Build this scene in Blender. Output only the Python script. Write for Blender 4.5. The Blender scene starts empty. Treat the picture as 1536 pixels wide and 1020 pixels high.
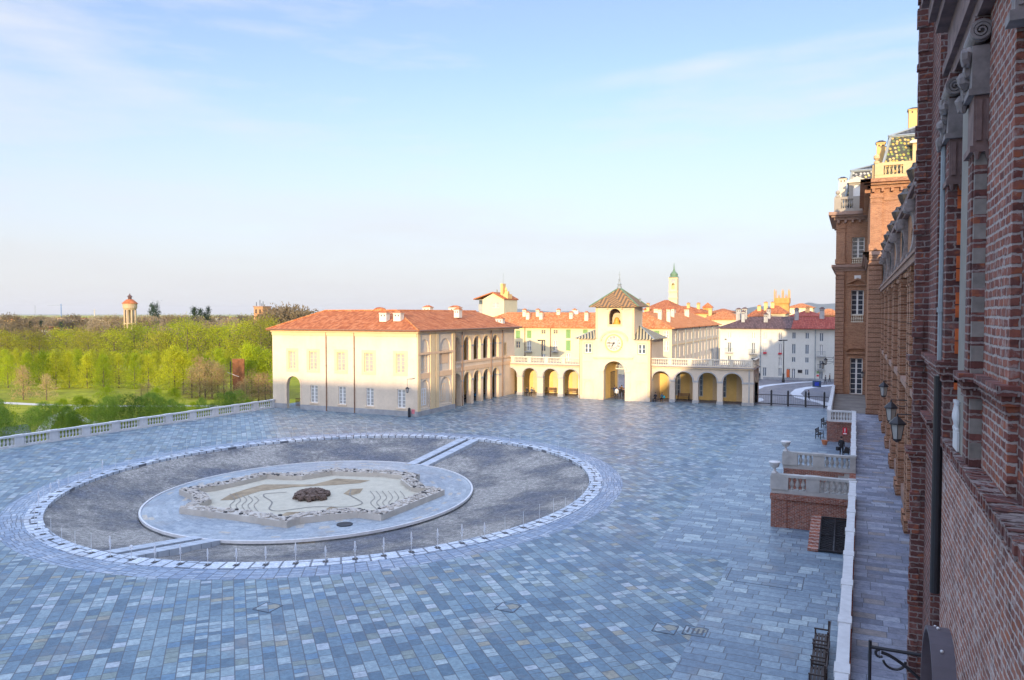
import bpy, bmesh, math, random
from mathutils import Vector, noise as mn
random.seed(7)
R = math.radians
sc = bpy.context.scene
COL = sc.collection

# ------------------------------------------------------------------ camera
FPX = 1130.0
TH = math.atan(39 / FPX)          # pitch down
PHI = math.atan(515 / FPX)        # yaw left of +Y (the palace front runs along +Y)
CAMZ = 12.0
cd = bpy.data.cameras.new('camera')
cam = bpy.data.objects.new('camera', cd)
COL.objects.link(cam)
cam.location = (0, 0, CAMZ)
cam.rotation_euler = (math.pi / 2 - TH, 0, PHI)
cd.sensor_width = 36.0
cd.lens = 36.0 * FPX / 1536
cd.clip_start = 0.1
cd.clip_end = 40000
sc.camera = cam

# ------------------------------------------------------------------ sun + sky
SUN_EL = R(8.0)
SUN_AZ = math.atan2(0.20, -0.98)   # direction towards the sun, clockwise from +Y
sun_dir = Vector((math.sin(SUN_AZ) * math.cos(SUN_EL), math.cos(SUN_AZ) * math.cos(SUN_EL), math.sin(SUN_EL)))
sd = bpy.data.lights.new('sun', 'SUN')
sd.energy = 2.4
sd.angle = R(0.6)
sd.color = (1.0, 0.76, 0.46)
so = bpy.data.objects.new('sun', sd)
COL.objects.link(so)
so.rotation_euler = (-sun_dir).to_track_quat('-Z', 'Y').to_euler()

w = bpy.data.worlds.new('World')
sc.world = w
w.use_nodes = True
nt = w.node_tree
nt.nodes.clear()
def wn(t, **k):
    n = nt.nodes.new(t)
    for a, b in k.items(): setattr(n, a, b)
    return n
wo = wn('ShaderNodeOutputWorld'); bg = wn('ShaderNodeBackground')
sky = wn('ShaderNodeTexSky', sky_type='NISHITA', sun_disc=False, sun_elevation=R(26), sun_rotation=SUN_AZ,
         air_density=1.0, dust_density=1.2, ozone_density=3.5, altitude=200)
sky.sun_elevation = SUN_EL + R(16)
tc = wn('ShaderNodeTexCoord')
mp = wn('ShaderNodeMapping'); mp.inputs['Rotation'].default_value = (0.12, -0.22, 0.5); mp.inputs['Scale'].default_value = (1.0, 1.3, 7.0)
n1 = wn('ShaderNodeTexNoise'); n1.inputs['Scale'].default_value = 1.6; n1.inputs['Detail'].default_value = 7; n1.inputs['Roughness'].default_value = 0.62
r1 = wn('ShaderNodeValToRGB'); r1.color_ramp.elements[0].position = 0.47; r1.color_ramp.elements[1].position = 0.72
mixc = wn('ShaderNodeMix', data_type='RGBA'); mixc.inputs[7].default_value = (2.9, 2.95, 3.1, 1)
sx = wn('ShaderNodeSeparateXYZ')
el = wn('ShaderNodeMapRange'); el.inputs[1].default_value = 0.0; el.inputs[2].default_value = 0.34; el.inputs[3].default_value = 0.90; el.inputs[4].default_value = 0.16; el.interpolation_type = 'SMOOTHSTEP'
mixh = wn('ShaderNodeMix', data_type='RGBA'); mixh.inputs[7].default_value = (2.52, 2.52, 2.60, 1)
fac = wn('ShaderNodeMath', operation='MULTIPLY'); fac.inputs[1].default_value = 0.75
tint = wn('ShaderNodeMix', data_type='RGBA', blend_type='MULTIPLY'); tint.inputs[0].default_value = 1.0; tint.inputs[7].default_value = (0.86, 0.80, 0.79, 1)
L = nt.links.new
L(tc.outputs['Generated'], mp.inputs[0]); L(mp.outputs[0], n1.inputs['Vector']); L(n1.outputs[0], r1.inputs[0])
L(tc.outputs['Generated'], sx.inputs[0]); L(sx.outputs[2], el.inputs[0])
L(sky.outputs[0], tint.inputs[6])
L(tint.outputs[2], mixc.inputs[6]); L(r1.outputs[0], fac.inputs[0]); L(fac.outputs[0], mixc.inputs[0])
# a long thin diagonal vapour streak, broken up by noise
sA = Vector((-.42, .88, .30)); 
def _ray(px, py):
    u = (px - 768) / FPX; v = -(py - 510) / FPX; y = math.cos(TH) + v * math.sin(TH); z = v * math.cos(TH) - math.sin(TH)
    return Vector((u * math.cos(PHI) - y * math.sin(PHI), u * math.sin(PHI) + y * math.cos(PHI), z)).normalized()
last = mixc.outputs[2]
for (a_, b_, wd_, am_, ct_) in (((860, 132), (1370, 44), .016, .55, (1150, 85)), ((-100, -20), (170, 110), .03, .35, (60, 40)), ((200, 290), (520, 300), .02, .30, (380, 290))):
    nn = _ray(*a_).cross(_ray(*b_)).normalized(); cc = _ray(*ct_)
    d1 = wn('ShaderNodeVectorMath', operation='DOT_PRODUCT'); d1.inputs[1].default_value = nn; L(tc.outputs['Generated'], d1.inputs[0])
    ab = wn('ShaderNodeMath', operation='ABSOLUTE'); L(d1.outputs['Value'], ab.inputs[0])
    m1 = wn('ShaderNodeMapRange', interpolation_type='SMOOTHSTEP'); m1.inputs[1].default_value = 0; m1.inputs[2].default_value = wd_; m1.inputs[3].default_value = am_; m1.inputs[4].default_value = 0; L(ab.outputs[0], m1.inputs[0])
    d2 = wn('ShaderNodeVectorMath', operation='DOT_PRODUCT'); d2.inputs[1].default_value = cc; L(tc.outputs['Generated'], d2.inputs[0])
    m2 = wn('ShaderNodeMapRange', interpolation_type='SMOOTHSTEP'); m2.inputs[1].default_value = math.cos(.30); m2.inputs[2].default_value = math.cos(.08); m2.inputs[3].default_value = 0; m2.inputs[4].default_value = 1; L(d2.outputs['Value'], m2.inputs[0])
    nz = wn('ShaderNodeTexNoise'); nz.inputs['Scale'].default_value = 14; nz.inputs['Detail'].default_value = 5; L(tc.outputs['Generated'], nz.inputs['Vector'])
    mu = wn('ShaderNodeMath', operation='MULTIPLY'); L(m1.outputs[0], mu.inputs[0]); L(m2.outputs[0], mu.inputs[1])
    mu2 = wn('ShaderNodeMath', operation='MULTIPLY'); L(mu.outputs[0], mu2.inputs[0]); L(nz.outputs[0], mu2.inputs[1])
    mx = wn('ShaderNodeMix', data_type='RGBA'); mx.inputs[7].default_value = (3.1, 3.1, 3.2, 1); L(mu2.outputs[0], mx.inputs[0]); L(last, mx.inputs[6]); last = mx.outputs[2]
L(last, mixh.inputs[6]); L(el.outputs[0], mixh.inputs[0])
zb = wn('ShaderNodeMapRange'); zb.interpolation_type = 'SMOOTHSTEP'; zb.inputs[1].default_value = 0.50; zb.inputs[2].default_value = 0.85; zb.inputs[3].default_value = 1.0; zb.inputs[4].default_value = 3.9
zm = wn('ShaderNodeVectorMath', operation='SCALE'); L(sx.outputs[2], zb.inputs[0]); L(mixh.outputs[2], zm.inputs[0]); L(zb.outputs[0], zm.inputs['Scale'])   # unseen overhead sky brightened as added fill light
L(zm.outputs[0], bg.inputs[0]); bg.inputs[1].default_value = 0.125
L(bg.outputs[0], wo.inputs[0])

sc.view_settings.view_transform = 'Standard'
sc.view_settings.look = 'None'
sc.view_settings.exposure = 1.35
sc.view_settings.gamma = 1.0
sc.cycles.max_bounces = 5
sc.cycles.transparent_max_bounces = 6

# ------------------------------------------------------------------ pixel rays -> world points (1536 x 1020 photograph)
def ray(px, py):
    u = (px - 768) / FPX; v = -(py - 510) / FPX
    y = math.cos(TH) + v * math.sin(TH); z = v * math.cos(TH) - math.sin(TH)
    c, s = math.cos(PHI), math.sin(PHI)
    return (u * c - y * s, u * s + y * c, z)
def P(px, py, h=0.0):
    r = ray(px, py); t = (h - CAMZ) / r[2]
    return Vector((r[0] * t, r[1] * t, h))
def onX(px, py, X):
    r = ray(px, py); t = X / r[0]
    return Vector((X, r[1] * t, CAMZ + r[2] * t))
def onY(px, py, Y):
    r = ray(px, py); t = Y / r[1]
    return Vector((r[0] * t, Y, CAMZ + r[2] * t))
def Hat(px, py, b):
    r = ray(px, py); t = math.hypot(b[0], b[1]) / math.hypot(r[0], r[1])
    return CAMZ + r[2] * t

# ------------------------------------------------------------------ mesh helpers
class MB:
    def __init__(s): s.v = []; s.f = []; s.m = []; s.mi = 0
    def add(s, vs, fs):
        b = len(s.v); s.v += [tuple(p) for p in vs]
        for f in fs: s.f.append(tuple(i + b for i in f)); s.m.append(s.mi)
    def quad(s, *p): s.add(p, [tuple(range(len(p)))])
    def box(s, x0, y0, z0, x1, y1, z1):
        s.add([(x0,y0,z0),(x1,y0,z0),(x1,y1,z0),(x0,y1,z0),(x0,y0,z1),(x1,y0,z1),(x1,y1,z1),(x0,y1,z1)],
              [(0,3,2,1),(4,5,6,7),(0,1,5,4),(1,2,6,5),(2,3,7,6),(3,0,4,7)])
    def bar(s, p0, p1, wd, z0, z1):
        """upright box along p0-p1 (plan), width wd"""
        p0 = Vector(p0[:2]); p1 = Vector(p1[:2]); d = (p1 - p0).normalized(); n = Vector((-d.y, d.x)) * wd / 2
        q = [p0 + n, p0 - n, p1 - n, p1 + n]
        s.add([(a.x, a.y, z0) for a in q] + [(a.x, a.y, z1) for a in q], [(3,2,1,0),(4,5,6,7),(0,1,5,4),(1,2,6,5),(2,3,7,6),(3,0,4,7)])
    def prism(s, poly, z0, z1, top=True, bot=True):
        n = len(poly)
        s.add([(a[0], a[1], z0) for a in poly] + [(a[0], a[1], z1) for a in poly],
              ([tuple(range(n, 2 * n))] if top else []) + ([tuple(range(n - 1, -1, -1))] if bot else []) + [(i, (i + 1) % n, (i + 1) % n + n, i + n) for i in range(n)])
    def extr(s, prof, axis, a0, a1):
        """profile polygon swept along an axis: axis 'x' -> prof=(y,z), 'y' -> prof=(x,z)"""
        n = len(prof)
        g = (lambda a, t: (t, a[0], a[1])) if axis == 'x' else (lambda a, t: (a[0], t, a[1]))
        s.add([g(a, a0) for a in prof] + [g(a, a1) for a in prof],
              [tuple(range(n)), tuple(range(2 * n - 1, n - 1, -1))] + [(i, (i + 1) % n, (i + 1) % n + n, i + n) for i in range(n)])
    def tube(s, p0, p1, r, n=8, r1=None):
        p0 = Vector(p0); p1 = Vector(p1); r1 = r if r1 is None else r1
        d = (p1 - p0).normalized(); a = d.orthogonal().normalized(); b = d.cross(a)
        vs = [p0 + (a * math.cos(t) + b * math.sin(t)) * r for t in [2 * math.pi * i / n for i in range(n)]]
        vs += [p1 + (a * math.cos(t) + b * math.sin(t)) * r1 for t in [2 * math.pi * i / n for i in range(n)]]
        s.add(vs, [(i, (i + 1) % n, (i + 1) % n + n, i + n) for i in range(n)] + [tuple(range(n - 1, -1, -1)), tuple(range(n, 2 * n))])
    def path(s, pts, r, n=6):
        for a, b in zip(pts, pts[1:]): s.tube(a, b, r, n)
    def lathe(s, prof, c, n=12):
        """prof = [(r, z)], c = centre"""
        k = len(prof); vs = []
        for r, z in prof:
            for i in range(n):
                t = 2 * math.pi * (i + .5) / n; vs.append((c[0] + r * math.cos(t), c[1] + r * math.sin(t), c[2] + z))
        fs = [(j * n + i, j * n + (i + 1) % n, (j + 1) * n + (i + 1) % n, (j + 1) * n + i) for j in range(k - 1) for i in range(n)]
        fs += [tuple(range(n - 1, -1, -1)), tuple(range((k - 1) * n, k * n))]
        s.add(vs, fs)
    def blob(s, c, rx, ry, rz, n=6, jit=0.15, rnd=random):
        vs = [(c[0], c[1], c[2] + rz)]; 
        for j in range(1, n - 1):
            a = math.pi * j / (n - 1)
            for i in range(n + 2):
                t = 2 * math.pi * i / (n + 2); q = 1 + rnd.uniform(-jit, jit)
                vs.append((c[0] + rx * q * math.sin(a) * math.cos(t), c[1] + ry * q * math.sin(a) * math.sin(t), c[2] + rz * q * math.cos(a)))
        vs.append((c[0], c[1], c[2] - rz)); m = n + 2; fs = [(0, 1 + i, 1 + (i + 1) % m) for i in range(m)]
        for j in range(n - 3):
            fs += [(1 + j * m + i, 1 + (j + 1) * m + i, 1 + (j + 1) * m + (i + 1) % m, 1 + j * m + (i + 1) % m) for i in range(m)]
        e = len(vs) - 1; fs += [(e, 1 + (n - 3) * m + (i + 1) % m, 1 + (n - 3) * m + i) for i in range(m)]
        s.add(vs, fs)
    def strip(s, pts, wd, z=None):
        """flat ribbon of width wd along pts"""
        L_ = []; R_ = []
        for i, p in enumerate(pts):
            a = Vector(pts[max(i - 1, 0)]); b = Vector(pts[min(i + 1, len(pts) - 1)]); d = (b - a); d.z = 0; d.normalize()
            n = Vector((-d.y, d.x, 0)) * wd / 2; p = Vector(p)
            L_.append(p + n); R_.append(p - n)
        for i in range(len(pts) - 1): s.quad(L_[i], R_[i], R_[i + 1], L_[i + 1])
    def build(s, name, mats, parent=None, origin=None, smooth=False, local=False):
        o = Vector(wl(parent)) if parent is not None else Vector(origin or (0, 0, 0))
        if origin is not None and parent is not None: o = Vector(origin)
        me = bpy.data.meshes.new(name)
        me.from_pydata(s.v if local else [(a - o.x, b - o.y, c - o.z) for a, b, c in s.v], [], s.f)
        for m in (mats if isinstance(mats, (list, tuple)) else [mats]): me.materials.append(m)
        me.polygons.foreach_set('material_index', s.m)
        if smooth: me.polygons.foreach_set('use_smooth', [True] * len(s.f))
        me.update()
        ob = bpy.data.objects.new(name, me); COL.objects.link(ob)
        WL[ob.name] = o.copy()
        if parent is not None:
            ob.parent = parent; ob.location = o - Vector(wl(parent))
        else: ob.location = o
        return ob
WL = {}
def wl(o): return WL[o.name]
def thing(name, label, cat, loc, group=None):
    o = bpy.data.objects.new(name, None); COL.objects.link(o); o.location = loc; o.empty_display_size = 0.3
    WL[o.name] = Vector(loc); o['label'] = label; o['category'] = cat
    if group: o['group'] = group
    return o
def tag(o, label, cat, group=None):
    o['label'] = label; o['category'] = cat
    if group: o['group'] = group
    return o
def struct(o, kind='structure', label=None):
    o['kind'] = kind
    if label: o['label'] = label
    return o
KIDS = {}
def kids(o): return [c for c in bpy.data.objects if c.parent == o]
def snap(o):
    """remember the tree of a prototype so that copying is quick"""
    return (o, [snap(c) for c in kids(o)])
def dup(tree, loc=None, parent=None, scale=None, rotz=None, label=None):
    o, ch = tree
    c = o.copy(); COL.objects.link(c)
    if parent is not None: c.parent = parent
    if loc is not None: c.location = loc
    if scale is not None: c.scale = scale
    if rotz is not None: c.rotation_euler = (0, 0, rotz)
    if label: c['label'] = label
    WL[c.name] = Vector(loc) if loc is not None else WL.get(o.name, Vector())
    for t in ch: dup(t, parent=c)
    return c

# wall with openings. frame (o, ux, n): point(u, v, d) = o + ux*u + z*v - n*d
class Fr:
    def __init__(s, o, ux, n): s.o = Vector(o); s.u = Vector(ux); s.n = Vector(n)
    def p(s, u, v, d=0.0):
        q = s.o + s.u * u - s.n * d
        return (q.x, q.y, q.z + v)
    def box(s, mb, u0, v0, d0, u1, v1, d1):
        c = [s.p(u0,v0,d0), s.p(u1,v0,d0), s.p(u1,v0,d1), s.p(u0,v0,d1), s.p(u0,v1,d0), s.p(u1,v1,d0), s.p(u1,v1,d1), s.p(u0,v1,d1)]
        mb.add(c, [(0,3,2,1),(4,5,6,7),(0,1,5,4),(1,2,6,5),(2,3,7,6),(3,0,4,7)])
def FY(Y): return Fr((0, Y, 0), (1, 0, 0), (0, -1, 0))      # wall facing the camera side, u = x
def FX(X): return Fr((X, 0, 0), (0, 1, 0), (1, 0, 0))       # wall facing +x, u = y
def FXm(X): return Fr((X, 0, 0), (0, 1, 0), (-1, 0, 0))     # wall facing -x, u = y
def wall(mb, fr, U0, U1, V0, V1, ops=(), depth=0.3, back=False, na=10):
    """ops: (u0, u1, v0, v1, rise) with rise = height of the arch part (0 = square head)"""
    bp = {round(U0, 4), round(U1, 4)}
    for o in ops:
        u0, u1, v0, v1, rise = o
        k = na if rise > 0 else 1
        for i in range(k + 1): bp.add(round(u0 + (u1 - u0) * i / k, 4))
    bp = sorted(b for b in bp if U0 - 1e-4 <= b <= U1 + 1e-4)
    def top(o, u):
        u0, u1, v0, v1, rise = o
        if rise <= 0: return v1
        t = max(-1, min(1, (2 * u - u0 - u1) / (u1 - u0)))
        return v1 - rise + rise * math.sqrt(max(0, 1 - t * t))
    for a, b in zip(bp, bp[1:]):
        m = (a + b) / 2
        cs = sorted([o for o in ops if o[0] < m < o[1]], key=lambda o: o[2])
        ca = cb = V0
        segs = []
        for o in cs:
            if o[2] > max(ca, cb) + 1e-4: segs.append((ca, cb, o[2], o[2]))
            ca, cb = top(o, a), top(o, b)
            mb.quad(fr.p(a, ca), fr.p(b, cb), fr.p(b, cb, depth), fr.p(a, ca, depth))
            if o[2] > V0 + 1e-3: mb.quad(fr.p(a, o[2]), fr.p(b, o[2]), fr.p(b, o[2], depth), fr.p(a, o[2], depth))
        segs.append((ca, cb, V1, V1))
        for s0, s1, t0, t1 in segs:
            mb.quad(fr.p(a, s0), fr.p(b, s1), fr.p(b, t1), fr.p(a, t0))
            if back: mb.quad(fr.p(a, s0, depth), fr.p(b, s1, depth), fr.p(b, t1, depth), fr.p(a, t0, depth))
    for o in ops:
        for u in (o[0], o[1]):
            mb.quad(fr.p(u, o[2]), fr.p(u, o[3] - o[4]), fr.p(u, o[3] - o[4], depth), fr.p(u, o[2], depth))
    for u in (U0, U1): mb.quad(fr.p(u, V0), fr.p(u, V1), fr.p(u, V1, depth), fr.p(u, V0, depth))
    mb.quad(fr.p(U0, V1), fr.p(U1, V1), fr.p(U1, V1, depth), fr.p(U0, V1, depth))
def archring(mb, fr, u0, u1, v0, v1, rise, wd, pr, n=16, legs=False):
    """raised moulding round an arched opening"""
    c = (u0 + u1) / 2; r = (u1 - u0) / 2; vs = v1 - rise
    pts = [(c - math.cos(math.pi * i / n) * r, vs + math.sin(math.pi * i / n) * rise) for i in range(n + 1)]
    pto = [(c - math.cos(math.pi * i / n) * (r + wd), vs + math.sin(math.pi * i / n) * (rise + wd)) for i in range(n + 1)]
    if legs: pts = [(u0, v0)] + pts + [(u1, v0)]; pto = [(u0 - wd, v0)] + pto + [(u1 + wd, v0)]
    for i in range(len(pts) - 1):
        a, b, c_, d_ = pts[i], pts[i + 1], pto[i + 1], pto[i]
        mb.quad(fr.p(*a, -pr), fr.p(*b, -pr), fr.p(*c_, -pr), fr.p(*d_, -pr))
        mb.quad(fr.p(*d_, -pr), fr.p(*c_, -pr), fr.p(*c_, 0), fr.p(*d_, 0))
        mb.quad(fr.p(*a, -pr), fr.p(*b, -pr), fr.p(*b, .02), fr.p(*a, .02))

# ------------------------------------------------------------------ material helpers
class NT:
    def __init__(s, name):
        s.m = bpy.data.materials.new(name); s.m.use_nodes = True; s.t = s.m.node_tree
        s.b = s.t.nodes['Principled BSDF']; s.out = s.t.nodes['Material Output']
    def n(s, t, **k):
        x = s.t.nodes.new(t)
        for a, b in k.items(): setattr(x, a, b)
        return x
    def l(s, a, b): s.t.links.new(a, b)
    def math(s, op, a, b=None, c=None):
        x = s.n('ShaderNodeMath', operation=op)
        for i, q in enumerate((a, b, c)):
            if q is None: continue
            if isinstance(q, (int, float)): x.inputs[i].default_value = q
            else: s.l(q, x.inputs[i])
        return x.outputs[0]
    def mix(s, f, a, b, blend='MIX'):
        x = s.n('ShaderNodeMix', data_type='RGBA', blend_type=blend)
        for i, q in ((0, f), (6, a), (7, b)):
            if isinstance(q, (int, float)): x.inputs[i].default_value = q
            elif isinstance(q, tuple): x.inputs[i].default_value = (*q[:3], 1)
            else: s.l(q, x.inputs[i])
        return x.outputs[2]
    def obj(s): return s.n('ShaderNodeTexCoord').outputs['Object']
    def noise(s, vec, scale, detail=4, rough=.6):
        x = s.n('ShaderNodeTexNoise'); x.inputs['Scale'].default_value = scale; x.inputs['Detail'].default_value = detail; x.inputs['Roughness'].default_value = rough
        s.l(vec, x.inputs['Vector']); return x.outputs[0]
    def ramp(s, f, els, interp='LINEAR'):
        x = s.n('ShaderNodeValToRGB'); cr = x.color_ramp; cr.interpolation = interp
        while len(cr.elements) < len(els): cr.elements.new(0.5)
        for e, (p, c) in zip(cr.elements, els): e.position = p; e.color = (*c[:3], 1)
        s.l(f, x.inputs[0]); return x.outputs[0]
    def bump(s, h, st=.5, dist=.02):
        x = s.n('ShaderNodeBump'); x.inputs['Strength'].default_value = st; x.inputs['Distance'].default_value = dist
        s.l(h, x.inputs['Height']); s.l(x.outputs[0], s.b.inputs['Normal'])
    def fin(s, col, rough=.8, spec=.3, metal=0):
        if isinstance(col, tuple): s.b.inputs['Base Color'].default_value = (*col[:3], 1)
        else: s.l(col, s.b.inputs['Base Color'])
        if isinstance(rough, (int, float)): s.b.inputs['Roughness'].default_value = rough
        else: s.l(rough, s.b.inputs['Roughness'])
        s.b.inputs['Specular IOR Level'].default_value = spec; s.b.inputs['Metallic'].default_value = metal
        return s.m
def sh(c, f): return tuple(min(1, x * f) for x in c)
def plaster(name, c, var=.16, sc_=.35, rough=.9):
    n = NT(name); v = n.obj()
    a = n.noise(v, sc_, 6); b = n.noise(v, 3.5, 5)
    col = n.ramp(a, [(.3, sh(c, 1 - var)), (.7, sh(c, 1 + var * .5))])
    st = n.n('ShaderNodeMapping'); st.inputs['Scale'].default_value = (2.2, 2.2, .22); n.l(v, st.inputs[0])
    s2 = n.noise(st.outputs[0], 1.0, 5)
    col = n.mix(n.ramp(s2, [(.50, (0, 0, 0)), (.78, (.22, .22, .22))]), col, sh(c, .72), 'MIX')
    col = n.mix(.5, col, n.ramp(b, [(.3, (.9, .9, .9)), (.7, (1.06, 1.06, 1.06))]), 'MULTIPLY')
    n.bump(b, .25, .02)
    return n.fin(col, rough, .2)
def simple(name, c, rough=.6, spec=.4, metal=0, var=.15, sc_=4):
    n = NT(name); a = n.noise(n.obj(), sc_, 5)
    return n.fin(n.ramp(a, [(.3, sh(c, 1 - var)), (.7, sh(c, 1 + var))]), rough, spec, metal)
def tiles(name, c1, c2, c3, pitch=.28):
    n = NT(name); v = n.obj()
    x = n.n('ShaderNodeSeparateXYZ'); n.l(v, x.inputs[0])
    g = n.n('ShaderNodeNewGeometry'); sn = n.n('ShaderNodeSeparateXYZ'); n.l(g.outputs['True Normal'], sn.inputs[0])
    sel = n.math('GREATER_THAN', n.math('ABSOLUTE', sn.outputs[0]), n.math('ABSOLUTE', sn.outputs[1]))
    u = n.math('ADD', n.math('MULTIPLY', x.outputs[1], sel), n.math('MULTIPLY', x.outputs[0], n.math('SUBTRACT', 1, sel)))
    uu = n.math('DIVIDE', u, pitch); row = n.math('FLOOR', n.math('DIVIDE', x.outputs[2], .17))
    wv = n.math('ABSOLUTE', n.math('SUBTRACT', n.math('FRACT', uu), .5))
    cb = n.n('ShaderNodeCombineXYZ'); n.l(n.math('FLOOR', uu), cb.inputs[0]); n.l(row, cb.inputs[1])
    wn_ = n.n('ShaderNodeTexWhiteNoise', noise_dimensions='2D'); n.l(cb.outputs[0], wn_.inputs[0])
    a = n.math('ADD', n.math('MULTIPLY', wn_.outputs[0], .5), n.math('MULTIPLY', n.noise(v, .5, 7, .7), .5))
    col = n.ramp(a, [(.22, c1), (.5, c2), (.78, c3)])
    col = n.mix(n.math('MULTIPLY', wv, 1.1), col, sh(c1, .4))
    n.bump(wv, .8, .08)
    return n.fin(col, .85, .2)
def brick(name, c1, c2, mortar, bw=.27, bh=.075, ms=.014, smear=0.0, band=None, var=.5, rough_edges=False):
    n = NT(name); v = n.obj(); x = n.n('ShaderNodeSeparateXYZ'); n.l(v, x.inputs[0])
    wob = n.math('MULTIPLY', n.math('SUBTRACT', n.noise(v, 2.3, 3), .5), .03)
    wob = n.math('ADD', wob, n.math('MULTIPLY', n.math('SUBTRACT', n.noise(v, 14, 4), .5), .045 if rough_edges else .0))
    wox = n.math('MULTIPLY', n.math('SUBTRACT', n.noise(v, 13, 3), .5), .05 if rough_edges else .0)
    cb = n.n('ShaderNodeCombineXYZ'); n.l(n.math('ADD', n.math('ADD', x.outputs[0], x.outputs[1]), wox), cb.inputs[0]); n.l(n.math('ADD', x.outputs[2], wob), cb.inputs[1])
    b = n.n('ShaderNodeTexBrick'); n.l(cb.outputs[0], b.inputs[0])
    b.inputs['Scale'].default_value = 1; b.inputs['Brick Width'].default_value = bw; b.inputs['Row Height'].default_value = bh
    b.inputs['Mortar Size'].default_value = ms; b.inputs['Mortar Smooth'].default_value = .3; b.inputs['Bias'].default_value = 0
    b.inputs['Color1'].default_value = (*c1, 1); b.inputs['Color2'].default_value = (*c2, 1); b.inputs['Mortar'].default_value = (*mortar, 1)
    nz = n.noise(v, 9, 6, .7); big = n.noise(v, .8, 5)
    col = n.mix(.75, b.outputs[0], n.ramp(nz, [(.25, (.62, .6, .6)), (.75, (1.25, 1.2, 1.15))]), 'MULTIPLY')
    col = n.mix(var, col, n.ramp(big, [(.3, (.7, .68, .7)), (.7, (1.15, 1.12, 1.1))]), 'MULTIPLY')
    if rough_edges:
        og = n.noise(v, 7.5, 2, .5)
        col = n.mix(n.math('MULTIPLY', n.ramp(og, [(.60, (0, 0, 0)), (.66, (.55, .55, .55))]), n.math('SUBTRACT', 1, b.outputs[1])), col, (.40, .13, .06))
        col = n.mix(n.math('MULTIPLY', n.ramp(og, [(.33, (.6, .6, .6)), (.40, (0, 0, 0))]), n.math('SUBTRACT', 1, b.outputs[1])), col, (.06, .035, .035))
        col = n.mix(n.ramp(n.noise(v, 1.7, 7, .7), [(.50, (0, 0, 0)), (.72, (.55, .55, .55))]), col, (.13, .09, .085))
    if smear:
        sm = n.ramp(n.noise(v, 5.5, 8, .75), [(.52, (0, 0, 0)), (.68, (smear, smear, smear))])
        col = n.mix(sm, col, mortar)
    if band:
        fb = n.math('FRACT', n.math('DIVIDE', x.outputs[2], band))
        ln = n.math('LESS_THAN', fb, .16)
        col = n.mix(n.math('MULTIPLY', ln, .75), col, sh(c1, .25))
    inv = n.math('SUBTRACT', 1, b.outputs[1])
    n.bump(n.math('ADD', inv, n.math('MULTIPLY', nz, .6)), .9, .018)
    return n.fin(col, .9, .15)
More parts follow.
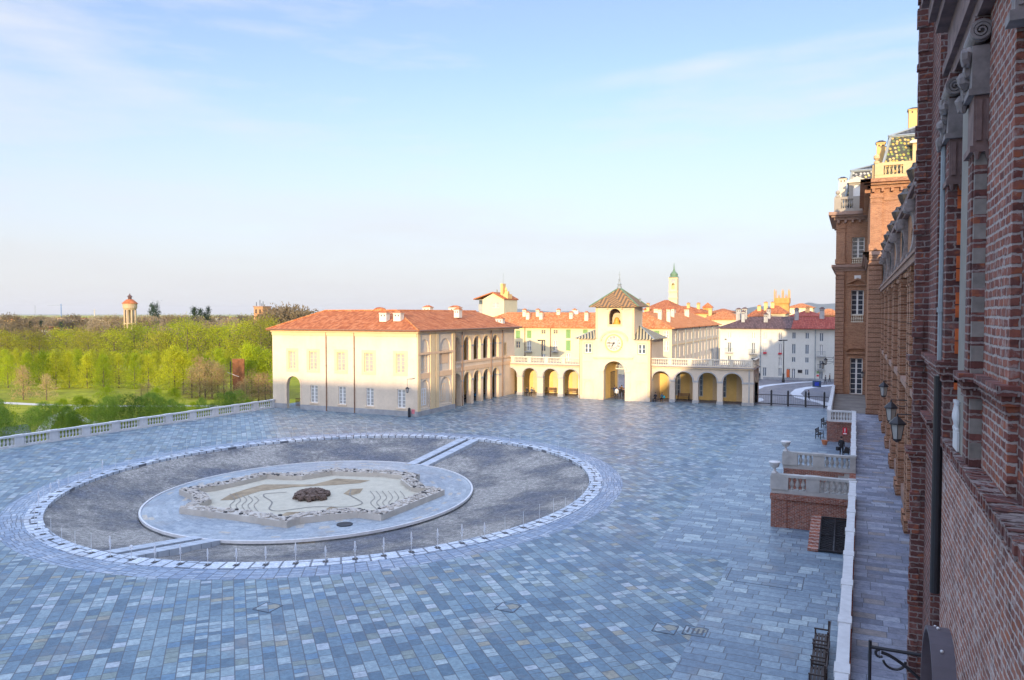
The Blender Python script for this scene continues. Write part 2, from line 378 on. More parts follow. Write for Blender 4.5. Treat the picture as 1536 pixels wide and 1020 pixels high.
def paving(name, rot, rowh, ln, els, polar=None, joint=.022, jcol=(.06, .07, .09), rough=.5, tintsc=.12, spec=.6):
    n = NT(name); v = n.obj()
    if polar:
        x = n.n('ShaderNodeSeparateXYZ'); mm = n.n('ShaderNodeMapping'); mm.inputs['Scale'].default_value = (1 / polar[0], 1 / polar[1], 1); n.l(v, mm.inputs[0]); n.l(mm.outputs[0], x.inputs[0])
        ang = n.math('ARCTAN2', x.outputs[1], x.outputs[0])
        U = n.math('MULTIPLY', ang, polar[2]); V = n.math('MULTIPLY', n.math('SQRT', n.math('ADD', n.math('MULTIPLY', x.outputs[0], x.outputs[0]), n.math('MULTIPLY', x.outputs[1], x.outputs[1]))), polar[1])
        if polar[3]: U, V = V, U
    else:
        mm = n.n('ShaderNodeMapping'); mm.inputs['Rotation'].default_value = (0, 0, rot); n.l(v, mm.inputs[0])
        x = n.n('ShaderNodeSeparateXYZ'); n.l(mm.outputs[0], x.inputs[0]); U, V = x.outputs[0], x.outputs[1]
    vv = n.math('DIVIDE', V, rowh); row = n.math('FLOOR', vv)
    w1 = n.n('ShaderNodeTexWhiteNoise', noise_dimensions='1D'); n.l(row, w1.inputs['W'])
    ul = n.math('MULTIPLY', n.math('ADD', n.math('MULTIPLY', w1.outputs[0], .6), .75), ln)
    # two scales of stone length along a row
    uu = n.math('ADD', n.math('DIVIDE', U, ul), n.math('MULTIPLY', w1.outputs[0], 53.7))
    c = n.math('FLOOR', uu); fu = n.math('FRACT', uu)
    cb = n.n('ShaderNodeCombineXYZ'); n.l(row, cb.inputs[0]); n.l(c, cb.inputs[1])
    w2 = n.n('ShaderNodeTexWhiteNoise', noise_dimensions='2D'); n.l(cb.outputs[0], w2.inputs[0])
    split = n.math('MULTIPLY', n.math('GREATER_THAN', w2.outputs[0], .55), n.math('GREATER_THAN', fu, .55))
    cb2 = n.n('ShaderNodeCombineXYZ'); n.l(row, cb2.inputs[0]); n.l(n.math('ADD', c, n.math('MULTIPLY', split, .37)), cb2.inputs[1])
    w3 = n.n('ShaderNodeTexWhiteNoise', noise_dimensions='2D'); n.l(cb2.outputs[0], w3.inputs[0])
    col = n.ramp(w3.outputs[0], els, 'CONSTANT')
    big = n.noise(v, tintsc, 5, .65)
    col = n.mix(1.0, col, n.ramp(big, [(.3, (.74, .79, .86)), (.5, (1, 1, 1)), (.72, (1.22, 1.17, 1.10))]), 'MULTIPLY')
    fine = n.noise(v, 4.5, 9, .8)
    col = n.mix(1.0, col, n.ramp(fine, [(.34, (.56, .59, .64)), (.66, (1.38, 1.34, 1.28))]), 'MULTIPLY')
    mt = n.noise(v, 1.1, 8, .8)
    col = n.mix(n.ramp(mt, [(.56, (0, 0, 0)), (.74, (.5, .5, .5))]), col, (.15, .14, .145))
    md = n.noise(v, .33, 6, .75)
    col = n.mix(n.ramp(md, [(.55, (0, 0, 0)), (.70, (.6, .6, .6))]), col, (.22, .205, .19))
    def edge(f, size):
        d = n.math('MULTIPLY', n.math('SUBTRACT', .5, n.math('ABSOLUTE', n.math('SUBTRACT', f, .5))), size)
        return n.math('LESS_THAN', d, joint)
    e1 = edge(n.math('FRACT', vv), rowh); e2 = edge(fu, ul)
    e3 = n.math('MULTIPLY', n.math('LESS_THAN', n.math('MULTIPLY', n.math('ABSOLUTE', n.math('SUBTRACT', fu, .55)), ul), joint), n.math('GREATER_THAN', w2.outputs[0], .55))
    e = n.math('MAXIMUM', n.math('MAXIMUM', e1, e2), e3)
    col = n.mix(n.math('MULTIPLY', e, .85), col, jcol)
    rg = n.math('ADD', n.math('MULTIPLY', n.noise(v, .6, 6), .40), rough - .22)
    n.bump(n.math('ADD', n.math('SUBTRACT', 1, e), n.math('MULTIPLY', fine, .5)), .3, .010)
    return n.fin(col, rg, spec)
# ================================================================== materials
STONE = [(0, (0.070, 0.130, 0.189)), (.14, (0.105, 0.179, 0.242)), (.32, (0.149, 0.231, 0.286)), (.50, (0.204, 0.284, 0.330)), (.64, (0.095, 0.185, 0.278)), (.74, (0.273, 0.356, 0.396)), (.84, (0.166, 0.216, 0.213)), (.93, (0.245, 0.244, 0.201)), (.948, (.315, .375, .43))]
STONE2 = [(0, (0.129, 0.190, 0.255)), (.2, (0.166, 0.237, 0.303)), (.45, (0.203, 0.278, 0.342)), (.66, (0.239, 0.320, 0.376)), (.80, (0.157, 0.226, 0.293)), (.9, (0.304, 0.388, 0.429))]
STONE3 = [(0, (.14, .16, .22)), (.2, (.20, .22, .29)), (.42, (.25, .28, .36)), (.6, (.18, .19, .24)), (.75, (.30, .33, .40)), (.88, (.24, .22, .22))]
M = {}
M['pave_diag'] = paving('slate_slabs_diagonal', R(45), .46, .80, STONE, joint=.020, rough=.42)
M['pave_long'] = paving('slate_slabs_long', 0, .52, 1.35, STONE2, joint=.020, rough=.42)
M['pave_terrace'] = paving('terrace_slabs', 0, .48, 1.5, STONE3, joint=.012, rough=.6)
M['pave_ring'] = paving('dark_slab_ring', 0, .55, .45, [(0, (.19, .26, .36)), (.3, (.24, .31, .41)), (.6, (.29, .36, .45)), (.85, (.35, .41, .49))], polar=(17.8, 19.1, 18.5, True), tintsc=.2)
M['ring_white'] = paving('white_stone_ring', 0, .69, 1.6, [(0, (.47, .53, .60)), (.5, (.53, .59, .66)), (.8, (.42, .49, .57))], polar=(17.8, 19.1, 18.5, True), joint=.05, jcol=(.06, .07, .09), tintsc=.15, rough=.55)
M['disc'] = paving('island_pavers', 0, .32, 1.4, [(0, (.26, .31, .35)), (.35, (.31, .36, .40)), (.7, (.36, .41, .44)), (.93, (.42, .39, .33))], polar=(11.1, 11.9, 11.5, False), joint=.014, jcol=(.3, .33, .4), tintsc=.2)
M['town_pave'] = paving('grey_cube_paving', R(20), .5, .5, [(0, (.13, .13, .16)), (.5, (.16, .16, .19)), (.8, (.19, .19, .22))], joint=.01)
M['white_strip'] = simple('pale_stone_band', (.55, .58, .63), .6, var=.1, sc_=2)
def gravel():
    n = NT('basin_gravel'); v = n.obj()
    vo = n.n('ShaderNodeTexVoronoi'); vo.inputs['Scale'].default_value = 7; n.l(v, vo.inputs[0])
    b = n.noise(v, .22, 6, .6); a = n.noise(v, 3.2, 10, .95)
    col = n.ramp(a, [(.36, (.07, .07, .066)), (.5, (.185, .183, .172)), (.64, (.42, .41, .385))])
    col = n.mix(1.0, col, n.ramp(b, [(.38, (.62, .68, .85)), (.50, (1.0, 1.0, 1.02)), (.57, (1.5, 1.47, 1.44))]), 'MULTIPLY')
    sp = n.noise(v, 22, 4, .9)
    col = n.mix(.9, col, n.ramp(sp, [(.36, (.45, .45, .47)), (.62, (1.6, 1.6, 1.6))]), 'MULTIPLY')
    n.bump(n.math('ADD', a, vo.outputs[0]), .9, .08)
    return n.fin(col, .85, .3)
M['gravel'] = gravel()
M['marble'] = simple('white_marble', (.60, .61, .62), .55, var=.10, sc_=3)
M['marble_old'] = plaster('weathered_marble', (.44, .44, .43), .25, 1.2)
M['cream'] = plaster('cream_plaster', (.70, .59, .455), .14)
M['cream_trim'] = plaster('yellow_trim', (.76, .58, .34), .08)
M['pinkish'] = plaster('peach_plaster', (.78, .62, .45))
M['band'] = plaster('peach_band', (.76, .52, .32), .08)
M['yellow_in'] = plaster('ochre_plaster', (.85, .60, .22))
M['vault'] = plaster('vault_plaster', (.60, .47, .30))
M['white_wall'] = plaster('ivory_plaster', (.68, .67, .60), .08)
M['yellow_wall'] = plaster('pale_yellow_plaster', (.76, .66, .42), .1)
M['ochre_wall'] = plaster('warm_ochre_plaster', (.80, .52, .22), .15)
M['grey_plinth'] = plaster('grey_stone_plinth', (.36, .37, .38), .25, .9)
M['tile'] = tiles('terracotta_tiles', (.34, .09, .035), (.58, .18, .06), (.70, .28, .12))
M['tile_or'] = tiles('orange_tiles', (.50, .15, .05), (.74, .26, .08), (.82, .38, .16))
M['tile_dk'] = tiles('brown_tiles', (.09, .055, .055), (.15, .09, .085), (.22, .13, .12))
M['tile_red'] = tiles('dark_red_tiles', (.26, .05, .035), (.38, .08, .055), (.46, .13, .09))
M['copper'] = simple('rusty_copper_pipe', (.22, .12, .07), .5)
M['verdigris'] = simple('verdigris_copper', (.13, .22, .13), .6)
M['lead'] = simple('grey_lead', (.28, .32, .34), .55)
M['iron'] = simple('black_iron', (.025, .025, .03), .45)
M['dark'] = simple('dark_recess', (.02, .02, .024), .7)
M['glass'] = simple('window_glass', (.10, .13, .16), .12, .6, var=.5, sc_=.8)
M['glass_lt'] = simple('curtained_glass', (.36, .36, .34), .35, .5, var=.2, sc_=.6)
M['white_paint'] = simple('white_paint', (.78, .77, .74), .5, var=.05)
M['cream_paint'] = simple('shutter_paint', (.76, .56, .34), .6, var=.08)
M['grey_paint'] = simple('grey_frame_paint', (.52, .55, .56), .5, var=.06)
M['green_paint'] = simple('green_shutter', (.20, .36, .13), .55)
M['wood'] = simple('bench_wood', (.22, .12, .06), .6)
M['dkwood'] = simple('dark_bench_wood', (.05, .035, .03), .5)
M['brass'] = simple('bell_bronze', (.70, .36, .06), .5)
M['corten'] = simple('corten_steel', (.20, .085, .04), .85, .2, var=.4, sc_=1.2)
M['sand'] = plaster('garden_sand', (.50, .47, .38), .12, 1.5)
M['soil'] = plaster('dry_soil', (.34, .27, .18), .4, 1.0)
M['mound'] = simple('brown_shrub', (.12, .085, .07), .9, var=.6, sc_=9)
M['black_line'] = simple('dark_edging', (.06, .065, .07), .7)
M['rock'] = simple('rubble_stone', (.40, .37, .33), .85, var=.35, sc_=3)
M['rockdk'] = simple('dark_rubble', (.07, .07, .07), .9, var=.4, sc_=3)
M['skin'] = simple('skin', (.55, .33, .24), .6)
M['blue_sheet'] = simple('blue_sheet', (.02, .05, .42), .5)
M['navy'] = simple('navy_metal', (.03, .06, .12), .5)
M['red'] = simple('red_paint', (.60, .03, .05), .5)
M['white_sign'] = simple('white_lettering', (.85, .85, .85), .5, var=.02)
M['terracotta_pot'] = simple('terracotta_pot', (.50, .18, .08), .7)
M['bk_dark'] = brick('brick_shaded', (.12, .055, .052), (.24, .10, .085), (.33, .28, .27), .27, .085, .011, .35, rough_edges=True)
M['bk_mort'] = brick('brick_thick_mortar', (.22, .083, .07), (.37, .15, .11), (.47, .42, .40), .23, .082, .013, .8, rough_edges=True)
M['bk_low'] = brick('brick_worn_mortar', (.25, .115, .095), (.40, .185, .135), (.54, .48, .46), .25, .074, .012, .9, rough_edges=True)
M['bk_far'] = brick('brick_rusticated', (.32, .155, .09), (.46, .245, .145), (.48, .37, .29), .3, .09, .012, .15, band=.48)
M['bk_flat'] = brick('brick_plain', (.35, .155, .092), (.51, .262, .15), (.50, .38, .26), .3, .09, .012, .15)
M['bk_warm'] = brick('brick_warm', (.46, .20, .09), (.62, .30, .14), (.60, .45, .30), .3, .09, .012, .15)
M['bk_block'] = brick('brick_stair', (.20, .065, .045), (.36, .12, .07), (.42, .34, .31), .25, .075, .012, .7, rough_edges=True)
M['terracotta'] = simple('orange_terracotta', (.62, .14, .04), .7, var=.25, sc_=5)
M['quoin'] = simple('grey_quoin_stone', (.24, .22, .20), .85, var=.3, sc_=6)
M['greyplaster'] = plaster('grey_reveal_plaster', (.30, .28, .25), .2, 2)
M['cornice_far'] = plaster('brown_cornice', (.36, .24, .19), .2, 1)
M['cornice_dk'] = simple('dark_stone_cornice', (.19, .125, .115), .8, var=.35, sc_=4)
M['cap_stone'] = simple('grey_capital_stone', (.25, .22, .215), .75, var=.3, sc_=6)
M['balu_warm'] = plaster('warm_stone', (.74, .66, .52), .12)
M['villa_gold'] = plaster('golden_brick', (.62, .32, .10), .3, .6)
M['edging'] = simple('grey_edging', (.22, .21, .19), .8)
M['cover'] = simple('weathered_iron', (.09, .10, .12), .6)
def ground_mat():
    n = NT('meadow'); v = n.obj()
    a = n.noise(v, .035, 6, .65); b = n.noise(v, .6, 7, .8)
    col = n.ramp(a, [(.35, (.15, .15, .035)), (.5, (.30, .31, .03)), (.65, (.42, .38, .05))])
    col = n.mix(.9, col, n.ramp(b, [(.3, (.55, .55, .5)), (.7, (1.4, 1.35, 1.2))]), 'MULTIPLY')
    n.bump(b, .6, .3)
    return n.fin(col, .95, .1)
M['grass'] = ground_mat()
M['path'] = simple('pale_gravel_path', (.58, .53, .45), .9, var=.1, sc_=1)
M['asphalt'] = simple('grey_road', (.12, .125, .15), .85, var=.15, sc_=1)

# yellow-and-green glazed tile roofs
def scales(name, tcol, els, size=.62):
    n = NT(name); v = n.obj(); x = n.n('ShaderNodeSeparateXYZ'); n.l(v, x.inputs[0])
    cb = n.n('ShaderNodeCombineXYZ'); n.l(n.math('ADD', x.outputs[0], x.outputs[1]), cb.inputs[0]); n.l(x.outputs[2], cb.inputs[1])
    vo = n.n('ShaderNodeTexVoronoi', voronoi_dimensions='2D'); vo.inputs['Scale'].default_value = 1 / size; vo.inputs['Randomness'].default_value = .55; n.l(cb.outputs[0], vo.inputs[0])
    dot = n.math('LESS_THAN', vo.outputs['Distance'], .33)
    cc = n.n('ShaderNodeSeparateColor'); n.l(vo.outputs['Color'], cc.inputs[0])
    c2 = n.ramp(cc.outputs[0], els, 'CONSTANT')
    return n.fin(n.mix(dot, tcol, c2), .5, .4)
M['scale_roof'] = scales('glazed_scale_tiles', (.045, .05, .035), [(0, (.50, .33, .06)), (.35, (.22, .28, .05)), (.6, (.55, .38, .14)), (.85, (.12, .16, .06))], .36)
M['scale_grey'] = scales('dark_glazed_tiles', (.05, .055, .06), [(0, (.30, .30, .30)), (.4, (.45, .45, .42)), (.7, (.55, .45, .15))], .42)
def chevron(name, c1, c2, per=.85, amp=1.0, cx=0.0, per_x=1.7, side=False):
    n = NT(name); v = n.obj(); x = n.n('ShaderNodeSeparateXYZ'); n.l(v, x.inputs[0])
    u = n.math('ADD', x.outputs[0], x.outputs[1])
    zig = n.math('MULTIPLY', n.math('PINGPONG', n.math('ADD', u, 50 + cx), per_x), amp)
    f = n.math('FRACT', n.math('DIVIDE', n.math('ADD', n.math('MULTIPLY', x.outputs[2], 1.25), zig), per))
    f2 = n.math('LESS_THAN', f, .5)
    b = n.noise(v, 4, 5)
    return n.fin(n.mix(.6, n.mix(f2, c1, c2), n.ramp(b, [(.3, (.7, .7, .7)), (.7, (1.2, 1.2, 1.2))]), 'MULTIPLY'), .6, .3)
M['chevron'] = chevron('chevron_roof_tiles', (.36, .19, .07), (.12, .085, .05), .52, 1.0, .0, 1.45)
M['stripes'] = chevron('striped_roof_tiles', (.52, .43, .25), (.07, .075, .07), .44, 1.0, 0, 40)
def water_mat():
    n = NT('spray_water'); v = n.obj()
    n.b.inputs['Transmission Weight'].default_value = .45; n.b.inputs['IOR'].default_value = 1.2
    n.b.inputs['Alpha'].default_value = .8
    return n.fin((.9, .93, .97), .35, .5)
M['water'] = water_mat()

# ================================================================== ground
PC = Vector((-34.0, 44.8, 0)); PA, PB = 19.1, 17.8      # fountain basin: half axes along y and x
def ell(k, z, n=168, c=PC, off=0.0):
    return [(c[0] + (PB * k + off) * math.cos(2 * math.pi * i / n), c[1] + (PA * k + off) * math.sin(2 * math.pi * i / n), z) for i in range(n)]
def annulus(mb, a, b):
    n = len(a)
    for i in range(n): mb.quad(a[i], a[(i + 1) % n], b[(i + 1) % n], b[i])
GZ = -4.0
# plaza sheet with a hole for the basin: fan between the ring and the plaza outline
mb = MB(); N = 168
ring = ell(1, 0, N, off=.9)
X0, X1, Y0, Y1 = -69.0, 0.0, -60.0, 103.2
def hitrect(a):
    c, s = math.cos(a), math.sin(a)
    ts = []
    if c > 1e-9: ts.append((X1 - PC.x) / c)
    if c < -1e-9: ts.append((X0 - PC.x) / c)
    if s > 1e-9: ts.append((Y1 - PC.y) / s)
    if s < -1e-9: ts.append((Y0 - PC.y) / s)
    t = min(ts); return (PC.x + c * t, PC.y + s * t, 0)
outer = []
for i in range(N):
    a = math.atan2(ring[i][1] - PC.y, ring[i][0] - PC.x); outer.append(hitrect(a))
annulus(mb, ring, outer)
for cx_, cy_ in ((X0, Y0), (X0, Y1), (X1, Y0), (X1, Y1)):        # square corners
    a = math.atan2(cy_ - PC.y, cx_ - PC.x)
    k = min(range(N), key=lambda i: (math.atan2(ring[i][1] - PC.y, ring[i][0] - PC.x) - a) % (2 * math.pi))
    k2 = (k - 1) % N
    mb.quad(outer[k], outer[k2], (cx_, cy_, 0))
plaza = struct(mb.build('plaza_paving', M['pave_diag']))
mb = MB()
mb.quad((-9.35, 37.6, .004), (0, 37.6, .004), (0, 103.0, .004), (-9.35, 103.0, .004))
mb.quad((-5.4, -60, .004), (0, -60, .004), (0, 37.6, .004), (-5.4, 37.6, .004))
struct(mb.build('palace_side_paving', M['pave_long']))
mb = MB(); annulus(mb, ell(1, .004, N, off=.9), ell(1, .004, N, off=2.35)); struct(mb.build('dark_paver_ring', M['pave_ring'], origin=(PC.x, PC.y, 0)))
mb = MB()
annulus(mb, ell(1, .03, N), ell(1, .03, N, off=.95)); annulus(mb, ell(1, .03, N, off=.95), ell(1, -.02, N, off=.95)); annulus(mb, ell(1, .03, N), ell(1, -.9, N))
struct(mb.build('basin_kerb', M['ring_white'], origin=(PC.x, PC.y, 0)))
# gravel bed
IC = Vector((-35.7, 43.9, 0)); IK = .625
mb = MB(); inn = ell(IK, -1.32, N, IC, .1); o_ = ell(1, -.16, N, off=.02)
prev = o_
for k in range(1, 7):
    t = k / 6; cur = []
    for i in range(N):
        z = -.16 + (-1.14) * (t ** .8) + (0 if k == 6 else mn.noise(Vector((math.cos(i / N * 6.283) * 4, math.sin(i / N * 6.283) * 4, k))) * .1)
        cur.append((o_[i][0] * (1 - t) + inn[i][0] * t, o_[i][1] * (1 - t) + inn[i][1] * t, z))
    annulus(mb, prev, cur); prev = cur
struct(mb.build('gravel_bed', M['gravel'], smooth=True))
# island disc
mb = MB(); e1 = ell(IK, -1.1, N, IC)
mb.add(e1, [tuple(range(N))]); annulus(mb, e1, ell(IK, -1.5, N, IC))
struct(mb.build('island_paving', M['disc'], origin=(IC.x, IC.y, 0)))
mb = MB(); annulus(mb, ell(IK, -1.03, N, IC, -.02), ell(IK, -1.03, N, IC, .10)); annulus(mb, ell(IK, -1.03, N, IC, .10), ell(IK, -1.2, N, IC, .10)); annulus(mb, ell(IK, -1.03, N, IC, -.02), ell(IK, -1.11, N, IC, -.02))
struct(mb.build('island_kerb', M['marble'], origin=(IC.x, IC.y, 0)))

# causeways with a central channel
def causeway(name, lab, x0, yo, yi, xi):
    t = thing(name, lab, 'footbridge', (x0, yo, 0))
    for s in (-1, 1):
        mb = MB()
        for k in range(8):
            a, b = k / 8 + .004, (k + 1) / 8 - .004
            pa = [(x0 + (xi - x0) * q, yo + (yi - yo) * q, .02 - 1.06 * q) for q in (a, b)]
            xs = (s * .22, s * 1.05)
            top_ = [(pa[0][0] + xs[0], pa[0][1], pa[0][2]), (pa[0][0] + xs[1], pa[0][1], pa[0][2]), (pa[1][0] + xs[1], pa[1][1], pa[1][2]), (pa[1][0] + xs[0], pa[1][1], pa[1][2])]
            mb.add(top_ + [(p[0], p[1], p[2] - .5) for p in top_], [(0,1,2,3),(0,1,5,4),(1,2,6,5),(2,3,7,6),(3,0,4,7)])
        mb.build('slab_lane', M['white_sl'], t)
    mb = MB(); mb.quad((x0 - .22, yo, -.1), (x0 + .22, yo, -.1), (xi + .22, yi, -1.14), (xi - .22, yi, -1.14))
    mb.build('channel', M['black_line'], t)
M['white_sl'] = simple('white_walk_slabs', (.40, .45, .51), .5, var=.12, sc_=1.5)
causeway('causeway', 'white stone causeway with dark channel on the near left of the basin', -33.4, 25.8, 32.2, -34.2)
causeway('causeway', 'white stone causeway with dark channel on the far side of the basin', -33.6, 63.8, 55.6, -34.4)

# water jets on dark grates round the ring
def jet_proto(kind):
    t = thing('fountain_jet', '', 'water jet', (0, 0, .03), 'fountain jets around the basin ring')
    m = MB(); m.box(-.24, -.22, .031, .24, .22, .045); m.build('grate', M['iron'], t)
    m = MB(); rd = random.Random(kind)
    if kind == 0:
        m.lathe([(.022, 0), (.017, .6), (.012, 1.05)], (0, 0, .04), 5)
        t['label'] = 'thin straight water jet rising from a dark grate on the basin ring'
    elif kind == 1:
        m.lathe([(.03, 0), (.028, .45), (.06, .6), (.085, .72), (.06, .9), (.02, 1.0)], (0, 0, .04), 6)
        for k in range(14): a = rd.uniform(0, 6.28); r = rd.uniform(.03, .12); m.blob((r * math.cos(a), r * math.sin(a), rd.uniform(.35, .85)), .02, .02, .05, 4, .2, rd)
        t['label'] = 'water jet with a frothy head falling back on its dark grate'
    elif kind == 2:
        m.lathe([(.02, 0), (.02, .62), (.1, .66), (.15, .74), (.12, .84), (.03, .9)], (0, 0, .04), 8)
        t['label'] = 'water jet ending in a rounded bead above its dark grate'
    else:
        t['label'] = 'dark grate in the white ring with no water rising'
        return t
    m.build('water', M['water'], t, smooth=True)
    return t
protos = [snap(jet_proto(k)) for k in range(4)]
NJ = 84; used = [False] * 4
for i in range(NJ):
    a = 2 * math.pi * (i + .5) / NJ
    x = PC.x + (PB + .45) * math.cos(a); y = PC.y + (PA + .45) * math.sin(a)
    if min(abs(x + 33.5 - s * .85) for s in (-1, 1)) < .6 and True: pass
    deg = math.degrees(a)
    if deg < 62 or deg > 335: kind = 0
    elif deg > 285: kind = 1
    elif deg > 268: kind = random.choice([1, 2, 2])
    elif deg > 230: kind = 0
    elif deg > 195: kind = random.choice([1, 1, 0])
    else: kind = 0
    if 62 < deg < 96 or 252 < deg < 262 : kind = 3 if random.random() < .55 else 0
    sc_z = random.uniform(.75, 1.05) * (1.15 if 96 < deg < 190 else 1)
    pt = protos[kind]
    if not used[kind]:
        used[kind] = True; o = pt[0]; o.location = (x, y, .03); o.scale = (.62, .62, sc_z); o.rotation_euler = (0, 0, a)
    else: dup(pt, loc=(x, y, .03), scale=(.62, .62, sc_z), rotz=a)

M['garden_wall'] = plaster('pale_garden_wall', (.50, .47, .42), .15, 1.0)
# ornamental garden on the island
IZ = -1.1
pix = [(268.7, 742), (300, 737), (345, 727), (390.6, 716), (425, 717.5), (450, 717), (472, 714), (503, 709.7), (535, 711), (590, 713), (630, 719), (622, 724), (640, 738), (667, 742.5), (625, 760), (572, 781.5), (537, 777), (495, 781), (450, 786), (430, 792.5), (360, 782), (269, 770.6), (290, 760), (287, 750)]
out = [P(x, y, IZ) for x, y in pix]
cen = sum(out, Vector()) / len(out)
def shrink(d):
    r = []
    n = len(out)
    for i, p in enumerate(out):
        v = cen - p; r.append(p + v.normalized() * min(d, v.length * .8))
    return r
g = thing('sunken_garden', 'walled ornamental garden with sand, rubble rim and brown mound on the island', 'garden', (cen.x, cen.y, IZ))
mb = MB(); n = len(out); inr = shrink(1.15); WH = .40
for i in range(n):
    j = (i + 1) % n; a, b, c, d = out[i], out[j], inr[j], inr[i]
    up = Vector((0, 0, WH))
    mb.quad(a, b, b + up, a + up); mb.quad(d, c, c + up, d + up)
    mb.quad(a + up, b + up, c + up * 1.0, d + up * 1.0)
mb.build('wall', M['garden_wall'], g)
mb = MB(); mb.add([(p.x, p.y, IZ + .06) for p in shrink(1.0)], [tuple(range(n))]); mb.build('sand_bed', M['sand'], g)
mb = MB(); rd = random.Random(3)
for k in range(1500):
    i = rd.randrange(n); j = (i + 1) % n; t = rd.random(); q = rd.uniform(.1, .92)
    p = (out[i] * (1 - t) + out[j] * t) * (1 - q) + (inr[i] * (1 - t) + inr[j] * t) * q
    s = rd.uniform(.05, .15); mb.mi = 0 if rd.random() < .87 else 1
    mb.blob((p.x, p.y, IZ + WH + s * .2), s * 1.4, s, s * .7, 4, .35, rd)
struct(mb.build('rubble', [M['rock'], M['rockdk']], g), 'stuff')
mb = MB()
for poly in ([(330, 752), (345, 743), (370, 735), (395, 728), (470, 728), (505, 719), (555, 722), (540, 726), (500, 729), (440, 732), (390, 738), (368, 745), (352, 751)], [(408, 781), (430, 770), (455, 769), (470, 773), (450, 780), (430, 784)], [(487, 766), (497, 761), (508, 764), (505, 769), (492, 770)], [(515, 742), (525, 735), (545, 734), (540, 741), (525, 745)]):
    mb.add([(P(x, y, IZ).x, P(x, y, IZ).y, IZ + .075) for x, y in poly], [tuple(range(len(poly)))])
mb.build('soil_patch', M['soil'], g)
mb = MB()
def curve(pts, wd):
    q = []
    for i in range(len(pts) - 1):
        p0, p1, p2, p3 = [pts[min(max(j, 0), len(pts) - 1)] for j in (i - 1, i, i + 1, i + 2)]
        for s in range(5):
            t = s / 5
            q.append(tuple(.5 * (2 * b + (c - a) * t + (2 * a - 5 * b + 4 * c - d) * t * t + (3 * b - a - 3 * c + d) * t ** 3) for a, b, c, d in zip(p0, p1, p2, p3)))
    q.append(pts[-1]); mb.strip([(*P(x, y, IZ).xy, IZ + .09) for x, y in q], wd)
curve([(430, 740), (400, 742), (396, 746), (408, 755), (404, 765), (420, 768), (470, 762), (520, 762), (543, 757), (535, 750), (525, 744), (527, 736)], .09)
for dx in range(5): curve([(345 + dx * 9, 742 + dx), (352 + dx * 9, 752), (345 + dx * 9, 760), (352 + dx * 9, 770)], .05)
for dx in range(6): curve([(555 + dx * 9, 738), (562 + dx * 9, 748), (556 + dx * 9, 756), (566 + dx * 8, 766 - dx)], .05)
struct(mb.build('edging', M['edging'], g), 'stuff')
mb = MB(); c = P(468, 748, IZ); rd = random.Random(5)
for k in range(150):
    a = rd.uniform(0, 6.283); r = math.sqrt(rd.random()); s = rd.uniform(.12, .26)
    mb.blob((c.x + r * 1.2 * math.cos(a), c.y + r * 1.2 * math.sin(a), IZ + .1 + .45 * (1 - r * r * .8)), s, s, s, 4, .4, rd)
mb.build('brown_mound', M['mound'], g)
mb = MB(); c = P(517, 787, IZ); mb.lathe([(.5, 0), (.5, .05), (.42, .06)], (c.x, c.y, IZ), 20)
tag(mb.build('drain_cover', M['iron'], origin=(c.x, c.y, IZ)), 'round black drain cover beside the garden wall on the island', 'drain cover')
# small covers in the plaza paving
for px, py, lab in ((1043, 947, 'slotted iron drain grate in the plaza joint line'), (998, 943, 'square slab cover outlined in the plaza paving left of the drain grate'), (762, 911, 'small square cover in the diagonal plaza paving'), (402, 911, 'small pale cover in the near left plaza paving'), (1148, 868, 'large rectangular slab hatch near the palace stair')):
    c = P(px, py); s = .42 if px != 1148 else 1.6; sy = .42 if px != 1148 else .9
    t = thing('paving_cover', lab, 'cover', (c.x, c.y, .004))
    mb = MB()
    for a in (-1, 1): mb.box(c.x - s, c.y + a * sy - .02, .002, c.x + s, c.y + a * sy - .004, .012); mb.box(c.x + a * s - .02, c.y - sy + .02, .002, c.x + a * s + .02, c.y + sy - .02, .012)
    if px == 1043:
        for k in range(4): mb.box(c.x - .3 + k * .18, c.y - .25, .004, c.x - .22 + k * .18, c.y + .25, .011)
    mb.build('frame', M['cover'], t)
    mb = MB(); mb.box(c.x - s + .03, c.y - sy + .03, .003, c.x + s - .03, c.y + sy - .03, .008); mb.build('lid', M['pave_long' if px == 1148 else 'pave_diag'], t)

# land
mb = MB(); S = 24000
hx = [(-S, -3000), (-75, -3000)]
mb.quad((-S, -4000, GZ), (S, -4000, GZ), (S, S, GZ), (-S, S, GZ))
struct(mb.build('countryside_ground', M['grass']))
mb = MB(); mb.prism([(-69.0, 103.2), (0.0, 103.2), (1.0, 103.2), (70, 103.2), (160, 420), (-140, 420), (-69, 150)], GZ - .1, -.004)
struct(mb.build('town_square_paving', M['town_pave']))
mb = MB(); mb.quad((-69.0, Y0, GZ - .1), (-69.0, Y1, GZ - .1), (-69.0, Y1, -.01), (-69.0, Y0, -.01)); mb.quad((X0, Y0, GZ - .1), (X1, Y0, GZ - .1), (X1, Y0, -.01), (X0, Y0, -.01))
struct(mb.build('embankment', M['bk_flat']))
mb = MB()
def gpath(pts, wd, z=GZ + .01):
    mb.strip([(*P(x, y, GZ).xy, z) for x, y in pts], wd)
gpath([(-60, 601), (60, 607), (160, 609), (300, 609), (420, 611)], 2.2)
gpath([(120, 609), (95, 619), (80, 626), (60, 650)], 1.6, GZ + .014)
gpath([(110, 622), (130, 632), (175, 640)], 1.5, GZ + .018)
gpath([(340, 612), (410, 613), (470, 613)], 2.5, GZ + .022)
struct(mb.build('park_paths', M['path']))
mb = MB(); mb.add([(*P(x, y, GZ).xy, GZ + .03) for x, y in ((-80, 655), (0, 642), (42, 636), (46, 645), (60, 672), (-80, 700))], [tuple(range(6))])
struct(mb.build('service_road', M['asphalt']))
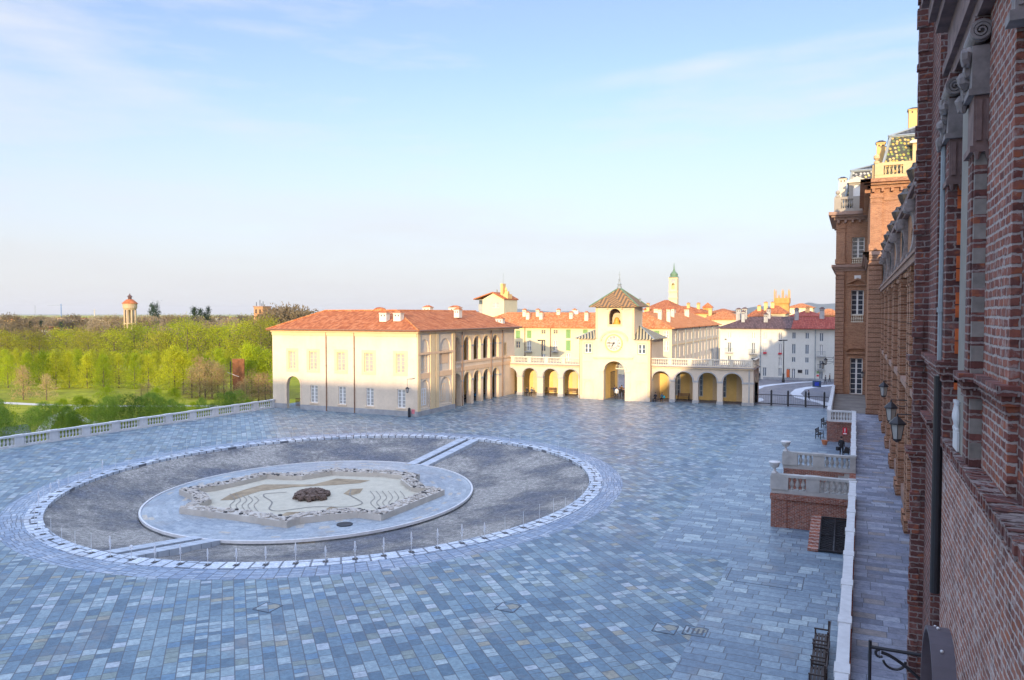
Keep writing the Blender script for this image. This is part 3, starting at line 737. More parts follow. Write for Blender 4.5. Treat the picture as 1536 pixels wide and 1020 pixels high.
mb = MB(); mb.strip([(*P(x, y, 0).xy, .006) for x, y in ((1128, 586), (1140, 580), (1160, 577), (1200, 573.5), (1250, 571))], 1.3)
mb.strip([(*P(x, y, 0).xy, .006) for x, y in ((1262, 577), (1235, 579), (1215, 581), (1200, 584), (1193, 590), (1200, 596), (1215, 600), (1235, 604), (1250, 611))], 1.5)
mb.strip([(*P(x, y, 0).xy, .010) for x, y in ((1128, 603), (1138, 600), (1135, 597), (1128, 597))], 1.5)
struct(mb.build('pale_paving_curves', M['white_strip']))
# ================================================================== shared architectural parts
_wc = {}
def window(parent, fr, u0, u1, v0, v1, d, frame='white_paint', glass='glass', nx=2, ny=4, bar=.035, fw=.07, arch=0.0, name='window'):
    key = (tuple(fr.u), tuple(fr.n), round(u1 - u0, 2), round(v1 - v0, 2), frame, glass, nx, ny, bar, fw, arch, name)
    org = Vector(fr.p(u0, v0, d))
    if key not in _wc:
        f = Fr((0, 0, 0), fr.u, fr.n); W, H = u1 - u0, v1 - v0
        a = MB(); b = MB()
        def hgt(u): 
            if arch <= 0: return H
            t = max(-1, min(1, 2 * u / W - 1)); return H - arch + arch * math.sqrt(max(0, 1 - t * t))
        f.box(a, 0, 0, 0, fw, H - arch, .07); f.box(a, W - fw, 0, 0, W, H - arch, .07); f.box(a, fw, 0, .001, W - fw, fw, .069)
        if arch <= 0: f.box(a, fw, H - fw, .001, W - fw, H, .069)
        else: archring(a, f, fw, W - fw, H - arch - fw, H - fw, arch - fw * .2, fw, .01, 10)
        for i in range(1, nx):
            u = W * i / nx; q = bar * (1.5 if i * 2 == nx else .5); f.box(a, u - q, fw, .004, u + q, hgt(u) - fw, .05)
        for j in range(1, ny):
            v = (H - arch) * j / ny if arch > 0 else H * j / ny; f.box(a, fw, v - bar / 2, .008, W - fw, v + bar / 2, .045)
        if arch > 0: f.box(a, fw, H - arch - bar, .006, W - fw, H - arch + bar, .047)
        K = 10 if arch > 0 else 1
        for k in range(K):
            ua, ub = fw + (W - 2 * fw) * k / K, fw + (W - 2 * fw) * (k + 1) / K
            b.quad(f.p(ua, fw, .03), f.p(ub, fw, .03), f.p(ub, hgt(ub) - .02, .03), f.p(ua, hgt(ua) - .02, .03))
        o = a.build(name, M[frame], parent, origin=org, local=True)
        p = b.build('pane', M[glass], o, local=True)
        _wc[key] = (o.data, p.data)
        return o
    ma, mb_ = _wc[key]
    o = bpy.data.objects.new(name, ma); COL.objects.link(o); o.parent = parent; o.location = org - wl(parent); WL[o.name] = org
    p = bpy.data.objects.new('pane', mb_); COL.objects.link(p); p.parent = o
    return o
BAL = [(.075, 0), (.075, .06), (.04, .1), (.055, .16), (.10, .28), (.095, .36), (.05, .52), (.042, .60), (.07, .64), (.07, .70)]
_bm = {}
def baluster(parent, pos, h, mat, fat=1.0):
    key = (round(h, 2), mat, fat)
    if key not in _bm:
        m = MB(); m.lathe([(r * fat, z / .70 * h) for r, z in BAL], (0, 0, 0), 8)
        o = m.build('baluster', M[mat], parent, origin=pos, smooth=True, local=True); _bm[key] = o.data; return o
    o = bpy.data.objects.new('baluster', _bm[key]); COL.objects.link(o); o.parent = parent; o.location = Vector(pos) - wl(parent); WL[o.name] = Vector(pos)
    return o
def balustrade(t, p0, p1, z, h, panels, nb, mat, wd=.28, post=.55, ends=True, fat=1.0, cope=.14, base=.16, postproud=.04):
    """coping, base and posts as meshes of t, balusters one by one"""
    p0 = Vector(p0); p1 = Vector(p1); L_ = (p1 - p0).length; d = (p1 - p0).normalized()
    a = MB(); a.bar(p0, p1, wd + .06, z + h - cope, z + h); a.build('coping', M[mat], t)
    a = MB(); a.bar(p0, p1, wd, z, z + base); a.build('base_rail', M[mat], t)
    for k in range(panels + 1):
        if not ends and k in (0, panels): continue
        c = L_ * k / panels; s0, s1 = max(0, c - post / 2), min(L_, c + post / 2)
        a = MB(); a.bar(p0 + d * s0, p0 + d * s1, wd + postproud, z + base, z + h - cope)
        a.bar(p0 + d * max(0, s0 - .04), p0 + d * min(L_, s1 + .04), wd + .12, z + h - cope + .01, z + h + .025); a.build('post', M[mat], t)
    for k in range(panels):
        s0 = L_ * k / panels + post / 2; s1 = L_ * (k + 1) / panels - post / 2
        for i in range(nb):
            q = p0 + d * (s0 + (s1 - s0) * (i + .5) / nb); baluster(t, (q.x, q.y, z + base), h - cope - base, mat, fat)
def pipe(parent, x, y, z0, z1, mat='copper', r=.06, name='downpipe', bends=()):
    m = MB(); m.tube((x, y, z0), (x, y, z1), r, 8)
    zz = z0 + 1.2
    while zz < z1: m.tube((x, y, zz), (x, y, zz + .06), r * 1.35, 8); zz += 2.2
    for b in bends: m.path(b, r, 6)
    return m.build(name, M[mat], parent, smooth=False)
def chimney(parent, x, y, z0, z1, wx, wy, mat='white_wall', cap='tile', capname=None):
    m = MB(); m.box(x - wx / 2, y - wy / 2, z0, x + wx / 2, y + wy / 2, z1); m.box(x - wx / 2 - .06, y - wy / 2 - .06, z1 - .12, x + wx / 2 + .06, y + wy / 2 + .06, z1 - .002)
    m.mi = 1
    m.add([(x - wx / 2 - .12, y - wy / 2 - .12, z1 + .001), (x + wx / 2 + .12, y - wy / 2 - .12, z1 + .001), (x + wx / 2 + .12, y + wy / 2 + .12, z1 + .001), (x - wx / 2 - .12, y + wy / 2 + .12, z1 + .001), (x - wx * .2, y, z1 + .3), (x + wx * .2, y, z1 + .3)],
          [(0,1,5,4), (1,2,5), (2,3,4,5), (3,0,4), (3,2,1,0)])
    m.mi = 2
    for s in (-.22, .22): m.box(x + s * wx - .07, y - wy / 2 - .012, z1 - .42, x + s * wx + .07, y - wy / 2 + .05, z1 - .24)
    return m.build('chimney', [M[mat], M[cap], M['dark']], parent)
def gutter(parent, pts, r=.09, mat='copper'):
    m = MB(); m.path(pts, r, 6); return m.build('gutter', M[mat], parent)
TXT = {}
def textmesh(s, size, thick=.01):
    k = (s, size)
    if k in TXT: return TXT[k]
    cu = bpy.data.curves.new('lettering', 'FONT'); cu.body = s; cu.size = size; cu.extrude = thick; cu.align_x = 'CENTER'; cu.align_y = 'CENTER'
    o = bpy.data.objects.new('lettering', cu); COL.objects.link(o); bpy.context.view_layer.update()
    me = bpy.data.meshes.new_from_object(o.evaluated_get(bpy.context.evaluated_depsgraph_get()))
    bpy.data.objects.remove(o); TXT[k] = me; return me
def lettering(parent, s, size, loc, rot, mat, name='lettering'):
    me = textmesh(s, size).copy(); me.materials.clear(); me.materials.append(M[mat])
    o = bpy.data.objects.new(name, me); COL.objects.link(o); o.parent = parent; o.location = Vector(loc) - wl(parent); o.rotation_euler = rot; WL[o.name] = Vector(loc)
    return o

# ================================================================== west block with loggia
bb = thing('loggia_building', 'cream two storey building with terracotta hip roof and arched loggias left of the arcades', 'building', (-57, 75, 0))
fy = FY(75.0); XR = -46.3
xx = lambda px, py=560: onY(px, py, 75.0).x
zz = lambda py, px=520: onY(px, py, 75.0).z
upx = [(433.4, 443.8), (463.9, 475.8), (505.5, 518), (546.7, 559.7), (594, 607.3)]
lpx = [(465.4, 476.4), (507.6, 518.5), (548.8, 560.2), (595.6, 608)]
UZ = (5.05, 7.35); LZ = (.95, 3.15)
ops = [(xx(a), xx(b), UZ[0], UZ[1], 0) for a, b in upx] + [(xx(a), xx(b), LZ[0], LZ[1], 0) for a, b in lpx]
dx0, dx1 = xx(430), xx(450.3); ops.append((dx0, dx1, 0, 4.15, (dx1 - dx0) / 2))
a = MB(); wall(a, fy, -67.9, XR, .0, 9.75, ops, .45)
wall(a, FXm(-67.9), 75.46, 90, 0, 9.75, [(77.6, 80.4, 0.0, 4.1, 1.4)], .4)
# side bays facing the plaza
yx = lambda px, X=XR: onX(px, 560, X).y
fx = FX(XR)
bay = [(75.8, 77.6), (80.2, 83.0)]
ops2 = []
for b0, b1 in bay:
    c = (b0 + b1) / 2; ops2 += [(b0, b1, 5.0, 9.0, (b1 - b0) / 2), (b0, b1, .9, 4.2, (b1 - b0) / 2)]
wall(a, fx, 75.46, 84.0, 0, 9.75, ops2, .14)
a.quad((XR - .14, 75.5, 0), (XR - .14, 84, 0), (XR - .14, 84, 9.75), (XR - .14, 75.4, 9.75))
a.build('wall', M['cream'], bb)
a = MB()     # pilasters and string courses on the side bays
for y0, y1 in ((75.05, 75.6), (77.9, 79.0), (79.2, 79.9), (83.3, 83.95)):
    fx.box(a, y0, .6, -.10, y1, 9.75, .0)
a.build('pilaster', M['cream_trim'], bb)
a = MB(); fx.box(a, 75.0, 4.35, -.05, 84.0, 5.0, 0); fx.box(a, 75.0, 7.2, -.13, 84.0, 7.45, 0); a.build('string_course', M['band'], bb)
a = MB(); fy.box(a, -67.9, 9.35, -.12, XR, 9.75, 0); fy.box(a, -67.9, 9.75, -.35, XR + .35, 10.0, .2); FX(XR).box(a, 75.2, 9.75, -.35, 103.5, 10.0, .2)
a.build('cornice', M['cream_trim'], bb)
a = MB()
fy.box(a, -67.9, 0, -.05, dx0, .62, 0); fy.box(a, dx1, 0, -.05, XR + .05, .62, 0); fx.box(a, 75.0, 0, -.12, 84.0, .6, 0)
a.build('plinth', M['grey_plinth'], bb)
for a0, b0 in upx:
    window(bb, fy, xx(a0), xx(b0), UZ[0], UZ[1], .12, 'cream_paint', 'glass_lt', 2, 5, .05, .10, name='shuttered_window')
    m = MB(); u0, u1 = xx(a0), xx(b0)
    for q in ((u0 - .38, UZ[0] - .32, u0, UZ[1] + .32), (u1, UZ[0] - .32, u1 + .38, UZ[1] + .32), (u0, UZ[1], u1, UZ[1] + .32), (u0, UZ[0] - .32, u1, UZ[0])): fy.box(m, q[0], q[1], -.035, q[2], q[3], 0)
    m.build('window_surround', M['cream_trim'], bb)
for a0, b0 in lpx:
    window(bb, fy, xx(a0), xx(b0), LZ[0], LZ[1], .12, 'white_paint', 'glass_lt', 2, 5, .06, .10)
    m = MB(); fy.box(m, xx(a0) - .1, LZ[0] - .14, -.1, xx(b0) + .1, LZ[0], 0); m.build('sill', M['pinkish'], bb)
fxi = FX(XR - .14)
window(bb, fxi, 76.1, 77.1, 5.35, 7.4, -.02, 'cream_paint', 'glass_lt', 2, 4, .05, .1, name='shuttered_window')
window(bb, fxi, 76.1, 77.1, 1.2, 3.2, -.02, 'white_paint', 'glass_lt', 2, 4, .05, .1)
window(bb, fxi, 80.6, 81.8, 1.2, 3.4, -.02, 'cream_paint', 'glass', 2, 3, .05, .1)
m = MB(); fxi.box(m, 80.5, 5.9, -.03, 82.6, 7.4, 0); m.build('blind_panel', M['band'], bb)
# doorway: passage with benches seen inside
m = MB(); m.box(dx0 - .6, 79.5, 0, dx0 - .25, 80, 4); m.box(dx1 - .15, 75.46, 0, dx1 + .1, 82, 4.4); m.box(dx0 - .9, 75.46, 4.5, dx1 + .1, 82, 4.6); m.build('passage_wall', M['vault'], bb)
archm = MB(); archring(archm, fy, dx0, dx1, .62, 4.15, (dx1 - dx0) / 2, .22, .05, legs=True); archm.build('door_surround', M['pinkish'], bb)
m = MB()
for k in range(9): m.box(dx0 + .05 + k * .2, 76.6, .1, dx0 + .1 + k * .2, 76.65, 1.1)
for z in (.25, .7, 1.1): m.box(dx0, 76.58, z, dx1 - .2, 76.67, z + .05)
m.build('gate', M['wood'], bb)
# loggia
XL = -46.75; fl = FX(XL)
arc = [(84.35 + 2.87 * k, 84.35 + 2.87 * k + 2.12) for k in range(5)]
ops3 = [(y0, y1, 0, 4.33, 1.06) for y0, y1 in arc] + [(y0, y1, 5.85, 9.0, 1.06) for y0, y1 in arc]
a = MB(); wall(a, fl, 84.0, 103.5, 0, 9.75, ops3, .7, back=True, na=12)
a.build('loggia_wall', M['pinkish'], bb)
a = MB(); fl.box(a, 84.0, 4.55, -.08, 103.5, 5.05, 0); fl.box(a, 84.0, 5.55, -.1, 103.5, 5.8, 0); a.build('loggia_band', M['band'], bb)
a = MB()
for y0, y1 in arc:
    for (u0, u1) in ((y0 - .75 + .04, y0), (y1, y1 + .0)):
        if u1 > u0: fl.box(a, u0 - .03, 3.15, -.07, u1 + .04, 3.38, .72); fl.box(a, u0 - .03, 7.72, -.07, u1 + .04, 7.92, .72)
fl.box(a, arc[-1][1] - .04, 3.15, -.07, arc[-1][1] + .75, 3.38, .72); fl.box(a, arc[-1][1] - .04, 7.72, -.07, arc[-1][1] + .75, 7.92, .72)
a.build('capital', M['marble_old'], bb)
a = MB()
for y0, y1 in arc: archring(a, fl, y0, y1, 3.3, 4.33, 1.06, .2, .04); archring(a, fl, y0, y1, 7.9, 9.0, 1.06, .2, .04)
a.build('arch_moulding', M['cream_trim'], bb)
a = MB(); a.box(-51.2, 84.0, 0, -50.9, 103.5, 9.7); a.box(-50.9, 84.0, 0, XL - .7, 84.2, 9.7); a.box(-50.9, 103.3, 0, XL - .7, 103.5, 9.7); a.build('loggia_back_wall', M['yellow_in'], bb)
a = MB(); a.box(-50.9, 84.2, 4.7, XL - .7, 103.3, 4.85); a.box(-50.9, 84.2, 9.3, XL - .7, 103.3, 9.5); a.build('loggia_ceiling', M['vault'], bb)
a = MB()
for y0, y1 in arc:
    for k in range(6): q = y0 + (y1 - y0) * (k + .5) / 6; a.lathe([(r * 1.1, z / .7 * .75) for r, z in BAL], (XL - .3, q, 4.9), 6)
    fl.box(a, y0, 5.62, .1, y1, 5.84, .5)
a.build('parapet', M['marble_old'], bb)
fb = FX(-50.9)
for i, (y0, y1) in enumerate(arc):
    if i != 2: window(bb, fb, y0 + .9, y0 + 2.1, 5.0, 7.6, -.04, 'white_paint', 'glass', 2, 4, .06, .1)
    window(bb, fb, y0 + .9, y0 + 2.1, .3, 3.2, -.04, 'cream_paint', 'glass', 2, 4, .06, .1)
window(bb, fl, 99.6, 100.6, 5.9, 7.9, -.03, 'cream_paint', 'glass_lt', 2, 3, .05, .1, name='shuttered_window')
pipe(bb, XR + .08, 83.98, 0, 9.8); pipe(bb, xx(490), 74.9, 0, 9.8); pipe(bb, xx(532), 74.9, 0, 9.8); pipe(bb, XL + .1, 87.0 - .27 , 0, 9.8); pipe(bb, XL + .1, 95.62 - .27 , 0, 9.8); pipe(bb, XL + .1, 99.1, 0, 9.8)
# roof
ze, zr = 10.05, 12.45
e = [(-68.4, 74.4, ze), (-45.7, 74.4, ze), (-45.7, 104, ze), (-61, 104, ze), (-61, 90, ze), (-68.4, 90, ze)]
r0, r1, r2 = (-65.0, 82, zr), (-53.6, 82, zr), (-53.6, 104, zr)
a = MB()
a.quad(e[0], e[1], r1, r0); a.quad(e[1], e[2], r2, r1); a.quad(e[2], e[3], r2); a.quad(e[3], e[4], r1, r2); a.quad(e[4], e[5], r0, r1); a.quad(e[5], e[0], r0)
a.add([(p[0], p[1], ze - .12) for p in e] + e, [(0,1,2,3,4,5)] + [(i, (i + 1) % 6, (i + 1) % 6 + 6, i + 6) for i in range(6)])
rf = a.build('roof', M['tile'], bb)
a = MB(); a.tube(r0, r1, .13, 6); a.tube(r1, r2, .13, 6); a.tube(e[1], r1, .13, 6); a.tube(e[0], r0, .13, 6); a.build('ridge_tiles', M['tile_or'], rf)
gutter(bb, [e[0], e[1], e[2]], .09)
def at_roof(px, py, Y): q = onY(px, py, Y); return q
for px, Y, wx in ((577, 78.0, 1.0), (598, 78.2, 1.0)):
    q = onY(px, 487, Y); chimney(rf, q.x, Y, 10.9, 12.15, wx, .8)
for px, Y, wx, zt in ((642, 97, 1.25, 13.0), (683, 101, 1.8, 13.0), (687, 92, .8, 12.6)):
    q = onY(px, 470, Y); chimney(rf, q.x, Y, 11.5, zt, wx, .9)
q = onY(758, 485, 103); chimney(rf, q.x, 101.2, 10.0, 11.3, 1.1, .8)
m = MB(); m.blob((-59, 86, 12.5), .9, .9, .45, 7, .02); m.build('skylight_dome', M['tile'], rf)

# ================================================================== arcades and clock tower
AY = 102.0
def arcade(name, label, x0, x1, arches, zc, side=False, zt=1.05):
    t = thing(name, label, 'arcade', ((x0 + x1) / 2, AY, 0))
    f = FY(AY); ops = []
    for a0, a1 in arches: ops.append((a0, a1, 0, 4.1 + (zc - 4.65) * .6, (a1 - a0) / 2))
    a = MB(); wall(a, f, x0, x1, 0, zc, ops, .6, back=True, na=14)
    if side: wall(a, FX(x1), AY + .6, AY + 6.0, 0, zc, [(AY + 1.2, AY + 4.6, 0, 4.1, 1.4)], .5, back=True)
    a.build('arcade_wall', M['cream'], t)
    a = MB()
    for o in ops:
        archring(a, f, o[0], o[1], 0, o[3], o[4], .16, .05)
    a.build('arch_moulding', M['marble_old'], t)
    edges = [x0] + [v for ar in arches for v in ar] + [x1]
    for i in range(0, len(edges), 2):
        u0, u1 = edges[i], edges[i + 1]
        if u1 - u0 < .15: continue
        a = MB(); sp = ops[0][3] - ops[0][4]
        f.box(a, u0 - .05, sp - .14, -.07, u1 + .05, sp + .1, .62); a.build('pier_capital', M['marble_old'], t)
        a = MB(); f.box(a, u0 - .05, 0, -.06, u1 + .05, .4, .62); a.build('pier_base', M['marble_old'], t)
    a = MB(); f.box(a, x0, zc, -.25, x1 + (.25 if side else 0), zc + .14, 5.2); a.build('cornice', M['dkline'], t)
    a = MB(); f.box(a, x0, zc - .12, -.2, x1, zc - .001, 0); a.build('moulding', M['cream_trim'], t)
    a = MB(); a.box(x0, AY + 4.6, 0, x1, AY + 4.9, zc - .002); a.build('back_wall', M['yellow_in'], t)
    a = MB(); a.box(x0, AY + .6, zc - .3, x1 - .5, AY + 4.6, zc - .15); a.build('vault', M['vault'], t)
    fb = FY(AY + 4.6)
    for k, (a0, a1) in enumerate(arches):
        c = a0 + (a1 - a0) * (.62 if side else .3) + (.5 if side else 0)
        if k == 0 and not side: continue
        window(t, fb, c, c + .95, .5, 3.6, -.05, 'grey_paint', 'glass', 2, 4, .05, .08, name='glazed_door')
        m = MB(); fb.box(m, c - .9, 0, -.02, c - .2, 3.9, 0); m.build('wall_panel', M['cream_trim'], t)
    n = max(3, len(arches) + 1)
    balustrade(t, (x0 + .1, AY - .05), (x1 - .1, AY - .05), zc + .14, zt, 5, 9, 'balu_warm', .22, .5, fat=.9)
    if side: balustrade(t, (x1 - .05, AY + .2), (x1 - .05, AY + 5.6), zc + .14, zt, 2, 7, 'balu_warm', .22, .5, fat=.9)
    return t
M['dkline'] = plaster('weathered_ledge', (.32, .27, .24), .2, 1)
xa = lambda px: onY(px, 600, AY).x
arcL = arcade('arcade', 'four arched cream arcade with balustraded terrace between loggia building and clock tower', -49.0, -35.5,
              [(xa(753), xa(775.7)), (xa(783.5), xa(805.6)), (xa(814.2), xa(836.9)), (xa(844.2), xa(867.5))], 4.55)
arcR = arcade('arcade', 'four arched arcade with balustraded terrace to the right of the clock tower', -25.65, xa(1130.0),
              [(xa(977.5), xa(1004)), (xa(1012), xa(1039)), (xa(1047), xa(1075.4)), (xa(1083.8), xa(1113))], 4.8, True)
m = MB(); m.box(xa(1122.5), AY - .08, 0, xa(1124.5), AY, 4.8); m.build('pilaster', M['marble_old'], arcR)
pipe(arcL, -35.75, AY - .1, 0, 4.5, r=.05); pipe(arcR, -25.5, AY - .1, 0, 4.7, r=.05)

tw = thing('clock_tower', 'cream gate tower with white clock face, open belfry and glazed chevron roof', 'clock tower', (-30.5, 101, 0))
TY = 101.0; ft = FY(TY); tx = lambda px: onY(px, 500, TY).x
x0, x1 = tx(870), tx(975.7)
u0, u1 = tx(893.5), tx(951.5); TD = 4.3
ops = [(tx(905.8), tx(937.8), 0, 5.45, 1.45), (tx(877), tx(887.5), 6.55, 7.85, 0), (tx(957.5), tx(968.5), 6.55, 7.85, 0)]
a = MB(); wall(a, ft, x0, x1, 0, 8.55, ops, .8, back=True, na=14)
FX(x1).box(a, TY + .8, 0, 0, TY + 7.5, 8.55, .5); FXm(x0).box(a, TY + .8, 0, 0, TY + 7.5, 8.55, .5)
wall(a, FY(TY + 6.7), x0 + .5, x1 - .5, 0, 8.5, [(tx(905.8) - .1, tx(937.8) + .1, 0, 5.45, 1.45)], .8, back=True)
a.build('gatehouse_wall', M['cream'], tw)
# upper stage
a = MB(); bo = (tx(913.5), tx(931), 10.55, 12.75, .85)
wall(a, ft, u0, u1, 8.56, 12.95, [bo], .45, back=True, na=12)
FX(u1).box(a, TY + .45, 8.0, 0, TY + TD, 12.95, .4)
FXm(u0).box(a, TY + .45, 8.0, 0, TY + TD, 12.95, .4)
FY(TY + TD - .4).box(a, u0 + .4, 8.0, 0, u1 - .4, 12.9, .4)
a.box(u0 + .4, TY + .46, 10.2, u1 - .4, TY + TD - .4, 10.5)
a.build('belfry_wall', M['cream'], tw)
a = MB()
archring(a, ft, bo[0], bo[1], bo[2], bo[3], .85, .2, .06, legs=True); archring(a, ft, tx(913.5) - .15, tx(931) + .15, 12.9, 13.15, .5, .14, .3)
ft.box(a, tx(913) - .15, 10.35, -.12, tx(931.5) + .15, 10.54, 0)
a.build('belfry_surround', M['cream_trim'], tw)
a = MB()
for q0, q1, z0_, z1_ in ((x0, x0 + .35, .6, 8.5), (x1 - .35, x1, .6, 8.5), (u0, u0 + .3, 8.6, 12.9), (u1 - .3, u1, 8.6, 12.9)):
    a = MB(); ft.box(a, q0, z0_, -.05, q1, z1_, 0); a.build('corner_strip', M['cream_trim'], tw)
a = MB(); ft.box(a, tx(890), 5.95, -.22, tx(950), 6.15, 0); ft.box(a, tx(890) + .1, 5.8, -.12, tx(950) - .1, 5.948, 0); ft.box(a, x0, 5.3, -.045, tx(888), 5.42, 0); ft.box(a, tx(955), 5.3, -.045, x1, 5.42, 0); a.build('string_course', M['pinkish'], tw)
a = MB(); archring(a, ft, tx(905.8), tx(937.8), 0, 5.45, 1.45, .28, .08); 
for s0, s1 in ((tx(905.8) - .75, tx(905.8) - .02), (tx(937.8) + .02, tx(937.8) + .75)): ft.box(a, s0, 0, -.06, s1, 3.95, 0); ft.box(a, s0 - .05, 3.95, -.14, s1 + .03, 4.15, 0)
a.build('portal_surround', M['pinkish'], tw)
for c0, c1 in ((tx(876), tx(890)), (tx(954.5), tx(968.5))):
    a = MB(); archring(a, ft, c0 + .1, c1 - .1, .35, 2.55, .5, .13, .05, legs=True); ft.box(a, c0 - .15, 2.75, -.07, c1 + .15, 2.9, 0); a.build('blind_niche', M['pinkish'], tw)
for o in ops[1:]:
    window(tw, ft, o[0], o[1], o[2], o[3], .1, 'white_paint', 'glass', 2, 2, .06, .09)
    a = MB(); 
    for q in ((o[0] - .15, o[2] - .15, o[0], o[3] + .15), (o[1], o[2] - .15, o[1] + .15, o[3] + .15), (o[0], o[3], o[1], o[3] + .15), (o[0], o[2] - .15, o[1], o[2])): ft.box(a, q[0], q[1], -.03, q[2], q[3], 0)
    a.build('window_surround', M['cream_trim'], tw)
# passage
a = MB(); a.box(tx(905.8) - .3, TY + .81, 0, tx(905.8) - .05, TY + 6.69, 4.0); a.box(tx(937.8) + .05, TY + .81, 0, tx(937.8) + .3, TY + 6.69, 4.0)
N_ = 10; c = (tx(905.8) + tx(937.8)) / 2; r = (tx(937.8) - tx(905.8)) / 2 + .05
for i in range(N_):
    t0, t1 = math.pi * i / N_, math.pi * (i + 1) / N_
    a.quad((c - r * math.cos(t0), TY + .81, 4 + 1.45 * math.sin(t0)), (c - r * math.cos(t1), TY + .81, 4 + 1.45 * math.sin(t1)), (c - r * math.cos(t1), TY + 6.69, 4 + 1.45 * math.sin(t1)), (c - r * math.cos(t0), TY + 6.69, 4 + 1.45 * math.sin(t0)))
a.build('passage_vault', M['yellow_in'], tw)
a = MB(); fg = FY(TY + 6.0)
archring(a, fg, c - r + .05, c + r - .05, 3.9, 5.4, 1.42, .06, .05)
for k in range(1, 8):
    t = math.pi * k / 8; a.tube((c, TY + 6, 4), (c - (r - .05) * math.cos(t), TY + 6, 4 + 1.4 * math.sin(t)), .03, 4)
for rr in (.35, .7, 1.05): a.path([(c - rr * math.cos(math.pi * k / 10), TY + 6, 4 + rr * math.sin(math.pi * k / 10)) for k in range(11)], .03, 4)
fg.box(a, c - r, 3.9, 0, c + r, 4.05, .1)
a.build('fanlight_grille', M['white_paint'], tw)
a = MB()
for k in range(7): a.box(c - r + .02 + .0, TY + 3.4 + k * .32, .1, c - r + .05, TY + 3.44 + k * .32, 3.6)
for z in (.1, 1.2, 3.6): a.box(c - r + .02, TY + 3.4, z, c - r + .06, TY + 5.6, z + .07)
a.build('gate_leaf', M['iron'], tw)
# clock
cx, cz = tx(921), 7.95
cf = MB()
def disc(mb, r0, r1, d, n=40):
    for i in range(n):
        t0, t1 = 2 * math.pi * i / n, 2 * math.pi * (i + 1) / n
        q = lambda r, t, dd: ft.p(cx + r * math.cos(t), cz + r * math.sin(t), dd)
        if r0 <= 0: mb.quad(q(r1, t0, d), q(r1, t1, d), ft.p(cx, cz, d))
        else: mb.quad(q(r0, t0, d), q(r0, t1, d), q(r1, t1, d), q(r1, t0, d))
        mb.quad(q(r1, t0, d), q(r1, t1, d), q(r1, t1, .0), q(r1, t0, .0))
disc(cf, 0, 1.08, -.10)
M['clockwhite'] = simple('enamel_dial', (.60, .57, .50), .5, var=.04)
clock = cf.build('clock_face', M['clockwhite'], tw)
a = MB(); disc(a, 1.08, 1.26, -.16); a.build('rim', M['ochre_wall'], clock)
a = MB(); disc(a, .60, .63, -.106)
for k in range(12):
    t = 2 * math.pi * k / 12
a.build('chapter_ring', M['black_line'], clock)
for k, s in enumerate(['XII', 'I', 'II', 'III', 'IIII', 'V', 'VI', 'VII', 'VIII', 'IX', 'X', 'XI']):
    t = math.pi / 2 - 2 * math.pi * k / 12
    lettering(clock, s, .30, ft.p(cx + .83 * math.cos(t), cz + .83 * math.sin(t), -.115), (math.pi / 2, 0, 0), 'iron', 'numeral')
a = MB()
def hand(mb, ang, ln, wd, d):
    t = math.pi / 2 - ang; dx, dz = math.cos(t), math.sin(t); nx_, nz_ = -dz * wd, dx * wd
    pts = [(-.2, .6), (ln * .7, 1.0), (ln, .15)]
    fp = lambda s, k: ft.p(cx + dx * s + nx_ * k, cz + dz * s + nz_ * k, d)
    mb.quad(fp(-.2, .6), fp(ln * .7, 1), fp(ln, 0), fp(ln * .7, -1), fp(-.2, -.6))
hand(a, 2 * math.pi * 7.0 / 12, .62, .07, -.15); hand(a, 2 * math.pi * 45.5 / 60, .95, .05, -.17)
a.build('hands', M['iron'], clock)
a = MB(); disc(a, 0, .13, -.19, 16); a.build('hub', M['black_line'], clock)
a = MB(); archring(a, ft, tx(903), tx(940), 8.3, 9.55, 1.25, .24, .2, 20); a.build('clock_hood', M['cream_trim'], tw)
a = MB(); 
for i in range(20):
    t0, t1 = math.pi * i / 20, math.pi * (i + 1) / 20; rx = (tx(940) - tx(903)) / 2; c_ = (tx(940) + tx(903)) / 2
    a.quad(ft.p(c_ - rx * math.cos(t0), 8.3, -.03), ft.p(c_ - rx * math.cos(t1), 8.3, -.03), ft.p(c_ - rx * math.cos(t1), 8.3 + 1.25 * math.sin(t1), -.03), ft.p(c_ - rx * math.cos(t0), 8.3 + 1.25 * math.sin(t0), -.03))
a.build('clock_panel', M['cream'], tw)
# bell
a = MB(); a.lathe([(.62, 0), (.55, .12), (.42, .35), (.34, .7), (.22, .92), (.05, 1.0)], ((bo[0] + bo[1]) / 2 - .1, TY + 1.3, 10.55), 16)
bell = tag(a.build('bell', M['brass'], origin=((bo[0] + bo[1]) / 2, TY + 1.3, 10.55), smooth=True), 'bronze bell hanging in the open belfry above the clock', 'bell')
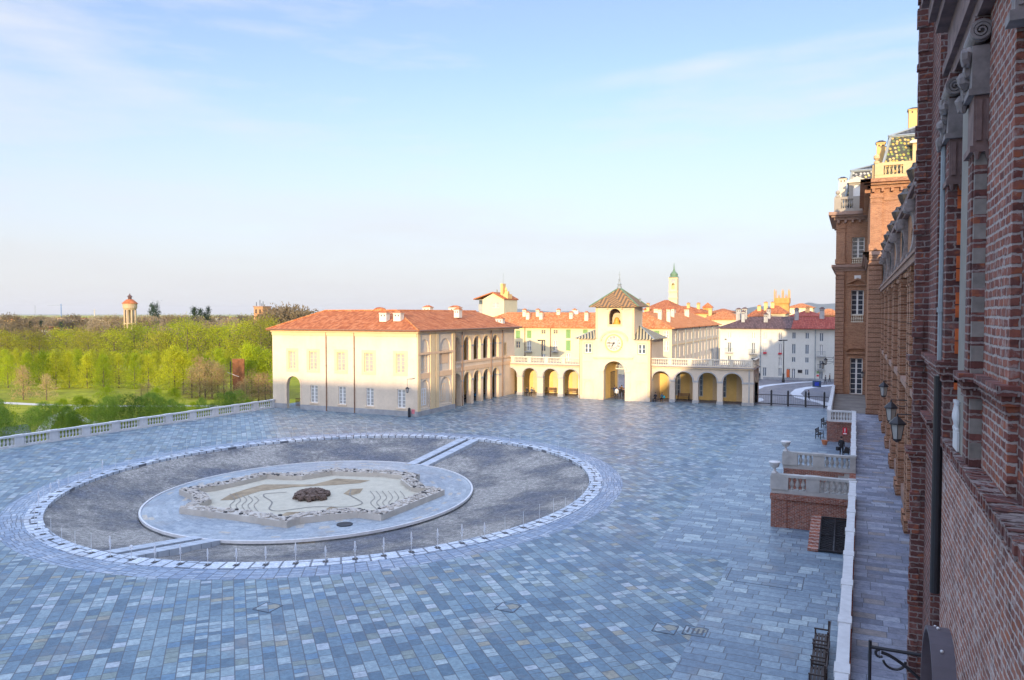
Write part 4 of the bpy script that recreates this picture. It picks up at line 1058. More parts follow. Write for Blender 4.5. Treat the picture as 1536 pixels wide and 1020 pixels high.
# roofs
ov = .75; zc = 12.95; ap = ((u0 + u1) / 2, TY + TD / 2, 15.75)
def pyr(name, x_0, y_0, x_1, y_1, z, apex, mat, parent, trim=True):
    a = MB(); c = [(x_0, y_0, z), (x_1, y_0, z), (x_1, y_1, z), (x_0, y_1, z)]
    for i in range(4): a.quad(c[i], c[(i + 1) % 4], apex)
    a.add([(p[0], p[1], z - .1) for p in c] + c, [(0,1,2,3), (0,1,5,4), (1,2,6,5), (2,3,7,6), (3,0,4,7)])
    o = a.build(name, M[mat], parent)
    if trim:
        a = MB()
        for i in range(4): a.tube(c[i], apex, .09, 6)
        a.build('ridge_flashing', M['verdigris'], o)
    return o
pyr('belfry_roof', u0 - ov, TY - ov, u1 + ov, TY + TD + ov, zc + .1, ap, 'chevron', tw)
for sx_, xo, xi in ((-1, x0 - .55, u0 - .01), (1, x1 + .6, u1 + .01)):
    a = MB(); z = 8.6; top_ = 10.45 if sx_ > 0 else 10.1; ya, yb = TY - .45, TY + 7.6
    xo_, xi_ = xo, xi; cc = [(xo_, ya, z), (xi_ - sx_ * .9, ya, z), (xi_, TY - .02, z), (xi_, TY + 3.6, top_), (xi_, yb, z), (xo_, yb, z)]
    ap2 = (xi_, TY + 2.6, top_)
    a.quad((xo_, ya, z), (xi_, ya, z), ap2); a.quad((xo_, ya, z), ap2, (xo_, yb, z)); a.quad((xo_, yb, z), ap2, (xi_, yb, z))
    a.add([(xo_, ya, z - .12), (xi_, ya, z - .12), (xi_, ya, z), (xo_, ya, z), (xo_, yb, z - .12), (xo_, yb, z)], [(0,1,2,3), (0,3,5,4)])
    a.quad((xo_, ya, z - .12), (xi_, ya, z - .12), (xi_, yb, z - .12), (xo_, yb, z - .12))
    o = a.build('side_roof', M['stripes'], tw)
    a = MB(); a.tube((xo_, ya, z), ap2, .08, 6); a.build('ridge_flashing', M['lead'], o)
a = MB(); a.lathe([(.32, 0), (.34, .25), (.2, .35), (.3, .6), (.14, .8), (.1, 1.1), (.16, 1.25), (.05, 1.45), (.03, 2.4)], (ap[0], ap[1], 15.6), 10)
a.box(ap[0] - .22, ap[1] - .02, 17.5, ap[0] + .22, ap[1] + .02, 17.55); a.build('finial', M['lead'], tw, smooth=False)
a = MB(); a.lathe([(.12, 0), (.12, .6), (.2, .62), (.02, .8)], (u1 - .2, TY + TD - .6, 13.5), 8); a.build('vent_pipe', M['lead'], tw)
pipe(tw, x1 + .08, TY + .1, 0, 8.5, r=.05); pipe(tw, x0 - .06, TY + .1, 0, 8.5, r=.05)
# ================================================================== town houses beyond the arcades
def hiproof(parent, x0, y0, x1, y1, z, zr, mat, inset=None, name='roof', hl=1, hr=1):
    ins = (y1 - y0) / 2 if inset is None else inset
    a = MB(); ym = (y0 + y1) / 2
    c = [(x0, y0, z), (x1, y0, z), (x1, y1, z), (x0, y1, z)]; r0 = (x0 + ins * hl, ym, zr); r1 = (x1 - ins * hr, ym, zr)
    a.quad(c[0], c[1], r1, r0); a.quad(c[1], c[2], r1); a.quad(c[2], c[3], r0, r1); a.quad(c[3], c[0], r0)
    a.add([(p[0], p[1], z - .15) for p in c] + c, [(0,1,2,3), (0,1,5,4), (1,2,6,5), (2,3,7,6), (3,0,4,7)])
    return a.build(name, M[mat], parent)
TWY = 145.0; fT = FY(TWY); bx = lambda px, py=520: onY(px, py, TWY).x; bz = lambda py, px=900: onY(px, py, TWY).z
yh = thing('townhouse', 'pale yellow townhouse with green shutters and long terracotta roof behind the left arcade', 'house', (-50, TWY, 0))
xs = bx(1007.5); xl = bx(735)
wins = []
for px, rows in ((777, ((495.5, 507, 'g'), (512, 522, 'd'))), (793.8, ((495.5, 507, 'g'), (511.5, 525.8, 'c'))), (815, ((494.5, 501, 'd'), (510.5, 527, 'd'), (531, 541, 'c'))), (833.2, ((494.5, 501, 'd'), (510.5, 526, 'c'))),
                 (852.5, ((494, 507, 'g'), (510.5, 526, 'g'), (530, 541, 'c'))), (878, ((494, 500, 'g'), (510, 526, 'g'))), (985, ((496, 507, 'g'), (511, 527, 'c'))), (999, ((496, 507, 'c'), (511, 527, 'c'))), (760, ((496, 507, 'd'), (512, 522, 'd')))):
    for y0, y1, k in rows: wins.append((bx(px) - .5, bx(px) + .5, bz(y1, px), bz(y0, px), k))
a = MB(); wall(a, fT, xl, xs, 0, 9.25, [(w_[0], w_[1], w_[2], w_[3], 0) for w_ in wins], .25)
a.build('wall', M['yellow_wall'], yh)
for w_ in wins:
    if w_[4] == 'g':
        m = MB(); fT.box(m, w_[0], w_[2], -.04, w_[0] + .49, w_[3], .05); fT.box(m, w_[0] + .51, w_[2], -.04, w_[1], w_[3], .05)
        m.build('green_shutter', M['green_paint'], yh)
    else: window(yh, fT, w_[0], w_[1], w_[2], w_[3], .12, 'white_paint' if w_[4] == 'c' else 'cream_paint', 'glass_lt' if w_[4] == 'c' else 'glass', 2, 2, .06, .1)
for px in (793.8, 833.2):
    m = MB(); u = bx(px); z = bz(527, px); m.box(u - .7, TWY - .8, z - .15, u + .7, TWY - .003, z); m.build('balcony_slab', M['marble_old'], yh)
    m = MB(); 
    for k in range(8): m.tube((u - .68 + k * .194, TWY - .76, z), (u - .68 + k * .194, TWY - .76, z + .9), .02, 4)
    m.box(u - .7, TWY - .79, z + .9, u + .7, TWY - .73, z + .95); m.build('balcony_rail', M['iron'], yh)
for px in (787.5, 826): pipe(yh, bx(px), TWY - .1, 0, 9.2, r=.09)
# the long side of the block down the street
fS = FX(xs); ops = []
for k in range(13):
    y = 147.5 + k * 4.0
    for z0, z1 in ((6.6, 8.2), (3.4, 5.5), (.6, 2.4)): ops.append((y, y + 1.1, z0, z1, 0))
a = MB(); wall(a, fS, TWY + .26, 200, 0, 9.25, ops, .25); a.build('street_wall', M['cream'], yh)
for o in ops: window(yh, fS, o[0], o[1], o[2], o[3], .1, 'grey_paint', 'glass', 2, 2, .08, .1)
for k in range(7): pipe(yh, xs + .12, 149.4 + 8 * k, 0, 9.2, r=.12, mat='lead')
a = MB(); fS.box(a, TWY, 5.85, -.1, 200, 6.05, 0); fT.box(a, xl, 9.05, -.12, xs, 9.25, 0); a.build('string_course', M['cream_trim'], yh)
a = MB(); z = 9.3; e = [(xl - 6, TWY - .7, z), (xs + .7, TWY - .7, z), (xs + .7, 200.6, z), (xs - 15, 200.6, z), (xs - 15, TWY + 14, z), (xl - 6, TWY + 14, z)]
r0 = (xl + 1, TWY + 7, 12.4); r1 = (xs - 7, TWY + 7, 12.3); r2 = (xs - 7, 200.6, 12.3)
a.quad(e[0], e[1], r1, r0); a.quad(e[1], e[2], r2, r1); a.quad(e[2], e[3], r2); a.quad(e[3], e[4], r1, r2); a.quad(e[4], e[5], r0, r1); a.quad(e[5], e[0], r0)
a.add([(p[0], p[1], z - .14) for p in e] + e, [(0,1,2,3,4,5)] + [(i, (i + 1) % 6, (i + 1) % 6 + 6, i + 6) for i in range(6)])
rf = a.build('roof', M['tile_or'], yh)
for px, py, Y in ((787, 473, 150), (792, 476, 148.5), (807, 473, 150), (812, 476, 148.5), (838, 473, 151), (857, 476, 149), (880, 473, 148), (862, 472, 153), (990, 474, 150), (1003, 473, 152)):
    q = onY(px, py, Y); chimney(rf, q.x, Y, 10.2, 12.9 if Y > 149 else 12.3, .7, .7, 'balu_warm')
for k in range(8):
    chimney(rf, xs - 7 + (k % 3 - 1) * 2.2, 156 + k * 5.4, 11.0, 13.1, 1.0, .8, 'balu_warm')
m = MB(); m.box(bx(845), 151, 11.5, bx(852), 152, 12.7); m.build('dormer', M['white_wall'], rf)

wh = thing('townhouse', 'ivory four storey townhouse with brown and red tiled roof across the square', 'house', (-10, TWY, 0))
x0, x1 = bx(1080), 8.0
wl_ = []
for px, rows in ((1094.3, ((498, 507, 'l'), (513.5, 528, 'd'), (533.5, 541, 'd'))), (1129.9, ((498, 508, 'l'), (514, 530, 'd'), (537, 545, 'd'))), (1147.3, ((498, 509.5, 'l'), (514.5, 530, 'l'), (551, 564, 'd'))), (1170.4, ((498, 509.5, 'l'), (515.5, 530.5, 'l'), (536, 549, 'l'), (552, 564.5, 'g'))),
                 (1190.7, ((498.5, 508, 'd'), (516, 530.5, 'd'), (535.5, 543, 'd'), (553, 567.5, 'r'))), (1210.6, ((499, 508, 'd'), (517, 531, 'd'), (536, 544, 'd'), (554, 562.5, 'd'))), (1232, ((499.5, 512, 'd'), (517, 533, 'l'), (541, 553, 'd'), (557, 570.5, 'd'))), (1183, ((553, 567.5, 'r'),))):
    for y0, y1, k in rows: wl_.append((bx(px) - .3, bx(px) + .3, max(.02, bz(y1, px)), bz(y0, px), k))
a = MB(); wall(a, fT, x0, x1, 0, 9.35, [(q[0], q[1], q[2], q[3], 0) for q in wl_ if True], .2); FXm(x0).box(a, TWY + .21, 0, 0, TWY + 14, 9.35, .3)
a.build('wall', M['white_wall'], wh)
for q in wl_: window(wh, fT, q[0], q[1], q[2], q[3], .1, 'white_paint' if q[4] != 'd' else 'grey_paint', {'l': 'glass_lt', 'd': 'glass', 'g': 'glass', 'r': 'shopred'}[q[4]] if q[4] != 'r' else 'glass', 2, 1, .05, .06)
for px, z, wd in ((1129.9, 530.5, .75), (1094.3, 528.5, .75), (1232, 534, .75), (1232, 553.5, .6)):
    m = MB(); u = bx(px); zt = bz(z, px); m.box(u - wd, TWY - .7, zt - .12, u + wd, TWY - .003, zt); m.build('balcony_slab', M['marble_old'], wh)
    m = MB()
    for k in range(9): m.tube((u - wd + .04 + k * (2 * wd - .08) / 8, TWY - .67, zt), (u - wd + .04 + k * (2 * wd - .08) / 8, TWY - .67, zt + .8), .018, 4)
    m.box(u - wd, TWY - .7, zt + .8, u + wd, TWY - .64, zt + .85); m.build('balcony_rail', M['iron' if px > 1200 and z > 540 else 'lead'], wh)
for px in (1141, 1223): pipe(wh, bx(px), TWY - .1, 0, 9.3, 'lead', .07)
m = MB(); fT.box(m, bx(1145), 0, -.04, x1, .45, 0); m.build('plinth', M['grey_plinth'], wh)
m = MB(); fT.box(m, x0, 9.1, -.15, x1, 9.35, 0); m.build('eaves_band', M['balu_warm'], wh)
zr = 11.5; ym = TWY + 7
a = MB(); xm = bx(1187)
a.quad((x0 - .7, TWY - .7, 9.4), (xm, TWY - .7, 9.4), (xm, ym, zr), (x0 + 4.5, ym, zr)); a.quad((x0 - .7, TWY - .7, 9.4), (x0 + 4.5, ym, zr), (x0 - .7, TWY + 14.7, 9.4)); a.quad((x0 - .7, TWY + 14.7, 9.4), (x0 + 4.5, ym, zr), (xm, ym, zr), (xm, TWY + 14.7, 9.4))
a.add([(x0 - .7, TWY - .7, 9.28), (xm, TWY - .7, 9.28), (xm, TWY - .7, 9.4), (x0 - .7, TWY - .7, 9.4)], [(0,1,2,3)])
rf = a.build('roof', M['tile_dk'], wh)
a = MB(); a.quad((xm, TWY - .7, 9.4), (x1 + .7, TWY - .7, 9.4), (x1 - 5, ym, zr), (xm, ym, zr)); a.quad((x1 + .7, TWY - .7, 9.4), (x1 + .7, TWY + 14.7, 9.4), (x1 - 5, ym, zr)); a.quad((xm, TWY + 14.7, 9.4), (xm, ym, zr), (x1 - 5, ym, zr), (x1 + .7, TWY + 14.7, 9.4))
a.add([(xm, TWY - .7, 9.28), (x1 + .7, TWY - .7, 9.28), (x1 + .7, TWY - .7, 9.4), (xm, TWY - .7, 9.4)], [(0,1,2,3)])
a.build('roof', M['tile_red'], wh)
for px, Y, zt, wx in ((1108, 152, 12.9, .9), (1117, 150.5, 13.0, .9), (1115, 148.5, 12.4, .6), (1149, 148.5, 11.9, .7), (1153, 151, 12.9, .7), (1195, 150, 12.9, .7), (1233, 151, 13.0, .8)):
    q = onY(px, 475, Y); chimney(rf, q.x, Y, 9.9, zt, wx, .8, 'marble_old', 'tile_dk')
# signs on the ivory house
def sign(name, label, px, py, w_, h_, mat, Y=TWY, proud=.05, letters=None, parent=None):
    q = onY(px, py, Y); m = MB(); m.box(q.x - w_ / 2, Y - proud, q.z - h_ / 2, q.x + w_ / 2, Y - .004, q.z + h_ / 2)
    o = tag(m.build(name, M[mat], origin=(q.x, Y, q.z)), label, 'sign')
    return o
sign('shop_sign', 'black oblong shop sign with pale disc on the ivory house', 1200, 557, .75, .55, 'iron')
sign('wall_sign', 'small green square sign above the red one on the ivory house', 1226.6, 558.5, .4, .38, 'green_paint')
sign('wall_sign', 'small red square sign below the green one on the ivory house', 1226.6, 563.5, .4, .3, 'red')
sign('hanging_flag', 'red flag end under a second floor window beside the left drainpipe of the ivory house', 1147.5, 529.3, .6, .3, 'red', proud=.3)
sign('hanging_flag', 'red flag end under the second floor window left of the tall street lamp', 1170.2, 530.3, .6, .3, 'red', proud=.3)
sign('shop_banner', 'orange and white poster beside the shop door of the ivory house', 1182, 560, .5, 1.4, 'terracotta')

# generic background house
def house(label, px0, px1, pye, pyr, Y, dep, wmat, rmat, zb=0.0, hl=.5, hr=.5, nwin=0, rows=((.25, .6),), name='house', chim=()):
    xa_, xb_ = onY(px0, pye, Y).x, onY(px1, pye, Y).x; ze_ = onY((px0 + px1) / 2, pye, Y).z; zr_ = onY((px0 + px1) / 2, pyr, Y + dep / 2).z
    t = thing(name, label, 'house', ((xa_ + xb_) / 2, Y, zb))
    a = MB(); f = FY(Y); ops = []
    for k in range(nwin):
        u = xa_ + (xb_ - xa_) * (k + .5) / nwin; wd = min(1.1, (xb_ - xa_) / nwin * .3)
        for r_ in rows: ops.append((u - wd / 2, u + wd / 2, ze_ - r_[1] * (8 if len(rows) > 1 else 4), ze_ - r_[0] * (8 if len(rows) > 1 else 4), 0))
    wall(a, f, xa_, xb_, zb, ze_, ops, .2); a.box(xa_ + .001, Y + .2, zb, xb_ - .001, Y + dep, ze_); a.build('wall', M[wmat], t)
    for o in ops: window(t, f, o[0], o[1], o[2], o[3], .08, 'grey_paint', 'glass', 2, 2, .08, .1)
    rf = hiproof(t, xa_ - .6, Y - .6, xb_ + .6, Y + dep + .6, ze_ + .02, max(zr_, ze_ + .8), rmat, min((xb_ - xa_) / 2, dep / 2 * 2 * .5), hl=hl * 2, hr=hr * 2)
    for px, s in chim:
        q = onY(px, pyr, Y + dep / 2); chimney(rf, q.x, Y + dep * .35, ze_, zr_ + s * .6, s * .7, s * .7, 'ochre_wall')
    return t
house('wide terracotta roofed church hall in front of the bell tower', 962, 1062, 470, 459, 226, 16, 'ochre_wall', 'tile', chim=((975, 1.2), (1035, 1.2), (1050, 1.2)))
house('higher hip roofed church nave left of the bell tower', 966, 1010, 464, 450, 245, 22, 'ochre_wall', 'tile')
house('orange roofed house with pale gable end left of the brown roof', 1056, 1104, 479, 466, 205, 18, 'yellow_wall', 'tile_or', chim=((1068, 1.2),))
house('small golden house directly behind the brown tiled roof', 1122, 1148, 474, 463, 235, 14, 'ochre_wall', 'tile', nwin=2, chim=((1140, 1.4),))
house('golden house with brick gable below the battlemented tower', 1143, 1178, 470, 458, 262, 16, 'yellow_wall', 'tile', nwin=3, chim=((1150, 1.6), (1160, 1.6)))
house('long golden mansion with orange roof right of the battlemented tower', 1182, 1219, 461, 455, 310, 14, 'yellow_wall', 'tile_or', nwin=7, rows=((.1, .3), (.45, .65)))
house('low terracotta roof behind the red end of the ivory house', 1185, 1232, 474, 466, 225, 14, 'ochre_wall', 'tile_red', chim=((1212, 1.5),))
house('orange roofed house at the foot of the brick pavilion', 1222, 1262, 473, 463, 240, 16, 'ochre_wall', 'tile_or', nwin=3)
house('distant cream apartment house left of the orange gable roof', 1066, 1096, 468, 463, 330, 14, 'balu_warm', 'tile', nwin=6)
house('distant house with cupola behind the street roofs', 1036, 1060, 468, 463, 300, 14, 'balu_warm', 'tile')
house('low orange roof peeping over the loggia roof', 756, 790, 473, 468, 215, 10, 'ochre_wall', 'tile_or')
# small cupola
q = onY(1061, 470, 280); t = thing('cupola', 'small brick cupola with two arches on the skyline left of the orange gable', 'cupola', (q.x, 280, 8))
a = MB(); wall(a, FY(280), q.x - 1.6, q.x + 1.6, 8, q.z + 2.2, [(q.x - 1.2, q.x - .2, q.z - .4, q.z + 1.4, .5), (q.x + .2, q.x + 1.2, q.z - .4, q.z + 1.4, .5)], 1.5, back=True); a.build('wall', M['villa_gold'], t)
pyr('roof', q.x - 2, 279.5, q.x + 2, 282, q.z + 2.2, (q.x, 280.8, q.z + 4), 'tile', t, False)

# bell tower
BY = 262; q0, q1 = onY(1003.5, 440, BY).x, onY(1015.5, 440, BY).x; zb_ = lambda py: onY(1009, py, BY).z
bt = thing('bell_tower', 'slim yellow bell tower with green onion spire above the town roofs', 'bell tower', ((q0 + q1) / 2, BY, 0))
W_ = q1 - q0; cx_ = (q0 + q1) / 2
a = MB(); wall(a, FY(BY), q0, q1, 0, zb_(417), [(q0 + W_ * .3, q1 - W_ * .3, zb_(434), zb_(425), W_ * .2)], .5, back=True); FXm(q0).box(a, BY + .5, 0, 0, BY + W_, zb_(417), .5); FX(q1).box(a, BY + .5, 0, 0, BY + W_, zb_(417), .5); FY(BY + W_ - .5).box(a, q0 + .5, 0, 0, q1 - .5, zb_(417), .5)
a.build('shaft', M['yellow_wall'], bt)
a = MB()
for py in (417, 437, 447): FY(BY).box(a, q0 - .25, zb_(py) - .25, -.25, q1 + .25, zb_(py) + .12, -.003)
for u in (q0, q1 - .4): FY(BY).box(a, u, zb_(437), -.1, u + .4, zb_(418), -.002)
a.build('cornice', M['cream_trim'], bt)
a = MB(); a.lathe([(W_ * .30, -.04), (W_ * .30, .02)], (0, 0, 0), 16); o = a.build('clock_face', M['marble_old'], bt, origin=(cx_, BY - .05, zb_(421)), local=True); o.rotation_euler = (math.pi / 2, 0, 0)
a = MB(); h = zb_(393) - zb_(415); a.lathe([(W_ * .62, 0), (W_ * .6, h * .04), (W_ * .42, h * .10), (W_ * .50, h * .18), (W_ * .42, h * .28), (W_ * .18, h * .42), (W_ * .09, h * .58), (W_ * .02, h)], (cx_, BY + W_ / 2, zb_(416)), 12)
a.build('spire', M['verdigris'], bt, smooth=True)

# villa with roof terrace tower
VY = 190; vz = lambda py: onY(735, py, VY).z; vx = lambda px: onY(px, 455, VY).x
vl = thing('villa', 'tall pale yellow villa with gable and chimney turret behind the loggia roof', 'villa', (vx(738), VY, 0))
a = MB(); f = FY(VY); wo_ = (vx(738), vx(749), vz(462), vz(453), 0)
wall(a, f, vx(724), vx(756), 0, vz(449), [wo_], .2)
a.add([f.p(vx(724), vz(449)), f.p(vx(756), vz(449)), f.p(vx(739.5), vz(440)), f.p(vx(724), vz(449), 9), f.p(vx(756), vz(449), 9), f.p(vx(739.5), vz(440), 9)], [(0,1,2), (3,4,5)])
a.box(vx(724), VY + .2, 0, vx(756), VY + 9, vz(449) - .01); a.build('wall', M['yellow_wall'], vl)
a = MB(); a.box(vx(715.5), VY + 1, 0, vx(724) - .01, VY + 8, vz(456)); a.box(vx(715.5), VY + 1, vz(450), vx(724) - .01, VY + 8, vz(449)); a.build('side_wing', M['marble_old'], vl)
a = MB(); a.box(vx(716), VY + 1.1, vz(456) + .01, vx(724) - .02, VY + 7.9, vz(450) - .01); a.build('loggia_glazing', M['glass'], vl)
a = MB()
for (A, B) in (((vx(711), vz(449.5)), (vx(739.5), vz(439.5))), ((vx(739.5), vz(439.5)), (vx(757), vz(449.5)))):
    a.add([(A[0], VY - .5, A[1]), (B[0], VY - .5, B[1]), (B[0], VY + 9.5, B[1]), (A[0], VY + 9.5, A[1]), (A[0], VY - .5, A[1] + .3), (B[0], VY - .5, B[1] + .3), (B[0], VY + 9.5, B[1] + .3), (A[0], VY + 9.5, A[1] + .3)], [(0,1,2,3), (4,5,6,7), (0,1,5,4), (1,2,6,5), (2,3,7,6), (3,0,4,7)])
a.build('roof', M['tile'], vl)
window(vl, f, wo_[0], wo_[1], wo_[2], wo_[3], .1, 'grey_paint', 'glass_lt', 6, 2, .1, .1)
a = MB(); a.box(vx(746), VY + 2, vz(446), vx(749.5), VY + 4, vz(425)); a.box(vx(750), VY + 2, vz(448), vx(757), VY + 5, vz(441)); a.box(vx(755), VY + 2, vz(441), vx(757.5), VY + 3, vz(437)); a.lathe([(.5, 0), (.3, .8), (.45, 1.2), (.1, 2.0)], (vx(752), VY + 3, vz(441)), 8); a.build('turret', M['ochre_wall'], vl)
a = MB(); a.tube((vx(748), VY + 3, vz(425)), (vx(748), VY + 3, vz(409)), .06, 5); a.tube((vx(738.6), VY + 3, vz(440)), (vx(738.6), VY + 3, vz(434)), .25, 6); a.build('antenna', M['lead'], vl)

# battlemented brick tower
CY = 290; kz = lambda py: onY(1172, py, CY).z; kx = lambda px: onY(px, 450, CY).x
kt = thing('castle_tower', 'golden brick tower with corner pinnacles and battlements on the skyline', 'tower', (kx(1172), CY, 0))
a = MB(); a.box(kx(1162), CY, 0, kx(1183), CY + 5.5, kz(455)); a.box(kx(1161), CY - .4, kz(455), kx(1184), CY + 6, kz(447)); a.build('shaft', M['villa_gold'], kt)
for u in (1161, 1166.7, 1172.5, 1178, 1182.2):
    for y in (CY - .4, CY + 5.2):
        a = MB(); hgt = 436 if u in (1161, 1172.5, 1182.2) else 444; w2 = (kx(1163) - kx(1161)) * .7
        a.box(kx(u), y, kz(447), kx(u) + w2, y + w2, kz(hgt) - .3); a.lathe([(w2 * .6, 0), (w2 * .4, .4), (.05, .9)], (kx(u) + w2 / 2, y + w2 / 2, kz(hgt) - .3), 6); a.build('battlement', M['villa_gold'], kt)

# hills far behind the town
a = MB(); HYs = 9000
def ridge(px0, px1, fn, Y, z0=-4, dep=2500):
    n = 60; top_ = []; 
    for i in range(n + 1):
        px = px0 + (px1 - px0) * i / n; q = onY(px, fn(px), Y); top_.append(q)
    for i in range(n):
        A, B = top_[i], top_[i + 1]
        a.quad((A.x, A.y - dep, z0), (B.x, B.y - dep, z0), B, A); a.quad(A, B, (B.x, B.y + dep, z0), (A.x, A.y + dep, z0))
bump = lambda px, c, w_, h: h * math.exp(-((px - c) / w_) ** 2)
nz_ = lambda px: mn.noise(Vector((px * .05, 3.1, 0))) * 2.2
ridge(1040, 1420, lambda px: 470 - bump(px, 1130, 30, 8) - bump(px, 1155, 18, 7) - bump(px, 1210, 22, 13) - bump(px, 1250, 30, 12) - bump(px, 1300, 40, 14) + nz_(px) * .8, 9000)
ridge(560, 960, lambda px: 473 - bump(px, 700, 40, 6) - bump(px, 775, 35, 10) - bump(px, 850, 30, 6) + nz_(px + 90) * .5, 9500)
ridge(-900, 600, lambda px: 474.5 - bump(px, 40, 120, 3) + nz_(px + 300) * .4, 9800)
M['hill'] = simple('forested_hills', (.07, .10, .10), .95, .05, var=.3, sc_=.002)
struct(a.build('hills', M['hill']))
# ================================================================== brick palace
TZ = 1.9     # terrace level
def pilaster(parent, f, u0, u1, z0, z1, pr=.28, mat='bk_far', band=True):
    a = MB(); f.box(a, u0, z0, -pr, u1, z1, 0); f.box(a, u0 - .1, z0, -pr - .1, u1 + .1, z0 + .6, -.003); f.box(a, u0 - .08, z1 - .45, -pr - .1, u1 + .08, z1 - .3, -.003); f.box(a, u0 - .05, z1 - .9, -pr - .05, u1 + .05, z1 - .8, -.003)
    return a.build('pilaster', M[mat], parent)
def cornice(parent, f, u0, u1, z, mat, pr=.7, h=.8, corb=0, name='cornice', ret=0):
    a = MB(); f.box(a, u0 - pr * .3, z, -pr * .3, u1, z + h * .35, 0); f.box(a, u0 - pr * .65, z + h * .35, -pr * .65, u1, z + h * .6, 0); f.box(a, u0 - pr, z + h * .6, -pr, u1, z + h, ret)
    for k in range(corb):
        u = u0 + .25 + (u1 - u0 - .5) * k / max(1, corb - 1); f.box(a, u - .12, z - .35, -pr * .55, u + .12, z - .002, -.01)
    return a.build(name, M[mat], parent)
def palwin(parent, f, u0, u1, z0, z1, kind, d=.35, surround='bk_flat', nx=2, ny=5):
    w_ = window(parent, f, u0, u1, z0, z1, d, 'white_paint', 'glass_pal', nx, ny, .07, .1, name='door' if kind == 'door' else 'window')
    a = MB()
    for q in ((u0 - .35, z0, u0 - .002, z1 + .3), (u1 + .002, z0, u1 + .35, z1 + .3), (u0, z1 + .002, u1, z1 + .3)): f.box(a, q[0], q[1], -.1, q[2], q[3], 0)
    c = (u0 + u1) / 2; W = (u1 - u0) / 2 + .55
    if kind in ('tri', 'seg', 'door'):
        n = 2 if kind == 'tri' else 10
        pts = [(c - W + 2 * W * i / n, z1 + .75 + (.55 * (1 - abs(2 * i / n - 1)) if kind == 'tri' else .5 * math.sqrt(max(0, 1 - (2 * i / n - 1) ** 2)))) for i in range(n + 1)]
        for A, B in zip(pts, pts[1:]):
            a.add([f.p(A[0], A[1], -.35), f.p(B[0], B[1], -.35), f.p(B[0], B[1] + .2, -.35), f.p(A[0], A[1] + .2, -.35), f.p(A[0], A[1], 0), f.p(B[0], B[1], 0), f.p(B[0], B[1] + .2, 0), f.p(A[0], A[1] + .2, 0)], [(0,1,2,3), (0,1,5,4), (3,2,6,7)])
        f.box(a, c - W, z1 + .55, -.3, c + W, z1 + .73, 0)
    a.build('window_surround', M[surround], parent)
    return w_
M['gold_stone'] = plaster('golden_stone', (.58, .44, .25), .15)
M['grey_stone'] = plaster('grey_beige_stone', (.36, .33, .29), .2)
M['marble_dk'] = plaster('worn_terrace_stone', (.22, .20, .18), .35, .5)
M['glass_pal'] = simple('palace_glass', (.05, .06, .08), .1, .6, var=.4, sc_=1)
fp = FY(104.0); px_ = lambda px: onY(px, 450, 104).x
fpav = thing('palace_pavilion', 'shaded brick corner pavilion with white french windows and dark glazed mansard roof', 'palace', (4, 104, 0))
L0, L1 = -2.36, 1.35
wu0, wu1 = px_(1276.5), px_(1295.5)
opsf = [(wu0, wu1, TZ, 6.45, 0), (wu0, wu1, 10.95, 15.0, 0), (wu0, wu1, 18.35, 21.6, 0)]
a = MB(); wall(a, fp, L0, 12, 0, 23.9, opsf, .45); FXm(L0).box(a, 104.0 + .46, 0, 0, 124, 23.9, .4); a.box(L0 + .4, 104.5, 0, 12, 123.9, 23.8)
a.build('wall', M['bk_flat'], fpav)
pilaster(fpav, fp, L0, px_(1266), TZ, 17.4); pilaster(fpav, fp, px_(1298.5), L1 + .3, TZ, 17.4); pilaster(fpav, fp, L0, px_(1266), 18.3, 23.2, .22, 'bk_flat'); pilaster(fpav, fp, px_(1299), L1 + .3, 18.3, 23.2, .22, 'bk_flat')
cornice(fpav, fp, L0, 3, 17.4, 'cornice_far', .5, .8); cornice(fpav, fp, L0, 3, 23.8, 'cornice_far', .9, 1.0, 7)
cornice(fpav, FXm(L0), 104.2, 120, 23.802, 'cornice_far', .9, .99); cornice(fpav, FXm(L0), 104.2, 120, 17.402, 'cornice_far', .5, .79)
palwin(fpav, fp, wu0, wu1, TZ, 6.45, 'door', ny=7); palwin(fpav, fp, wu0, wu1, 11.9, 15.0, 'tri', ny=5); palwin(fpav, fp, wu0, wu1, 19.0, 21.6, 'none', ny=5)
for z, h in ((10.96, .95), (18.31, .75)):
    a = MB(); fp.box(a, wu0, z + h - .12, .0, wu1, z + h, .25); fp.box(a, wu0, z, .0, wu1, z + .1, .25)
    for k in range(6): u = wu0 + (wu1 - wu0) * (k + .5) / 6; a.lathe([(r, q / .7 * (h - .2)) for r, q in BAL], (u, 104.12, z + .1), 6)
    a.build('window_parapet', M['balu_warm'], fpav)
a = MB(); fp.box(a, px_(1281), 16.4, -.06, px_(1291), 16.85, 0); a.build('plaque', M['white_paint'], fpav)
t_ = fpav
def roof_bal(parent, x0, x1, Y, z, h, n1, mat):
    a = MB(); a.box(x0, Y, z, x1, Y + .4, z + .45); a.box(x0, Y, z + h - .3, x1, Y + .42, z + h); a.build('coping', M[mat], parent)
    w_ = (x1 - x0 - .8) / n1
    for k in range(n1 + 1):
        a = MB(); c = x0 + .4 + k * w_; a.box(max(x0, c - .4), Y - .03, z + .45, min(x1, c + .4), Y + .43, z + h - .3); a.build('post', M[mat], parent)
    for k in range(n1):
        for i in range(5): baluster(parent, (x0 + .8 + k * w_ + (w_ - .8) * (i + .5) / 5, Y + .2, z + .45), h - .75, mat, 1.25)
roof_bal(fpav, L0 - .3, L1 + 1.2, 103.9, 24.82, 1.9, 2, 'grey_stone')
a = MB(); FXm(L0 - .3).box(a, 104.4, 24.82, 0, 118, 26.7, .35); a.lathe([(.3, 0), (.3, .2), (.1, .3), (.28, .5), (.28, .7), (.05, .9)], (L0 + .1, 104.1, 26.72), 8); a.build('parapet', M['grey_stone'], fpav)
